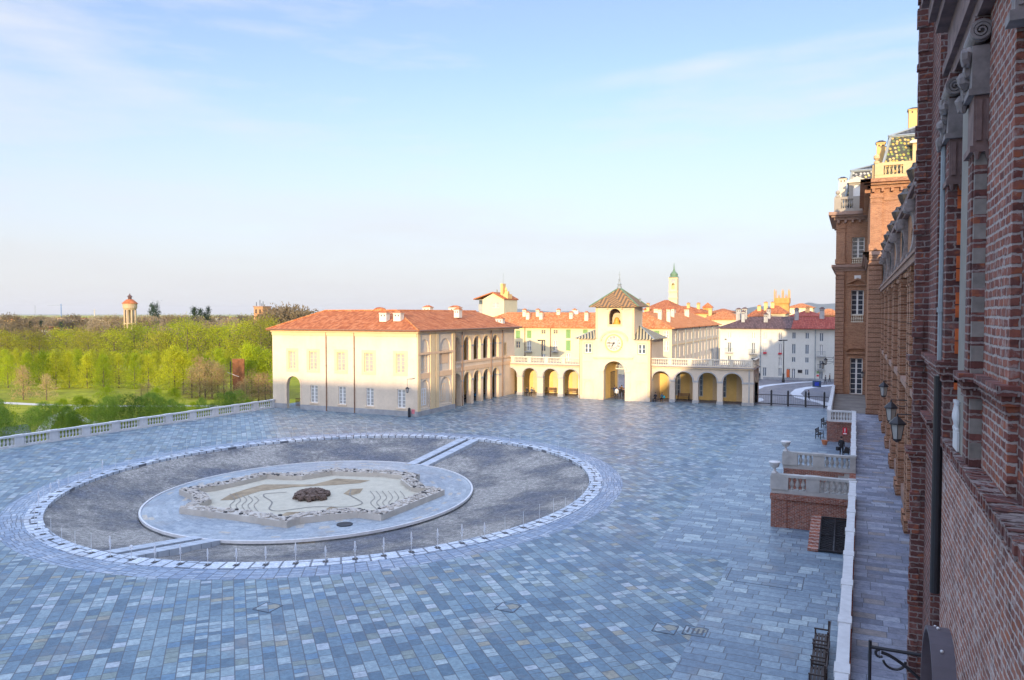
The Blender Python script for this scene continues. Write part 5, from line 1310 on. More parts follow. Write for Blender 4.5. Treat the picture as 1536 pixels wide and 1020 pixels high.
def mansard(parent, x0, y0, x1, y1, z0, z1, z2, ins, mat, topmat, rx=None):
    a = MB(); c = [(x0, y0, z0), (x1, y0, z0), (x1, y1, z0), (x0, y1, z0)]; d = [(x0 + ins, y0 + ins, z1), (x1 - ins, y0 + ins, z1), (x1 - ins, y1 - ins, z1), (x0 + ins, y1 - ins, z1)]
    for i in range(4): a.quad(c[i], c[(i + 1) % 4], d[(i + 1) % 4], d[i])
    o = a.build('mansard_roof', M[mat], parent)
    a = MB(); ap_ = ((x0 + x1) / 2, (y0 + y1) / 2, z2); e_ = [(p[0] + (-.2 if i in (0, 3) else .2), p[1] + (-.2 if i < 2 else .2), z1 + .02) for i, p in enumerate(d)]
    for i in range(4): a.quad(e_[i], e_[(i + 1) % 4], ap_)
    a.build('upper_roof', M[topmat], parent)
    a = MB()
    for i in range(4): a.tube(c[i], d[i], .14, 6); a.tube(d[i], d[(i + 1) % 4], .16, 6); a.tube(e_[i], ap_, .12, 6)
    a.build('roof_flashing', M['lead'], parent)
M['slate'] = tiles('grey_slate_roof', (.05, .055, .06), (.085, .09, .10), (.13, .13, .14), .4)
mansard(fpav, -1.75, 105.5, 14, 122, 25.2, 30.3, 33.0, 1.1, 'scale_grey', 'slate')
def dormer(parent, xc, Y, z0, w_, h, dep, mat='balu_warm', wh_=None):
    f = FY(Y); d = MB(); wall(d, f, xc - w_ / 2, xc + w_ / 2, z0, z0 + h, [(xc - w_ * .24, xc + w_ * .24, z0 + h * .28, z0 + h * .9, w_ * .2)], dep); o = d.build('dormer', M[mat], parent)
    d = MB(); f.box(d, xc - w_ * .24, z0 + h * .28, .15, xc + w_ * .24, z0 + h * .9, .2); d.build('shutter', M['white_paint'], o)
    d = MB(); f.box(d, xc - w_ * .62, z0 + h, -.25, xc + w_ * .62, z0 + h + .18, dep)
    d.add([f.p(xc - w_ * .62, z0 + h + .181, -.25), f.p(xc + w_ * .62, z0 + h + .181, -.25), f.p(xc, z0 + h + .75, -.25), f.p(xc - w_ * .62, z0 + h + .181, dep), f.p(xc + w_ * .62, z0 + h + .181, dep), f.p(xc, z0 + h + .75, dep)], [(0,1,2), (0,2,5,3), (1,2,5,4)])
    d.build('pediment', M['balu_warm'], o)
dormer(fpav, px_(1283), 105.2, 26.0, 1.9, 2.6, 1.4, 'grey_stone')
chimney(fpav, L0 + .6, 108, 25, 29.6, .9, .9, 'balu_warm', 'slate'); chimney(fpav, px_(1321), 107, 27, 33.0, .8, .9, 'ochre_wall', 'slate')

# nearer, taller pavilion
fq = FY(84.0); qx = lambda px: onY(px, 450, 84).x
npav = thing('palace_pavilion', 'brick pavilion whose upper storey is lit orange under a yellow and green scaled mansard roof', 'palace', (10, 84, 0))
a = MB(); a.box(1.2, 84, 0, 26, 108, 24.6); a.build('wall', M['bk_flat'], npav)
pilaster(npav, fq, 1.15, qx(1322), TZ, 17.4, .3, 'bk_far'); pilaster(npav, fq, 1.2, qx(1321), 18.35, 24.0, .25, 'bk_flat')
cornice(npav, fq, 1.15, 2.75, 17.4, 'cornice_far', .55, .85); cornice(npav, FXm(1.15), 84.0, 104, 17.402, 'cornice_far', .55, .84)
cornice(npav, fq, 1.2, 26, 24.5, 'bk_flat', .95, .9, 30); cornice(npav, FXm(1.2), 84.0, 103, 24.502, 'bk_flat', .95, .89, 12)
a = MB(); fq.box(a, 2.4, 23.3, -.08, 26, 23.6, 0); fq.box(a, 2.4, 19.0, -.05, 26, 19.2, 0); a.build('string_course', M['bk_flat'], npav)
roof_bal(npav, qx(1309), 25, 84.1, 25.42, 1.65, 9, 'gold_stone')
a = MB(); FXm(1.35).box(a, 84.6, 25.42, 0, 103, 27.0, .35); a.lathe([(.28, 0), (.28, .2), (.1, .3), (.3, .5), (.3, .75), (.05, .95)], (1.7, 84.3, 27.05), 10); a.build('parapet', M['gold_stone'], npav)
mansard(npav, 1.9, 85.6, 26, 107, 25.4, 30.1, 35.2, 1.1, 'scale_roof', 'slate')
for xc in (6.1, 11.5, 17): dormer(npav, xc, 85.4, 26.4, 2.3, 2.6, 1.4, 'gold_stone')
chimney(npav, onY(1372, 175, 93).x, 93, 30, onY(1372, 165, 93).z, 1.2, 1.2, 'ochre_wall', 'slate'); chimney(npav, 2.2, 90, 27, 30.2, .8, .9, 'ochre_wall', 'slate')

# long wing between the pavilions and the camera
wg = thing('palace_wing', 'long brick palace wing receding behind the terrace with pilasters, drainpipes and curled consoles', 'palace', (3, 50, 0))
WX = 2.6; fw_ = FXm(WX)
a = MB(); ops = []; bays = [(20 + 8 * k) for k in range(8)]
for y in bays: ops += [(y - .95, y + .95, TZ, 6.6, .9), (y - .85, y + .85, 9.3, 13.4, 0), (y - .7, y + .7, 14.9, 16.4, .4)]
wall(a, fw_, 12.9, 84, 0, 17.3, ops, .5); a.box(WX + .5, 12.9, 0, 22, 83.9, 17.3); a.build('wall', M['bk_flat'], wg)
for y in bays:
    window(wg, fw_, y - .95, y + .95, TZ, 6.6, .3, 'white_paint', 'glass_pal', 2, 5, .07, .1, .9)
    palwin(wg, fw_, y - .85, y + .85, 9.3, 13.4, 'seg', .3); window(wg, fw_, y - .7, y + .7, 14.9, 16.4, .3, 'white_paint', 'glass_lt', 2, 3, .07, .1, .4)
for k in range(9):
    y = 16 + 8 * k
    for s in (-1.15, .35): pilaster(wg, fw_, y + s, y + s + .8, TZ, 14.2, .34, 'bk_far')
    if k % 2 == 0: pipe(wg, WX - .2, y + 0.0, TZ, 17.0, 'iron', .08)
    # curled console
    a = MB(); prof = []
    for (u, v) in ((0, 14.3), (-.5, 14.4), (-.62, 14.8), (-.4, 15.3), (-.3, 16.0), (-.42, 16.6), (-.8, 17.0), (-.9, 17.3), (0, 17.3)): prof.append((WX + u * .6, v))
    a.extr(prof, 'y', y - .55, y + .55); a.tube((WX - .42, y - .6, 16.95), (WX - .42, y + .6, 16.95), .22, 12); a.tube((WX - .30, y - .58, 14.72), (WX - .30, y + .58, 14.72), .18, 12)
    a.build('console', M['cap_stone'], wg)
    a = MB(); a.lathe([(.25, 0), (.38, .2), (.2, .4), (.34, .7), (.42, .95), (.2, 1.1), (.12, 1.3)], (WX - .15, y, 17.75), 8); a.build('roof_ornament', M['iron'], wg)
a = MB(); fw_.box(a, 12.9, 14.2, -.42, 84, 14.5, 0); fw_.box(a, 12.9, 14.5, -.5, 84, 14.62, 0); fw_.box(a, 12.9, 8.3, -.3, 84, 8.6, 0); fw_.box(a, 12.9, TZ, -.18, 84, TZ + .7, 0)
a.build('string_course', M['cornice_far'], wg)
a = MB(); fw_.box(a, 12.9, 17.3, -.25, 84, 17.5, 3); fw_.box(a, 12.9, 17.5, -.42, 84, 17.75, 3); a.build('cornice', M['cornice_dk'], wg)
a = MB(); a.quad((WX - .4, 12.9, 17.77), (WX - .4, 83.9, 17.77), (12, 83.9, 21.5), (12, 12.9, 21.5)); a.quad((12, 12.9, 21.5), (12, 83.9, 21.5), (22.5, 83.9, 18), (22.5, 12.9, 18)); a.quad((WX - .4, 12.9, 17.7), (22.5, 12.9, 18.0), (12, 12.9, 21.5)); a.build('roof', M['slate'], wg)

# near front of the palace beside the viewpoint (stepped piers, ledges, capitals)
nf = thing('brick_palace', 'close brick palace with stepped piers, thick mortar and scroll capitals on the right edge', 'palace', (4, 0, 0))
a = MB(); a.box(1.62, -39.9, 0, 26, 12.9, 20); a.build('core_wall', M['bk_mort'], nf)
a = MB(); a.quad((1.2, -60, 20.02), (1.2, 13.5, 20.02), (13, 13.5, 22.5), (13, -60, 22.5)); a.quad((13, -60, 22.5), (13, 13.5, 22.5), (26, 13.5, 20), (26, -60, 20)); a.quad((1.2, 13.5, 20.02), (26, 13.5, 20.02), (13, 13.5, 22.5)); a.quad((1.2, -60, 20.02), (26, -60, 20.02), (13, -60, 22.5)); a.build('roof', M['slate'], nf)
def pier(x, y0, y1, z0, z1, mat, x1=1.7, name='pier'):
    a = MB(); a.box(x, y0, z0, x1, y1, z1); return a.build(name, M[mat], nf)
LOW = 10.55
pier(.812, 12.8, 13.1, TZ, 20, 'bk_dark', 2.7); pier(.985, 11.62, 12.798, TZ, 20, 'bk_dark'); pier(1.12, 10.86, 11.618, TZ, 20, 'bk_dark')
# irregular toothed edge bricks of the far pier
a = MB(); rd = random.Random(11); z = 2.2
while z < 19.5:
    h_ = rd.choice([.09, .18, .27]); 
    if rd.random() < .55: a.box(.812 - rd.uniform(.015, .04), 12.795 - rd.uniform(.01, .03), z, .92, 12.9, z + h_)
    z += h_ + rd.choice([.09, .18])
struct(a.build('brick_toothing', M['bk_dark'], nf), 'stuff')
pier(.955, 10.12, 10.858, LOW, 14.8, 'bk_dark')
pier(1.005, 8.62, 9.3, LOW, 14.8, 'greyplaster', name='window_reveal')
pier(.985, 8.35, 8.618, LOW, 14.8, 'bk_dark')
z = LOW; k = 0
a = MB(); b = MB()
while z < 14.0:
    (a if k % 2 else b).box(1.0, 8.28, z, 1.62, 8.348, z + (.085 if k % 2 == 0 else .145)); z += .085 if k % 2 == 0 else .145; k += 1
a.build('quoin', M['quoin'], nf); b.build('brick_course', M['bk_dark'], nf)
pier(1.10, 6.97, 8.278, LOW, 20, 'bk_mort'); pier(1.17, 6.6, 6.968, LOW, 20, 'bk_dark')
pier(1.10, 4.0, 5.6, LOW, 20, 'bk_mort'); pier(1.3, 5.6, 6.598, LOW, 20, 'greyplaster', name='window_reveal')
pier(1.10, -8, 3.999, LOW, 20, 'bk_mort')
a = MB()
for k in range(9):
    z = 10.7 + k * .42
    a.box(1.055, 10.10, z, 1.10, 10.119, z + .14); a.box(1.055, 10.10, z + .155, 1.095, 10.119, z + .29)
    a.box(1.145, 6.58, z + .1, 1.25, 6.5995, z + .30)
a.build('terracotta_block', M['terracotta'], nf)
# lower wall below the sills
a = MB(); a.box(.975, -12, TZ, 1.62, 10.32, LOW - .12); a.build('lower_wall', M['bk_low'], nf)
# ledges
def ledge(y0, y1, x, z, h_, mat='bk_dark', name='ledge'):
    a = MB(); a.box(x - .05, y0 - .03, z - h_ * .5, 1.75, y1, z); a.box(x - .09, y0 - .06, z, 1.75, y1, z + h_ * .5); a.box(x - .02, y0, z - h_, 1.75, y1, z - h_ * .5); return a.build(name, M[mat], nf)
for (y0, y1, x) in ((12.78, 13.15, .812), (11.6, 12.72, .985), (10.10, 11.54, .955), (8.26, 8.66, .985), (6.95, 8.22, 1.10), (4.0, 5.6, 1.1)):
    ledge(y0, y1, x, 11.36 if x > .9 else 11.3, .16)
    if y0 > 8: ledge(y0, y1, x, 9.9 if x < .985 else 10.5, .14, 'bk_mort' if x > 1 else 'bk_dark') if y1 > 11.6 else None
a = MB(); rd = random.Random(4); y = -10.0
while y < 10.3:
    L_ = .072; a.box(.945 + rd.uniform(-.010, .010), y, LOW - .12, 1.6, y + L_ - .008, LOW + rd.uniform(-.008, .006)); y += L_
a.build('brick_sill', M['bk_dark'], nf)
# window with small white balustrade in the reveal
a = MB(); a.box(.975, 9.0, LOW + .02, 1.0, 9.35, LOW + .22); 
for k in range(3): a.lathe([(r * .3, q * .45) for r, q in BAL], (.985, 9.05 + k * .12, LOW + .22), 8)
a.build('window_parapet', M['marble'], nf)
# capitals and entablature
def scroll(mb, x, y, z, r, dep):
    """spiral volute facing the -y side"""
    n = 46; turns = 2.6; pr_ = None
    for i in range(n + 1):
        t = i / n; a_ = turns * 2 * math.pi * t; rr = r * (1 - t * .86); wd = r * .16 * (1 - t * .5)
        c, s = math.cos(a_), math.sin(a_); cur = [(x + (rr + wd) * c, z + (rr + wd) * s), (x + (rr - wd) * c, z + (rr - wd) * s)]
        if pr_:
            A, B, C_, D = pr_[0], pr_[1], cur[1], cur[0]
            mb.add([(A[0], y - .035, A[1]), (B[0], y - .035, B[1]), (C_[0], y - .035, C_[1]), (D[0], y - .035, D[1]), (A[0], y, A[1]), (B[0], y, B[1]), (C_[0], y, C_[1]), (D[0], y, D[1])], [(0,1,2,3), (0,3,7,4), (1,2,6,5)])
        pr_ = cur
    mb.tube((x, y, z), (x, y + dep, z), r * .98, 20)
for (x, y, zt, r, nm) in ((1.02, 8.28, 14.62, .095, 0), (1.0, 10.08, 14.60, .10, 1)):
    a = MB(); scroll(a, x, y - .05, zt, r, .45)
    a.box(x - .06, y - .02, zt - .52, x + .5, y + .4, zt - .12); a.box(x - .09, y - .05, zt - .58, x + .5, y + .42, zt - .52)
    for k in range(5): a.blob((x - .1 + .03 * (k % 2), y + .06 + .08 * k, zt - .2 - .09 * k), .055, .07, .09, 6, .25)
    a.build('scroll_capital', M['cap_stone'], nf)
    a = MB(); a.box(x - .04, y - .01, zt - 1.05, x + .5, y + .38, zt - .582)
    for k in range(3): a.box(x - .02 + k * .085, y - .03, zt - 1.0, x + .025 + k * .085, y - .009, zt - .62)
    a.box(x - .07, y - .05, zt - 1.11, x + .5, y + .42, zt - 1.05)
    for k in range(3): a.tube((x - .01 + k * .09, y - .045, zt - 1.18), (x - .01 + k * .09, y - .045, zt - 1.11), .012, 6, .035)
    a.build('fluted_block', M['cornice_dk'], nf)
a = MB()
for i, (dx, z0, z1) in enumerate(((-.06, 14.8, 14.95), (.0, 14.95, 15.07), (-.05, 15.07, 15.5), (.08, 15.5, 15.65), (.16, 15.65, 15.85), (.24, 15.85, 16.05))):
    a.box(.94 - dx, 7.0, z0, 1.75, 10.85 + dx * .3, z1 - .002)
a.build('entablature', M['cornice_dk'], nf)
a = MB()
a.box(1.06, 6.80, 14.28, 1.3, 6.96, 14.9); a.box(1.02, 6.76, 14.2, 1.32, 6.96, 14.278)
for k in range(3): a.box(1.08 + k * .06, 6.785, 14.32, 1.115 + k * .06, 6.799, 14.85)
a.build('bracket', M['cap_stone'], nf)
dp = pipe(nf, .945, 10.45, 8.62, 14.3, 'lead', .038, bends=[[(.945, 10.45, 14.25), (1.0, 10.4, 14.6)]])
a = MB(); a.tube((.93, 10.42, 8.6), (.935, 10.42, 11.25), .058, 12); a.build('downpipe', M['iron'], nf)
# palace continuing south unseen, and an invented cross range added to shade the plaza
sw = thing('palace_wing', 'southern brick palace range plus an added cross range behind the viewpoint shading the plaza', 'palace', (0, -70, 0))
a = MB(); a.box(2.6, -84.9, 0, 30, -40.1, 20.5); a.box(-88, -82, 0, 2.5, -62, 23.2)
a.build('wall', M['bk_flat'], sw)
hr_ = MB()
for ya_, yb_, ze_, zr_ in ((-85, -40.1, 20.52, 24),):
    hr_.quad((2, ya_, ze_), (2, yb_, ze_), (16, yb_, zr_), (16, ya_, zr_)); hr_.quad((16, ya_, zr_), (16, yb_, zr_), (30.5, yb_, ze_), (30.5, ya_, ze_)); hr_.quad((2, yb_, ze_), (30.5, yb_, ze_), (16, yb_, zr_))
hr_.quad((-88.5, -61.5, 23.22), (2.5, -61.5, 23.22), (2.5, -72, 24.6), (-88.5, -72, 24.6)); hr_.quad((-88.5, -82.5, 23.22), (2.5, -82.5, 23.22), (2.5, -72, 24.6), (-88.5, -72, 24.6)); hr_.build('roof', M['slate'], sw)

# terrace
mb = MB(); mb.quad((-.44, -12, TZ), (2.7, -12, TZ), (2.7, 84, TZ), (0.0, 84, TZ), (0.0, 44.5, TZ)); mb.quad((-2.6, 83.1, TZ), (1.4, 83.1, TZ), (1.4, 104, TZ), (-2.6, 104, TZ)) if False else None
struct(mb.build('terrace_paving', M['pave_terrace']))
q1 = P(1283, 617, TZ + 1.05); q2 = P(1241, 617, TZ + 1.05); q3 = P(1253, 583, TZ + 1.05)
YB = q1.y; XB = q2.x
mb = MB(); mb.prism([(XB, YB), (0, YB), (0.0, 84), (1.4, 84), (1.4, 104), (-2.5, 104)], TZ - .3, TZ + .004, bot=True)
struct(mb.build('upper_terrace_paving', M['marble_dk']))
tw_ = thing('terrace_wall', 'brick terrace retaining wall with long white balustrade along the palace', 'terrace wall', (0, 40, 0))
a = MB(); a.bar((-.43, -12), (0, 44.5), .24, 0, TZ - .02); a.bar((-.43, -12), (0, 44.5), .36, TZ - .14, TZ + .02); a.box(-.12, 44.5, 0, .12, YB, TZ - .02); a.box(-.2, 44.51, TZ - .14, .16, YB, TZ + .019); a.build('wall', M['bk_block'], tw_)
def tbal(p0, p1, panels, nb, t=tw_, mat='marble', z=TZ, **k): balustrade(t, p0, p1, z + .02, 1.03, panels, nb, mat, .26, .5, fat=.95, **k)
# near stretch (open), stretch between the stair blocks and the far stretch
SB0, SB1 = 44.5, 52.0
tbal((-.37, -3), (0, SB0), 14, 6); tbal((0, SB1 + .4), (0, YB), 7, 4)
# stair block with grille
sb = thing('stair_block', 'brick stair block with grey stone balustrades, two urn posts and a dark iron hatch', 'stairs', (-2, 48, 0))
a = MB(); a.box(-4.15, SB0, 0, -.13, SB0 + .5, TZ); a.box(-4.2, SB0 - .06, 0, -3.35, SB0 + .5, TZ - .3); a.box(-4.25, SB0 - .1, TZ - .3, -.13, SB0 + .55, TZ - .05)
a.build('near_wall', M['bk_block'], sb)
a = MB(); a.box(-4.15, SB1, 0, -.13, SB1 + .5, TZ); a.build('far_wall', M['bk_block'], sb)
a = MB()
for k in range(11): a.box(-4.1 + k * .36, SB0 + .5, 0, -.13, SB1, TZ * (k + 1) / 11 - .001 * k)
a.build('steps', M['marble_dk'], sb)
for y in (SB0 + .25, SB1 + .25):
    balustrade(sb, (-4.2, y), (.15, y), TZ + .0, 1.08, 2, 5, 'marble_old', .34, .7, fat=1.3, base=.24)
    a = MB(); a.box(-4.25, y - .24, TZ + .24, -3.3, y + .24, TZ + 1.0); a.build('end_pedestal', M['marble_old'], sb)
# sunken hatch
a = MB(); a.add([(-2.05, SB0 - .1, 0), (-1.55, SB0 - .1, 0), (-1.55, 40.6, 0), (-2.05, 40.6, 0), (-2.05, SB0 - .1, .95), (-1.55, SB0 - .1, .95), (-1.55, 40.6, .12), (-2.05, 40.6, .12)], [(4,5,6,7), (0,1,5,4), (1,2,6,5), (2,3,7,6), (3,0,4,7)])
a.build('hatch_cheek', M['bk_block'], sb)
a = MB(); a.quad((-1.55, SB0 - .1, .80), (-.13, SB0 - .1, .80), (-.13, 40.7, .03), (-1.55, 40.7, .03)); a.build('hatch', M['dark'], sb)
a = MB()
g0, g1 = Vector((0, SB0 - .1, .84)), Vector((0, 40.7, .07))
for k in range(15):
    t = k / 14; p = g0.lerp(g1, t)
    a.tube((-1.55, p.y, p.z), (-.13, g0.lerp(g1, min(1, t + .3)).y, g0.lerp(g1, min(1, t + .3)).z), .02, 4); a.tube((-.13, p.y, p.z), (-1.55, g0.lerp(g1, min(1, t + .3)).y, g0.lerp(g1, min(1, t + .3)).z), .02, 4)
for x in (-1.53, -.84, -.16): a.tube((x, g0.y, g0.z + .02), (x, g1.y, g1.z + .02), .05, 4)
for t in (0, .55, 1): p = g0.lerp(g1, t); a.tube((-1.55, p.y, p.z + .02), (-.13, p.y, p.z + .02), .05, 4)
a.build('hatch_grille', M['iron'], sb)
for y, lab in ((SB0 + .25, 'white stone urn on the corner of the nearer stair balustrade'), (SB1 + .25, 'white stone urn on the corner of the farther stair balustrade')):
    m = MB(); m.lathe([(.17, 0), (.17, .06), (.06, .16), (.08, .26), (.24, .38), (.28, .56), (.33, .62), (.30, .66)], (-4.05, y, TZ + 1.1), 14)
    tag(m.build('stone_urn', M['marble'], origin=(-4.05, y, TZ + 1.1), smooth=True), lab, 'urn')
# far terrace block, facing the camera
ft_ = thing('terrace_block', 'brick terrace corner with small white balustrade in front of the far pavilion', 'terrace wall', ((XB) / 2, YB, 0))
a = MB(); a.box(XB, YB - .1, 0, -.13, YB + .15, TZ - .02); a.box(XB - .05, YB - .16, 0, XB + .9, YB + .15, TZ - .1); a.box(XB - .1, YB - .2, TZ - .12, -.13, YB + .2, TZ)
d_ = (Vector((-2.5, 104, 0)) - Vector((XB, YB, 0)))
a.bar((XB + .1, YB + .15), (-2.4, 104), .3, 0, TZ - .02); a.build('wall', M['bk_block'], ft_)
balustrade(ft_, (XB, YB), (.1, YB), TZ, 1.05, 1, 7, 'marble', .3, .6, fat=1.1)
balustrade(ft_, (XB + .1, YB + .3), (-2.4, 103.6), TZ, 1.05, 7, 4, 'marble', .28, .4, fat=1.1)
s_ = thing('warning_sign', 'small red and white sign on the far terrace brick wall', 'sign', (-.75, YB - .22, 1.1))
a = MB(); a.box(-.95, YB - .24, .75, -.55, YB - .205, 1.4); a.build('panel', M['red'], s_)
a = MB(); a.box(-.79, YB - .25, 1.08, -.71, YB - .241, 1.33); a.box(-.79, YB - .25, .97, -.71, YB - .241, 1.03); a.box(-.9, YB - .25, .8, -.6, YB - .241, .88); a.build('symbol', M['white_sign'], s_)
# marble balustrade along the garden side
lb = thing('garden_balustrade', 'long white marble balustrade dividing the plaza from the green park', 'balustrade', (-69, 50, 0))
balustrade(lb, (-69.2, 30.5), (-67.7, 74.9), 0, 1.08, 14, 7, 'marble', .34, .85, fat=1.15, base=.18, cope=.16, postproud=.0)
lb2 = thing('garden_balustrade', 'nearer end of the white garden balustrade at the left picture edge', 'balustrade', (-69, 20, 0))
balustrade(lb2, (-69.8, 8), (-69.22, 30.4), 0, 1.08, 7, 7, 'marble', .34, .85, fat=1.15, base=.18, cope=.16, postproud=.0)
# ================================================================== lamps, fence, furniture
M['hoodmetal'] = simple('purple_brown_metal', (.10, .085, .10), .5, .4, var=.15, sc_=3)
M['pinksign'] = simple('pink_notice', (.70, .22, .25), .6)
M['crane_blue'] = simple('blue_steel', (.15, .28, .55), .6)
def lantern(label, pos, wall_x=None, s=1.0, wall_dir=(1, 0)):
    x, y, z = pos
    t = thing('wall_lantern', label, 'lantern', pos)
    a = MB(); a.lathe([(.14 * s, -.5 * s), (.22 * s, -.02 * s)], (x, y, z), 6); a.build('glass', M['glass_lt'], t)
    a = MB(); a.lathe([(.30 * s, 0), (.28 * s, .05 * s), (.14 * s, .18 * s), (.04 * s, .26 * s), (.03 * s, .34 * s)], (x, y, z), 6); a.lathe([(.05 * s, -.62 * s), (.15 * s, -.54 * s), (.15 * s, -.5 * s)], (x, y, z), 6)
    for k in range(6): t_ = 2 * math.pi * (k + .5) / 6; a.tube((x + .145 * s * math.cos(t_), y + .145 * s * math.sin(t_), z - .5 * s), (x + .23 * s * math.cos(t_), y + .23 * s * math.sin(t_), z), .014 * s, 4)
    a.build('frame', M['iron'], t)
    if wall_x is not None:
        a = MB(); a.tube((x, y, z + .34 * s), (wall_x, y, z + .34 * s), .025, 5)
        a.path([(x + (wall_x - x) * q, y, z + .34 * s - .3 * math.sin(q * 3.1)) for q in [k / 8 for k in range(2, 9)]], .018, 5)
        a.box(wall_x - .03, y - .06, z - .1, wall_x, y + .06, z + .5); a.build('bracket', M['iron'], t)
    return t
for (px, py, X, lab) in ((1346, 636, 1.55, 'largest black lantern on the palace wing, nearest the viewer'), (1336.5, 612, 1.6, 'middle black lantern on the palace wing wall'), (1325.5, 580, 1.75, 'small black lantern on the palace wing wall beside the tall pilaster')):
    q = onX(px, py, X); lantern(lab, (q.x, q.y, q.z), 2.55, 1.15)
q = onY(1293.5, 560, 103.2); lantern('black lantern hanging beside the white palace door of the far pavilion', (q.x, q.y, q.z), 1.2, .9)
for px, py, lab in ((1238.5, 540, 'upper dark lantern on the left corner of the far pavilion'), (1234, 546, 'lower dark lantern left of the far pavilion corner')):
    q = onY(px, py, 106); lantern(lab, (q.x, q.y, q.z), -2.5, 1.0)
q = onY(611, 583, 74.1); t = lantern('small black lantern on a wall bracket at the corner of the loggia building', (q.x, q.y, q.z), None, .8)
a = MB(); a.tube((q.x, q.y, q.z + .3), (q.x, q.y, q.z + 1.1), .02, 4); a.path([(q.x, q.y, q.z + 1.1), (q.x + .5, 74.6, q.z + 1.15), (q.x + .5, 74.99, q.z + 1.2)], .03, 4); a.build('bracket', M['iron'], t)
# near bracket with rod and metal hood
t = thing('lantern_bracket', 'wrought iron lantern bracket with scroll jutting from the palace wall at the bottom right', 'bracket', (.15, 11.4, 7.4))
A = onY(1305, 970, 11.4); B = onY(1394, 985, 11.4)
a = MB(); a.tube((A.x, 11.4, A.z + .09), (A.x, 11.4, A.z - 2.2), .022, 6); a.tube((A.x, 11.4, A.z), (B.x + .1, 11.4, A.z), .025, 6)
a.path([(A.x + .14 + (B.x - A.x - .1) * q_, 11.4, A.z - .05 - .42 * q_ ** 1.5) for q_ in [k / 8 for k in range(9)]], .024, 6)
a.path([(B.x - .42 + .14 * math.cos(v) , 11.4, A.z - .12 + .14 * math.sin(v)) for v in [3.4 + k * .28 for k in range(11)]], .018, 6)
a.path([(A.x + .12 + .05 * math.cos(v), 11.4, A.z - .07 + .05 * math.sin(v)) for v in [1.5 + k * .5 for k in range(9)]], .018, 6)
a.build('scrollwork', M['iron'], t)
t = thing('metal_hood', 'curved dark metal hood arching out of the near brick wall at the bottom right', 'hood', (.9, 9.3, 7.6))
a = MB(); hc = (9.15, 7.62); hr_ = .98; n = 20
for i in range(n):
    t0, t1 = math.pi * i / n, math.pi * (i + 1) / n
    p = lambda x, tt, r: (x, hc[0] + r * math.cos(tt) * .85, hc[1] + r * math.sin(tt))
    x0_, x1_ = .76, .985
    a.quad(p(x0_, t0, hr_), p(x0_, t1, hr_), p(x1_, t1, hr_), p(x1_, t0, hr_)); a.quad(p(x0_, t0, hr_ - .04), p(x0_, t1, hr_ - .04), p(x1_, t1, hr_ - .04), p(x1_, t0, hr_ - .04)); a.quad(p(x0_, t0, hr_), p(x0_, t1, hr_), p(x0_, t1, hr_ - .04), p(x0_, t0, hr_ - .04))
a.build('sheet', M['hoodmetal'], t, smooth=False)
a = MB()
for tt in (.5, 1.1, 1.5, 2.0, 2.6): y_ = hc[0] + hr_ * math.cos(tt) * .85; z_ = hc[1] + hr_ * math.sin(tt); a.blob((.86, y_, z_ + .01), .018, .018, .018, 5, 0)
a.build('rivet', M['marble'], t)

# gate fence between arcade and terrace
F0, F1 = P(1117, 608), P(1243, 611.5); F0.y = F1.y = 103.9
t = thing('iron_fence', 'low black iron fence of square posts and rails closing the plaza beside the arcade', 'fence', (-8, 103.9, 0))
for k, px in enumerate((1118, 1131, 1157, 1182, 1208.5, 1236.5)):
    q = onY(px, 605, 103.9); a = MB(); s = .11; hh = 1.9 if k > 0 else 2.0
    a.box(q.x - s, 103.8, 0, q.x + s, 104.0, hh); a.lathe([(.16, 0), (.16, .05), (.02, .18)], (q.x, 103.9, hh), 4); a.build('post', M['iron'], t)
a = MB(); a.box(F0.x, 103.86, 1.35, F1.x, 103.94, 1.43); a.box(F0.x, 103.86, .18, F1.x, 103.94, .28)
u = F0.x
while u < F1.x: a.tube((u, 103.9, .2), (u, 103.9, 1.4), .012, 4); u += .22
a.build('rail', M['iron'], t)
t = thing('gate_leaf', 'tall dark gate leaf folded against the end pier of the right arcade', 'gate', (-12.9, 104.3, 0))
a = MB()
for k in range(8): a.box(-12.95 + k * .1, 104.4 + k * .35, .1, -12.90 + k * .1, 104.45 + k * .35, 2.6)
a.build('bars', M['iron'], t)
# street lamps in the square
def street_lamp(label, px, pyb, pyt, arm=1):
    b = P(px, pyb, 0); h = Hat(px, pyt, b)
    t = thing('street_lamp', label, 'street lamp', (b.x, b.y, 0))
    a = MB(); a.lathe([(.26, 0), (.26, .5), (.18, .6), (.16, 1.4), (.2, 1.45), (.09, 1.6), (.07, h - .3), (.05, h)], (b.x, b.y, 0), 8); a.build('post', M['iron'], t)
    a = MB(); a.box(b.x - .9 * arm, b.y - .12, h - .12, b.x + .6, b.y + .12, h + .05); a.lathe([(.3, -.2), (.22, .0)], (b.x - .6 * arm, b.y, h), 8); a.build('lamp_head', M['iron'], t)
street_lamp('tall black street lamp standing in the square before the ivory house', 1175, 573.5, 510)
street_lamp('thin street lamp near the left end of the ivory house', 1093, 567, 508)
street_lamp('street lamp seen over the left arcade terrace before the yellow house', 813, 566, 510)
street_lamp('leaning dark lamp at the far right of the ivory house', 1249, 572, 509)
# blue covered box
b = P(1225, 580.5, 0); t = thing('utility_box', 'dark box covered with a blue sheet in the square', 'box', (b.x, b.y, 0))
a = MB(); a.box(b.x - .65, b.y, 0, b.x + .65, b.y + .8, 1.0); a.build('body', M['navy'], t); a = MB(); a.box(b.x - .3, b.y - .02, .2, b.x + .35, b.y - .003, .8); a.build('blue_sheet', M['blue_sheet'], t)
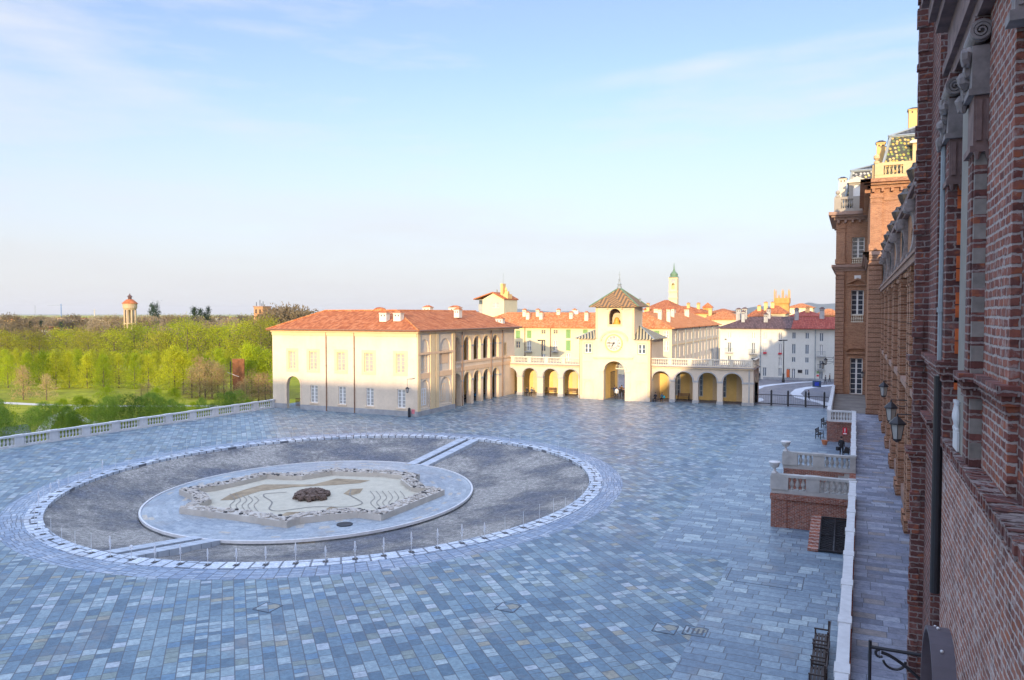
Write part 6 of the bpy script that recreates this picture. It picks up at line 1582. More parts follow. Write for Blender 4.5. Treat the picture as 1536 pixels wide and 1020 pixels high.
# bench
def bench(label, x, y, z0, rz, mat='wood', ln=1.6, name='bench', group=None):
    t = thing(name, label, 'bench', (0, 0, 0), group)
    a = MB()
    for k in range(4): a.box(-ln / 2, -.2 + k * .11, .42, ln / 2, -.11 + k * .11, .45)
    a.build('seat', M[mat], t)
    a = MB()
    for k in range(3): a.box(-ln / 2, .26 + k * .02, .55 + k * .14, ln / 2, .29 + k * .02, .65 + k * .14)
    a.build('backrest', M[mat], t)
    for s in (-1, 1):
        a = MB(); a.box(s * (ln / 2 - .1) - .03, -.2, 0, s * (ln / 2 - .1) + .03, -.15, .62); a.box(s * (ln / 2 - .1) - .03, .24, 0, s * (ln / 2 - .1) + .03, .31, .98); a.box(s * (ln / 2 - .1) - .03, -.22, .62, s * (ln / 2 - .1) + .03, .3, .66); a.box(s * (ln / 2 - .1) - .03, -.2, .36, s * (ln / 2 - .1) + .03, .3, .415); a.build('leg', M['iron' if mat != 'dkwood' else mat], t)
    t.location = (x, y, z0); t.rotation_euler = (0, 0, rz); return t
for k, (px, py, lab) in enumerate(((1240, 958, 'dark slatted bench against the terrace wall, upper one at the bottom edge'), (1240, 982, 'dark slatted bench against the terrace wall, middle one at the bottom edge'), (1238, 1008, 'dark slatted bench against the terrace wall, lowest at the bottom edge'))):
    q = P(px - 4, py, .4); bench(lab, -.98, q.y - .3, 0, R(-90), 'dkwood', 1.25)
for px, py, lab, rz in ((1230, 657, 'small iron bench left of the far terrace block, nearer the viewer', 80), (1238, 641, 'small iron bench left of the far terrace block, the farther one', 80)):
    q = P(px, py, 0); bench(lab, q.x, q.y, 0, R(rz), 'iron', 1.3)
for px, lab in ((825, 'wooden bench under the third arch of the left arcade'), (858, 'wooden bench under the fourth arch of the left arcade'), (1025, 'wooden bench under the second arch of the right arcade')):
    q = onY(px, 596, 105.2); bench(lab, q.x, 105.2, 0, 0, 'wood', 1.7)
b = P(1237, 667, 0); m = MB(); m.lathe([(.18, 0), (.28, .35), (.3, .4), (.24, .4), (.22, .3)], (b.x, b.y, 0), 12); tag(m.build('flower_pot', M['terracotta_pot'], origin=(b.x, b.y, 0)), 'red terracotta pot at the corner of the far terrace block', 'pot')
b = onY(614.5, 622, 74.6); m = MB(); m.lathe([(.16, 0), (.18, .1), (.16, 1.0), (.08, 1.1)], (b.x, 74.5, 0), 10); tag(m.build('bollard', M['iron'], origin=(b.x, 74.5, 0)), 'black bin post at the corner of the loggia building', 'bollard')
b = onY(619.5, 617.5, 74.94); m = MB(); m.box(b.x - .22, 74.94, b.z - .25, b.x + .22, 74.995, b.z + .25); tag(m.build('wall_sign', M['pinksign'], origin=(b.x, 74.94, b.z)), 'small pink notice on the cream wall by the black bin post', 'sign')

# ================================================================== people
def person(label, x, y, z0, h, rz, top, bottom, hair=(.03, .02, .015), pose='stand', bag=None):
    t = thing('person', label, 'person', (0, 0, 0))
    k = h / 1.75
    if pose == 'sit':
        J = {'pel': (0, 0, .50), 'che': (0, .03, .88), 'nek': (0, .02, 1.08), 'hd': (0, -.01, 1.26), 'sl': (-.18, .02, 1.02), 'sr': (.18, .02, 1.02), 'el': (-.24, -.05, .76), 'er': (.24, -.05, .76), 'wl': (-.12, -.25, .66), 'wr': (.12, -.25, .66),
             'hl': (-.1, 0, .48), 'hr': (.1, 0, .48), 'kl': (-.14, -.42, .50), 'kr': (.14, -.42, .50), 'al': (-.14, -.42, .08), 'ar': (.14, -.42, .08), 'tl': (-.14, -.58, .04), 'tr': (.14, -.58, .04)}
    else:
        st = .16 if pose == 'walk' else .03
        J = {'pel': (0, 0, .95), 'che': (0, 0, 1.28), 'nek': (0, .01, 1.48), 'hd': (0, -.01, 1.64), 'sl': (-.19, 0, 1.42), 'sr': (.19, 0, 1.42), 'el': (-.25, .03 + st * .3, 1.13), 'er': (.25, .03 - st * .3, 1.13), 'wl': (-.24, -.06 + st * .5, .88), 'wr': (.24, -.06 - st * .5, .88),
             'hl': (-.1, 0, .92), 'hr': (.1, 0, .92), 'kl': (-.11, -.02 - st * .6, .50), 'kr': (.11, -.02 + st * .4, .50), 'al': (-.11, -st, .08), 'ar': (.11, st, .09), 'tl': (-.12, -st - .16, .03), 'tr': (.12, st - .15, .03)}
    rad = {'pel': .15, 'che': .16, 'nek': .058, 'hd': .10, 'sl': .062, 'sr': .062, 'el': .045, 'er': .045, 'wl': .03, 'wr': .03, 'hl': .095, 'hr': .095, 'kl': .062, 'kr': .062, 'al': .042, 'ar': .042, 'tl': .035, 'tr': .035}
    ks = list(J); ed = [('pel', 'che'), ('che', 'nek'), ('nek', 'hd'), ('che', 'sl'), ('che', 'sr'), ('sl', 'el'), ('sr', 'er'), ('el', 'wl'), ('er', 'wr'), ('pel', 'hl'), ('pel', 'hr'), ('hl', 'kl'), ('hr', 'kr'), ('kl', 'al'), ('kr', 'ar'), ('al', 'tl'), ('ar', 'tr')]
    me = bpy.data.meshes.new('b'); me.from_pydata([tuple(c * k for c in J[a]) for a in ks], [(ks.index(a), ks.index(b)) for a, b in ed], [])
    o = bpy.data.objects.new('b', me); COL.objects.link(o)
    o.modifiers.new('s', 'SKIN'); sv = me.skin_vertices[0].data
    for i, a in enumerate(ks): sv[i].radius = (rad[a] * k, rad[a] * k); sv[i].use_root = (a == 'pel')
    ss = o.modifiers.new('u', 'SUBSURF'); ss.levels = 1; ss.render_levels = 1
    bpy.context.view_layer.update()
    m2 = bpy.data.meshes.new_from_object(o.evaluated_get(bpy.context.evaluated_depsgraph_get())); bpy.data.objects.remove(o)
    m2.name = 'body'
    mats = [simple('clothes_top', top, .8), simple('clothes_bottom', bottom, .8), M['skin'], simple('shoes', (.03, .03, .03), .6)]
    for q in mats: m2.materials.append(q)
    for f in m2.polygons:
        z = f.center.z / k; yy = f.center.y / k
        if pose == 'sit': f.material_index = 2 if (z > 1.13 or (z < .72 and abs(f.center.x) / k < .2 and yy < -.22 and z > .6)) else 0 if z > .60 else 1 if z > .1 else 3
        else: f.material_index = 2 if (z > 1.5 or (z < .92 and abs(f.center.x) / k > .2)) else 0 if z > .9 else 1 if z > .1 else 3
    b = bpy.data.objects.new('body', m2); COL.objects.link(b); b.parent = t
    hz = J['hd']; a = MB(); a.blob((hz[0] * k, (hz[1] + .035) * k, (hz[2] + .035) * k), .098 * k, .098 * k, .105 * k, 7, .03)
    hm = simple('hair', hair, .7)
    ho = a.build('hair', hm, None, origin=(0, 0, 0)); ho.parent = t
    a = MB(); fy_ = hz[1] - .10
    a.blob((hz[0], fy_ * k, (hz[2] - .015) * k), .014 * k, .02 * k, .02 * k, 4, 0); a.build('nose', M['skin'], None, origin=(0, 0, 0)).parent = t
    if bag:
        a = MB(); a.box(.2, -.1, .55, .42, .15, .85); bo_ = a.build('bag_strap', simple('bag', bag, .7), None, origin=(0, 0, 0)); bo_.parent = t; bo_.name = 'shoulder_bag'
    t.location = (x, y, z0); t.rotation_euler = (0, 0, rz); return t
DK = (.02, .02, .025); BL = (.03, .05, .12); WT = (.7, .7, .68)
def pp(label, px, py, Y=None, z=0, h=1.7, rz=0, top=DK, bot=DK, **k):
    q = onY(px, py, Y) if Y else P(px, py, z); return person(label, q.x, q.y, z, h, R(rz), top, bot, **k)
pp('person in a pale jacket standing in the tower gateway, front of the group', 925, 598, 102.2, h=1.7, top=WT, bot=DK)
pp('person in black beside the one in the pale jacket under the tower arch', 929.5, 598, 102.6, h=1.75, rz=30)
pp('person in dark clothes at the right jamb of the tower gateway', 935.5, 598, 102.4, h=1.65, rz=-40)
pp('person in dark blue behind the group in the tower gateway', 922, 598, 104.6, h=1.7, top=BL, bot=DK, rz=160)
pp('person in a brown jacket deepest in the tower gateway', 932.5, 598, 105.5, h=1.72, top=(.16, .09, .05), bot=DK, rz=180)
pp('person in black sitting left of another under the second arcade arch', 790.5, 594, 101.5, h=1.7, pose='sit')
pp('person in grey sitting right of another under the second arcade arch', 797.5, 594, 101.5, h=1.65, pose='sit', top=(.1, .1, .12))
pp('person in black sitting at the foot of the tower under the first right arch', 983, 600, 101.6, h=1.65, pose='sit')
pp('person with a turquoise bag sitting under the first right arch', 993, 600, 101.7, h=1.65, pose='sit', top=(.05, .10, .12), bag=(.03, .45, .48))
pp('person in black sitting at the second loggia pier from the viewer', 695, 603, None, z=0, h=1.7, pose='sit', rz=70)
pp('person in a black coat sitting beside the loggia pier, second in the row', 699.5, 602, None, z=0, h=1.7, pose='sit', rz=70)
pp('person in black with blue bag sitting at the third loggia pier', 710, 600, None, z=0, h=1.7, pose='sit', rz=70, bag=(.05, .3, .6))
pp('person in grey sitting right of the blue bag at the loggia', 714.5, 599, None, z=0, h=1.7, pose='sit', rz=70, top=(.06, .06, .07))
pp('person in brown sitting at the fourth loggia arch', 727, 595, None, z=0, h=1.6, pose='sit', rz=70, top=(.25, .12, .05))
pp('person in black standing in the last loggia arch', 737.5, 593, None, z=0, h=1.6, rz=60)
pp('person in dark clothes walking alone in the square near the fence', 1213, 601, h=1.45, pose='walk', rz=90)
pp('person in black at the corner of the ivory house behind the arcade end', 1138.5, 570.5, h=1.6, rz=40)
pp('person in orange before the shop door of the ivory house', 1181.5, 569, h=1.5, top=(.5, .12, .04), bot=DK)
pp('person in dark clothes beside the one in orange at the shop door', 1185, 569.5, h=1.5, rz=20)
pp('person in pink in the shop doorway', 1189, 568.3, h=1.5, top=(.45, .05, .12), bot=DK)
pp('person in grey walking in the square right of the blue box', 1238, 576, h=1.5, pose='walk', top=(.12, .12, .14), rz=-60)
pp('person in brown walking near the pavilion corner', 1244.5, 573, h=1.5, pose='walk', top=(.2, .12, .08), rz=-80)
pp('person in black bending by the terrace wall with a stroller', 1262, 686, None, z=0, h=1.75, rz=150, bag=DK)
q = P(1270, 686, 0); t = thing('stroller', 'black folding pushchair beside the person in black at the terrace wall', 'stroller', (q.x, q.y, 0))
a = MB(); a.tube((q.x - .3, q.y, .1), (q.x + .3, q.y, 1.0), .02, 5); a.tube((q.x + .3, q.y, .1), (q.x - .25, q.y, .7), .02, 5); a.build('frame', M['iron'], t)
a = MB(); a.add([(q.x - .28, q.y - .2, .35), (q.x + .2, q.y - .2, .35), (q.x + .2, q.y + .2, .35), (q.x - .28, q.y + .2, .35), (q.x - .1, q.y - .2, .9), (q.x + .25, q.y - .2, .75), (q.x + .25, q.y + .2, .75), (q.x - .1, q.y + .2, .9)], [(0,1,2,3), (4,5,6,7), (0,1,5,4), (1,2,6,5), (2,3,7,6), (3,0,4,7)]); a.build('seat', M['iron'], t)
for s in (-.3, .3):
    a = MB(); a.tube((q.x + s, q.y - .22, .1), (q.x + s, q.y + .22, .1), .1, 10); a.build('wheel', M['iron'], t)

# ================================================================== trees
def leafmat(name, c1, c2, tr=.35):
    n = NT(name); g = n.n('ShaderNodeObjectInfo'); v = n.obj()
    a = n.noise(v, .9, 3); f = n.math('ADD', n.math('MULTIPLY', a, .75), n.math('MULTIPLY', g.outputs['Random'], .3))
    col = n.ramp(f, [(.3, c1), (.72, c2)])
    d = n.n('ShaderNodeBsdfDiffuse'); t_ = n.n('ShaderNodeBsdfTranslucent'); m_ = n.n('ShaderNodeMixShader'); m_.inputs[0].default_value = tr
    n.l(col, d.inputs[0]); n.l(col, t_.inputs[0]); n.l(d.outputs[0], m_.inputs[1]); n.l(t_.outputs[0], m_.inputs[2]); n.l(m_.outputs[0], n.out.inputs[0])
    return n.m
LM = {'fresh': leafmat('fresh_leaves', (.20, .29, .02), (.50, .56, .03), .45), 'yellow': leafmat('young_yellow_leaves', (.25, .28, .025), (.56, .57, .04), .45), 'olive': leafmat('olive_leaves', (.17, .18, .03), (.46, .43, .05)),
      'brown': leafmat('bare_twigs', (.17, .13, .08), (.34, .27, .17), .1), 'green': leafmat('mid_green_leaves', (.08, .17, .03), (.30, .42, .06), .45), 'dark': leafmat('evergreen_needles', (.015, .035, .018), (.04, .07, .035), .1),
      'rust': leafmat('rusty_twigs', (.30, .20, .09), (.46, .35, .17), .2)}
M['bark'] = simple('bark', (.12, .09, .065), .9, var=.3, sc_=8)
def tree_proto(name, label, cat, group, shape, lm, seed, nl=2600, leaf=.22, trunk=.25, gap=.5, origin_h=1.0):
    """unit-size tree (height 1, radius ~ given by shape) that is scaled when placed; built at real scale H=8"""
    rd = random.Random(seed); H = 8.0
    t = thing(name, label, cat, (0, -500 - seed * 20, 0), group)
    o0 = Vector(t.location)
    prof = {'cone': lambda q: .42 * (1 - q) ** .75 * min(1, q * 5 + .35), 'round': lambda q: .48 * math.sqrt(max(0, 1 - (2 * q - 1) ** 2)) ** .8, 'broad': lambda q: .62 * math.sqrt(max(0, 1 - (2 * q - 1) ** 2)) ** .8, 'bush': lambda q: .85 * math.sqrt(max(0, 1 - q * q)), 'spire': lambda q: .24 * (1 - q) ** 1.1, 'pine': lambda q: .5 * (1 - abs(q - .45)) * (0.5 + .5 * ((q * 4) % 1 > .4))}[shape]
    base = {'cone': .01, 'round': .22, 'broad': .2, 'bush': 0.0, 'spire': .05, 'pine': .35}[shape]
    a = MB()
    th = H * (.9 if shape != 'bush' else .4)
    a.lathe([(H * trunk * .09, 0), (H * trunk * .07, th * .3), (H * trunk * .045, th * .6), (H * trunk * .012, th)], (o0.x, o0.y, 0), 7)
    nb = 9 if shape != 'bush' else 5
    for k in range(nb):
        q = base + (1 - base) * (.1 + .7 * k / nb); an = rd.uniform(0, 6.28); r = prof((q - base) / (1 - base)) * H * .75
        z0_ = H * max(.1, q - .15)
        if shape == 'bush': z0_ = .2
        a.tube((o0.x, o0.y, z0_), (o0.x + r * math.cos(an), o0.y + r * math.sin(an), H * q + H * .05), H * trunk * .025, 5, H * trunk * .006)
    a.build('trunk', M['bark'], t)
    # crown: clusters of leaves
    nclu = int(nl / 22); vs = []; fs = []
    for c in range(nclu):
        q = rd.random() ** .85; hh = base + (1 - base) * q; R_ = prof(q) * H
        an = rd.uniform(0, 6.283); rr = R_ * (rd.random() ** .45) * (1 + (.8 if shape == 'bush' else .35) * mn.noise(Vector((math.cos(an) * 1.6, math.sin(an) * 1.6, hh * 5 + seed)))) 
        cxx, cyy, czz = rr * math.cos(an), rr * math.sin(an), hh * H
        if mn.noise(Vector((cxx * .7 + seed, cyy * .7, czz * .7))) > gap: continue
        cs = H * .055 * rd.uniform(.6, 1.4) * (1.25 if shape in ('broad', 'round') else 1)
        for l in range(22):
            px, py, pz = cxx + rd.gauss(0, cs), cyy + rd.gauss(0, cs), czz + rd.gauss(0, cs * .8)
            if pz < .05: pz = .05
            s = leaf * rd.uniform(.5, 1.15); u = Vector((rd.gauss(0, 1), rd.gauss(0, 1), rd.gauss(0, 1))).normalized(); w_ = u.orthogonal().normalized()
            if shape == 'pine': s *= 1.1
            b = len(vs); p_ = Vector((px + o0.x, py + o0.y, pz)); el_ = 1.0
            if lm in ('brown', 'rust'): el_ = .30; u = (u + Vector((cxx, cyy, R_ * .8 + .01)).normalized() * 1.3).normalized(); w_ = u.orthogonal().normalized(); s *= 1.9
            for du, dw in ((-.5, 0), (0, -.5 * el_), (.5, 0), (0, .5 * el_)): vs.append(tuple(p_ + u * s * du + w_ * s * dw))
            fs.append((b, b + 1, b + 2, b + 3))
    m = MB(); m.v = vs; m.f = fs; m.m = [0] * len(fs)
    m.build('crown', LM[lm], t)
    return snap(t), H
used_p = set()
def plant(pr_, px, pyb, pyt, z0=GZ, wide=1.0, label=None, base=None):
    tree_, H = pr_; b = base if base is not None else P(px, pyb, z0)
    h = Hat(px, pyt, b) - z0; s = h / H; w_ = s * wide
    rz = random.uniform(0, 6.28)
    if id(tree_) not in used_p:
        used_p.add(id(tree_)); o = tree_[0]; o.location = (b[0], b[1], z0); o.scale = (w_, w_, s); o.rotation_euler = (0, 0, rz)
        if label: o['label'] = label
        return o
    return dup(tree_, loc=(b[0], b[1], z0), scale=(w_, w_, s), rotz=rz, label=label)
G1 = 'rows of young park trees'
cones = [tree_proto('young_tree', 'conical young tree with fresh yellow-green leaves in the park rows', 'tree', G1, 'cone', l_, s_, 6000, .19, .2, .26) for l_, s_ in (('fresh', 1), ('yellow', 2), ('yellow', 3), ('fresh', 4))]
rounds = [tree_proto('leafy_tree', 'rounded olive and yellow tree in spring leaf behind the park rows', 'tree', 'rounded trees behind the park rows', 'round', l_, s_, 6000, .19, .3, .12) for l_, s_ in (('olive', 5), ('yellow', 6), ('olive', 7), ('fresh', 8))]
browns = [tree_proto('bare_tree', 'brown bare tree on the skyline of the plain', 'tree', 'bare trees on the skyline', 'broad', 'brown', s_, 4200, .34, .3, .5) for s_ in (9, 10)]
darks = [tree_proto('evergreen_tree', 'dark spired evergreen tree standing above the bare trees', 'tree', 'dark evergreens on the skyline', 'spire', 'dark', 11, 2200, .26, .25, .6)]
bushes = [tree_proto('leafy_shrub', 'mid green leafy shrub just beyond the white balustrade', 'shrub', 'green shrubs beyond the balustrade', 'bush', l_, s_, 14000, .20, .2, .24) for l_, s_ in (('green', 13), ('green', 14), ('fresh', 15))]
rusts = [tree_proto('twiggy_sapling', 'slender twiggy sapling with rusty new shoots near the steel sculpture', 'tree', 'rusty saplings in the park', 'cone', 'rust', s_, 1800, .2, .18, .5) for s_ in (16, 17)]
pine = tree_proto('umbrella_pine', 'tall dark cedar with flat tiers right of the water tower', 'tree', None, 'pine', 'dark', 18, 2600, .3, .3, .25)
rd = random.Random(21)
# skyline
x = -40
while x < 425:
    big = rd.random(); plant(rd.choice(browns), x, 512 + rd.uniform(-6, 4), rd.uniform(474, 483), wide=rd.uniform(.8, 1.3)); x += rd.uniform(11, 22)
x = -40
while x < 420:
    plant(rd.choice(browns), x, 532 + rd.uniform(-4, 4), rd.uniform(486, 497), wide=rd.uniform(.7, 1.1)); x += rd.uniform(18, 36)
for px, yt in ((46, 483), (62, 482), (92, 484), (171, 484), (178, 486), (292, 463), (301, 465), (313, 462), (308, 470)): plant(darks[0], px, 512, yt, wide=rd.uniform(.6, .9))
plant(pine, 232, 512, 457, wide=.42)
for px, yt, w_ in ((418, 466, .9), (440, 464, 1.1), (428, 468, 1.0)): plant(rd.choice(browns), px, 540, yt, wide=w_)
# big rounded trees
for px, yt, k in ((-8, 497, 0), (12, 499, 2), (48, 497, 2), (60, 505, 0), (88, 496, 1), (101, 497, 1), (118, 495, 0), (133, 497, 2), (146, 503, 0), (172, 496, 1), (185, 500, 0), (202, 489, 1), (222, 489, 3), (238, 498, 0), (250, 500, 2), (270, 484, 3), (282, 482, 1), (298, 487, 1), (312, 494, 0), (330, 492, 1), (345, 489, 3), (362, 486, 1), (376, 489, 3), (392, 478, 2), (405, 482, 0), (30, 508, 1), (160, 506, 2)):
    plant(rounds[k], px, 556 + rd.uniform(-4, 4), yt, wide=rd.uniform(.8, 1.1))
# conical rows
for row, (yb, y0, y1, stp) in enumerate(((566, 524, 530, 17), (574, 527, 534, 19), (583, 524, 536, 24))):
    x = -30 + row * 7
    while x < (345 if row < 2 else 300):
        k = rd.randrange(4); plant(cones[k], x, yb + rd.uniform(-1.5, 1.5), rd.uniform(y0, y1) + (5 if k == 0 else 0), wide=rd.uniform(.75, 1.15)); x += stp * rd.uniform(.75, 1.3)
for px, yt in ((275, 528), (262, 520), (372, 518), (388, 522), (402, 526), (395, 540)): plant(cones[1 if px < 300 else 3], px, 592 if px < 300 else 588, yt, wide=1.0)
for px, yb, yt in ((300, 595, 535), (308, 598, 545), (318, 597, 540), (327, 598, 546), (336, 598, 550), (288, 597, 552), (378, 603, 556), (388, 604, 562), (398, 606, 560), (370, 606, 568), (362, 606, 573), (406, 606, 575), (222, 600, 573), (212, 600, 576), (35, 600, 550), (70, 600, 562)):
    plant(rusts[rd.randrange(2)], px, yb, yt, wide=rd.uniform(.9, 1.4))
# shrubs by the balustrade
for px, yb, yt, k in ((-6, 668, 600, 0), (3, 660, 612, 0), (52, 662, 612, 0), (66, 656, 604, 0), (84, 655, 606, 1), (100, 652, 610, 0), (112, 648, 618, 1), (150, 652, 606, 1), (163, 648, 596, 0), (178, 645, 594, 1), (195, 643, 592, 0), (212, 640, 596, 1), (228, 640, 590, 0), (243, 637, 597, 0), (258, 634, 600, 1), (272, 632, 606, 0),
                      (290, 629, 604, 2), (303, 628, 598, 1), (330, 626, 590, 0), (345, 624, 588, 0), (358, 622, 586, 1), (372, 620, 600, 2), (130, 648, 600, 2), (120, 640, 596, 2), (160, 620, 582, 2), (235, 615, 583, 2), (262, 618, 584, 2), (95, 640, 600, 2), (318, 628, 606, 1), (385, 618, 603, 1), (400, 616, 602, 0), (20, 640, 618, 2)):
    plant(bushes[k], px, yb, yt, wide=rd.uniform(.5, .7))
# hide the unused prototypes: every prototype above is planted at least once

# far woods that read as one mass
m = MB(); rd = random.Random(41)
for k in range(12000):
    x_ = rd.uniform(-60, 560); yb = 476.5 + 22 * rd.random() ** 1.6; b = P(x_, yb, GZ); dd = math.hypot(b.x, b.y)
    hmax = 6.5 + 5 * mn.noise(Vector((x_ * .09, yb * .3, 0))); s = min(4.5, 1.2 + dd / 500) * rd.uniform(.5, 1.1); z_ = GZ + hmax * rd.random() ** .6
    u = Vector((rd.gauss(0, 1), rd.gauss(0, 1), rd.gauss(0, 1))).normalized(); w_ = u.orthogonal().normalized(); p_ = Vector((b.x + rd.gauss(0, 4), b.y + rd.gauss(0, 4), max(GZ, z_))); m.mi = 0 if mn.noise(Vector((x_ * .06, yb * .2, 9))) < -.02 else 1
    m.quad(p_ - u * s * .5, p_ - w_ * s * .4, p_ + u * s * .5, p_ + w_ * s * .4)
struct(m.build('distant_wood', [LM['brown'], LM['olive']]), 'stuff', 'brown and olive woods fading along the flat horizon')
# corten sculpture
b = P(357, 592, GZ); hgt = Hat(357, 538, b) - GZ
t = thing('steel_sculpture', 'tall rusty steel sheet sculpture folded open among the park trees', 'sculpture', (b.x, b.y, GZ))
ux = lambda px: P(px, 592, GZ)
A, B, C, D = ux(345.5), ux(350.5), ux(360), ux(370)
a = MB(); pts = [(A.x, A.y + .2), (B.x, B.y - .5), (C.x, C.y), (D.x, D.y - .8)]
a.prism([(A.x, A.y), (B.x, B.y - .6), (B.x, B.y - .5), (A.x, A.y + .15)], GZ, GZ + hgt * .93); a.build('dark_leaf', M['iron'], t)
a = MB(); a.prism([(B.x + .02, B.y - .3), (C.x, C.y + .1), (D.x, D.y - .6), (D.x, D.y - .45), (C.x, C.y + .3), (B.x + .02, B.y - .1)], GZ, GZ + hgt); a.build('rust_leaf', M['corten'], t)
a = MB(); a.tube((A.x - .2, A.y - .4, GZ + hgt * .62), (C.x, C.y - .2, GZ + hgt * .5), .05, 5); a.build('brace', M['marble'], t)

# water tower
M['tower_tan'] = plaster('tan_concrete', (.52, .40, .26), .15)
b = P(196, 520, GZ); WT_ = lambda py: Hat(196, py, b); mpp = math.hypot(b.x, b.y) / FPX * .93
t = thing('water_tower', 'cream water tower on tall legs with red conical roof rising above the trees', 'water tower', (b.x, b.y, GZ))
rt = 9.6 * mpp
a = MB()
for k in range(8):
    an = 2 * math.pi * (k + .5) / 8; x_, y_ = b.x + rt * .78 * math.cos(an), b.y + rt * .78 * math.sin(an); a.tube((x_, y_, GZ), (x_, y_, WT_(465)), .42, 6)
for py in (500, 486): a.lathe([(rt * .88, 0), (rt * .88, .5)], (b.x, b.y, WT_(py)), 16)
a.tube((b.x, b.y, GZ), (b.x, b.y, WT_(464)), rt * .35, 12)
a.build('leg_frame', M['tower_tan'], t)
a = MB(); a.lathe([(rt * .8, 0), (rt * .98, 1.0), (rt * 1.0, WT_(455) - WT_(465))], (b.x, b.y, WT_(465)), 24); a.build('tank', M['tower_tan'], t)
a = MB(); a.lathe([(rt * 1.12, 0), (rt * 1.1, .25), (rt * .42, WT_(449) - WT_(455.5))], (b.x, b.y, WT_(455.5)), 16); a.build('roof', M['tile'], t)
a = MB(); a.lathe([(rt * .26, 0), (rt * .26, 1.2)], (b.x, b.y, WT_(449)), 10); a.lathe([(rt * .42, 0), (rt * .1, 1.0), (.04, 1.8)], (b.x, b.y, WT_(449) + 1.2), 10); a.build('lantern_top', M['tile_dk'], t)
# brick tower on the right of the plain
b = P(388, 516, GZ); Wz = lambda py: Hat(388, py, b); mpp = math.hypot(b.x, b.y) / FPX * .95
t = thing('brick_tower', 'square brick tower with flat cornice and antennas above the bare trees', 'tower', (b.x, b.y, GZ))
a = MB(); s = 8.6 * mpp; a.box(b.x - s, b.y, GZ, b.x + s, b.y + 2 * s, Wz(460.5)); a.build('shaft', M['bk_warm'], t)
a = MB(); a.box(b.x - s * 1.12, b.y - s * .1, Wz(460.5), b.x + s * 1.12, b.y + 2.1 * s, Wz(459)); a.build('cornice', M['cornice_far'], t)
a = MB()
for d_, h_ in ((-.7, 453), (.1, 450), (.8, 452), (.5, 455)): a.tube((b.x + s * d_, b.y + 1, Wz(459)), (b.x + s * d_, b.y + 1, Wz(h_)), .15, 4)
for u in (-.5, .4): a.box(b.x + s * u - .5, b.y - .05, Wz(470), b.x + s * u + .5, b.y - .01, Wz(464))
a.build('antenna', M['iron'], t)
# far town on the plain and cranes
rd = random.Random(31); n_h = 0
for (px, pyt, pyb, wpx, col) in ((15, 477, 500, 26, 'ochre_wall'), (38, 479, 498, 18, 'pinkish'), (2, 476, 492, 22, 'balu_warm'), (72, 486, 503, 14, 'balu_warm'), (62, 490, 512, 12, 'white_wall'), (78, 492, 512, 14, 'white_wall'), (110, 489, 504, 22, 'balu_warm'), (122, 491, 505, 14, 'pinkish'), (133, 489, 502, 10, 'white_wall'), (150, 477, 492, 20, 'balu_warm'), (165, 478, 494, 12, 'pinkish'), (180, 477, 492, 12, 'white_wall'), (212, 476, 488, 18, 'pinkish'), (245, 478, 490, 16, 'balu_warm'), (280, 478, 490, 12, 'balu_warm'), (262, 477, 488, 12, 'pinkish'), (330, 475, 486, 20, 'white_wall'), (345, 476, 488, 14, 'balu_warm'), (40, 494, 508, 20, 'marble_old'), (118, 477, 488, 26, 'balu_warm'), (92, 476, 486, 18, 'pinkish'), (282, 486, 498, 10, 'white_wall'), (290, 484, 494, 8, 'white_wall'), (322, 484, 492, 12, 'pinkish')):
    b = P(px, pyb, GZ); ze_ = Hat(px, pyt, b); m_ = math.hypot(b.x, b.y) / FPX * .9; wd = wpx * m_ / 2; n_h += 1
    t = thing('distant_house', 'pale house with low roof among the bare trees of the distant plain', 'house', (b.x, b.y, GZ), 'houses on the distant plain')
    a = MB(); ops = []; nW = max(2, int(wpx / 4)); hh = ze_ - GZ - 1.2
    for k in range(nW): u = b.x - wd + 2 * wd * (k + .5) / nW; ops += [(u - wd / nW * .4, u + wd / nW * .4, GZ + hh * .62, GZ + hh * .85, 0)]
    wall(a, FY(b.y), b.x - wd, b.x + wd, GZ, GZ + hh, ops, .3); a.box(b.x - wd, b.y + .3, GZ, b.x + wd, b.y + 12, GZ + hh); a.build('wall', M[col], t)
    hiproof(t, b.x - wd - .5, b.y - .5, b.x + wd + .5, b.y + 12.5, GZ + hh + .01, ze_, 'tile' if rd.random() < .7 else 'tile_dk')
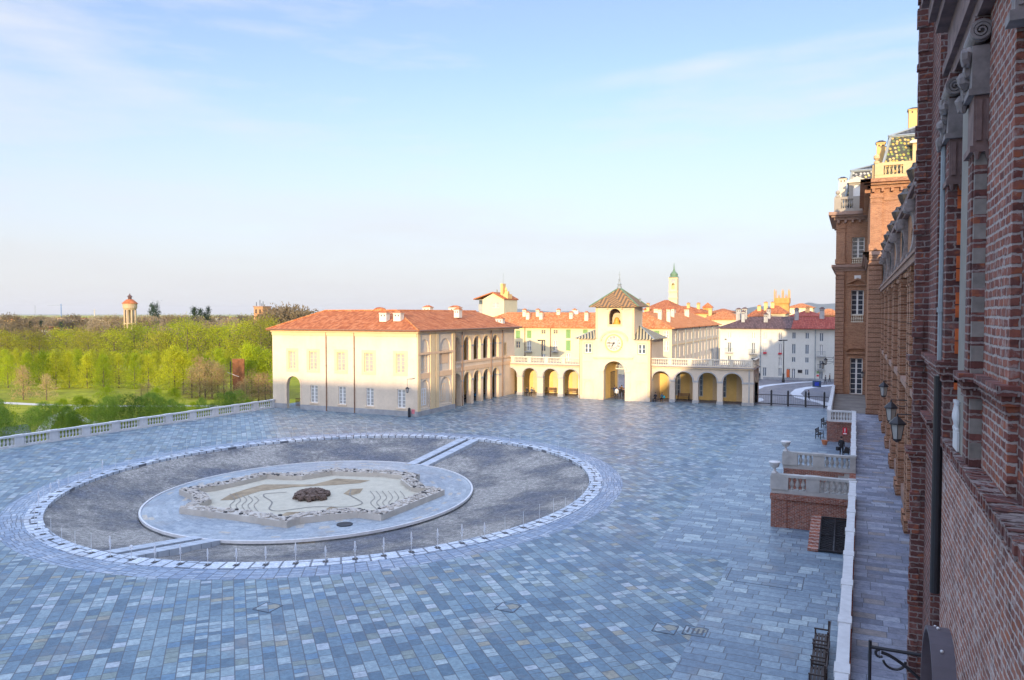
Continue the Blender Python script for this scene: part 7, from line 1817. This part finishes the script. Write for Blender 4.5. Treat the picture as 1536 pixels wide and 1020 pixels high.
for px, pyb, pyt, lab, jib, mt in ((92, 477.5, 456, 'blue tower crane with long jib on the left horizon', -30, 'crane_blue'), (142, 477.5, 464, 'small pale crane on the horizon left of the water tower', -5, 'balu_warm')):
    b = P(px, 479.0, GZ); m_ = math.hypot(b.x, b.y) / FPX * .9
    zt = Hat(px, pyt, b); t = thing('tower_crane', lab, 'crane', (b.x, b.y, GZ))
    a = MB(); w_ = m_ * .35
    for sx_ in (-1, 1):
        for sy_ in (-1, 1): a.tube((b.x + sx_ * w_, b.y + sy_ * w_, GZ), (b.x + sx_ * w_, b.y + sy_ * w_, zt), m_ * .18, 4)
    z = GZ
    while z < zt - 2 * w_: a.tube((b.x - w_, b.y - w_, z), (b.x + w_, b.y - w_, z + 2 * w_), m_ * .12, 4); z += 2 * w_
    a.build('mast', M[mt], t)
    a = MB(); zj = zt - m_ * 2; a.tube((b.x + m_ * 4, b.y, zj), (b.x + jib * m_, b.y, zj), m_ * .14, 4); a.tube((b.x, b.y, zt), (b.x + jib * m_ * .7, b.y, zj), m_ * .05, 4); a.build('jib', M['lead'], t)
b = P(53, 479.4, GZ); zt = Hat(53, 458, b); m_ = math.hypot(b.x, b.y) / FPX * .9
t = thing('pylon', 'faint lattice pylon on the left horizon', 'pylon', (b.x, b.y, GZ))
a = MB()
for sx_ in (-1, 1): a.tube((b.x + sx_ * m_ * 1.6, b.y, GZ), (b.x + sx_ * m_ * .2, b.y, zt), m_ * .12, 4)
for q_ in (.55, .7, .85): a.tube((b.x - m_ * 2.2, b.y, GZ + (zt - GZ) * q_), (b.x + m_ * 2.2, b.y, GZ + (zt - GZ) * q_), m_ * .1, 4)
a.build('lattice', M['lead'], t)
# a low wall line in the park
t = thing('park_wall', 'low grey wall with openings between the conical rows and the big trees', 'wall', (*P(250, 549, GZ).xy, GZ))
a = MB(); p0 = P(130, 556, GZ); p1 = P(300, 556, GZ); a.bar(p0, p1, .5, GZ, GZ + 1.6); a.build('wall', M['marble_old'], t)

# ================================================================== evening haze over the plain
HZ = True
if HZ:
    a = MB(); a.box(-15000, -1500, GZ - 1, 13500, 13500, 170.0)
    n = NT('air'); n.t.nodes.remove(n.b)
    pv = n.n('ShaderNodeVolumePrincipled'); pv.inputs['Density'].default_value = 6e-5; pv.inputs['Color'].default_value = (1, 1, 1, 1); pv.inputs['Anisotropy'].default_value = .2
    n.l(pv.outputs[0], n.out.inputs['Volume'])
    struct(a.build('haze', n.m), 'stuff')
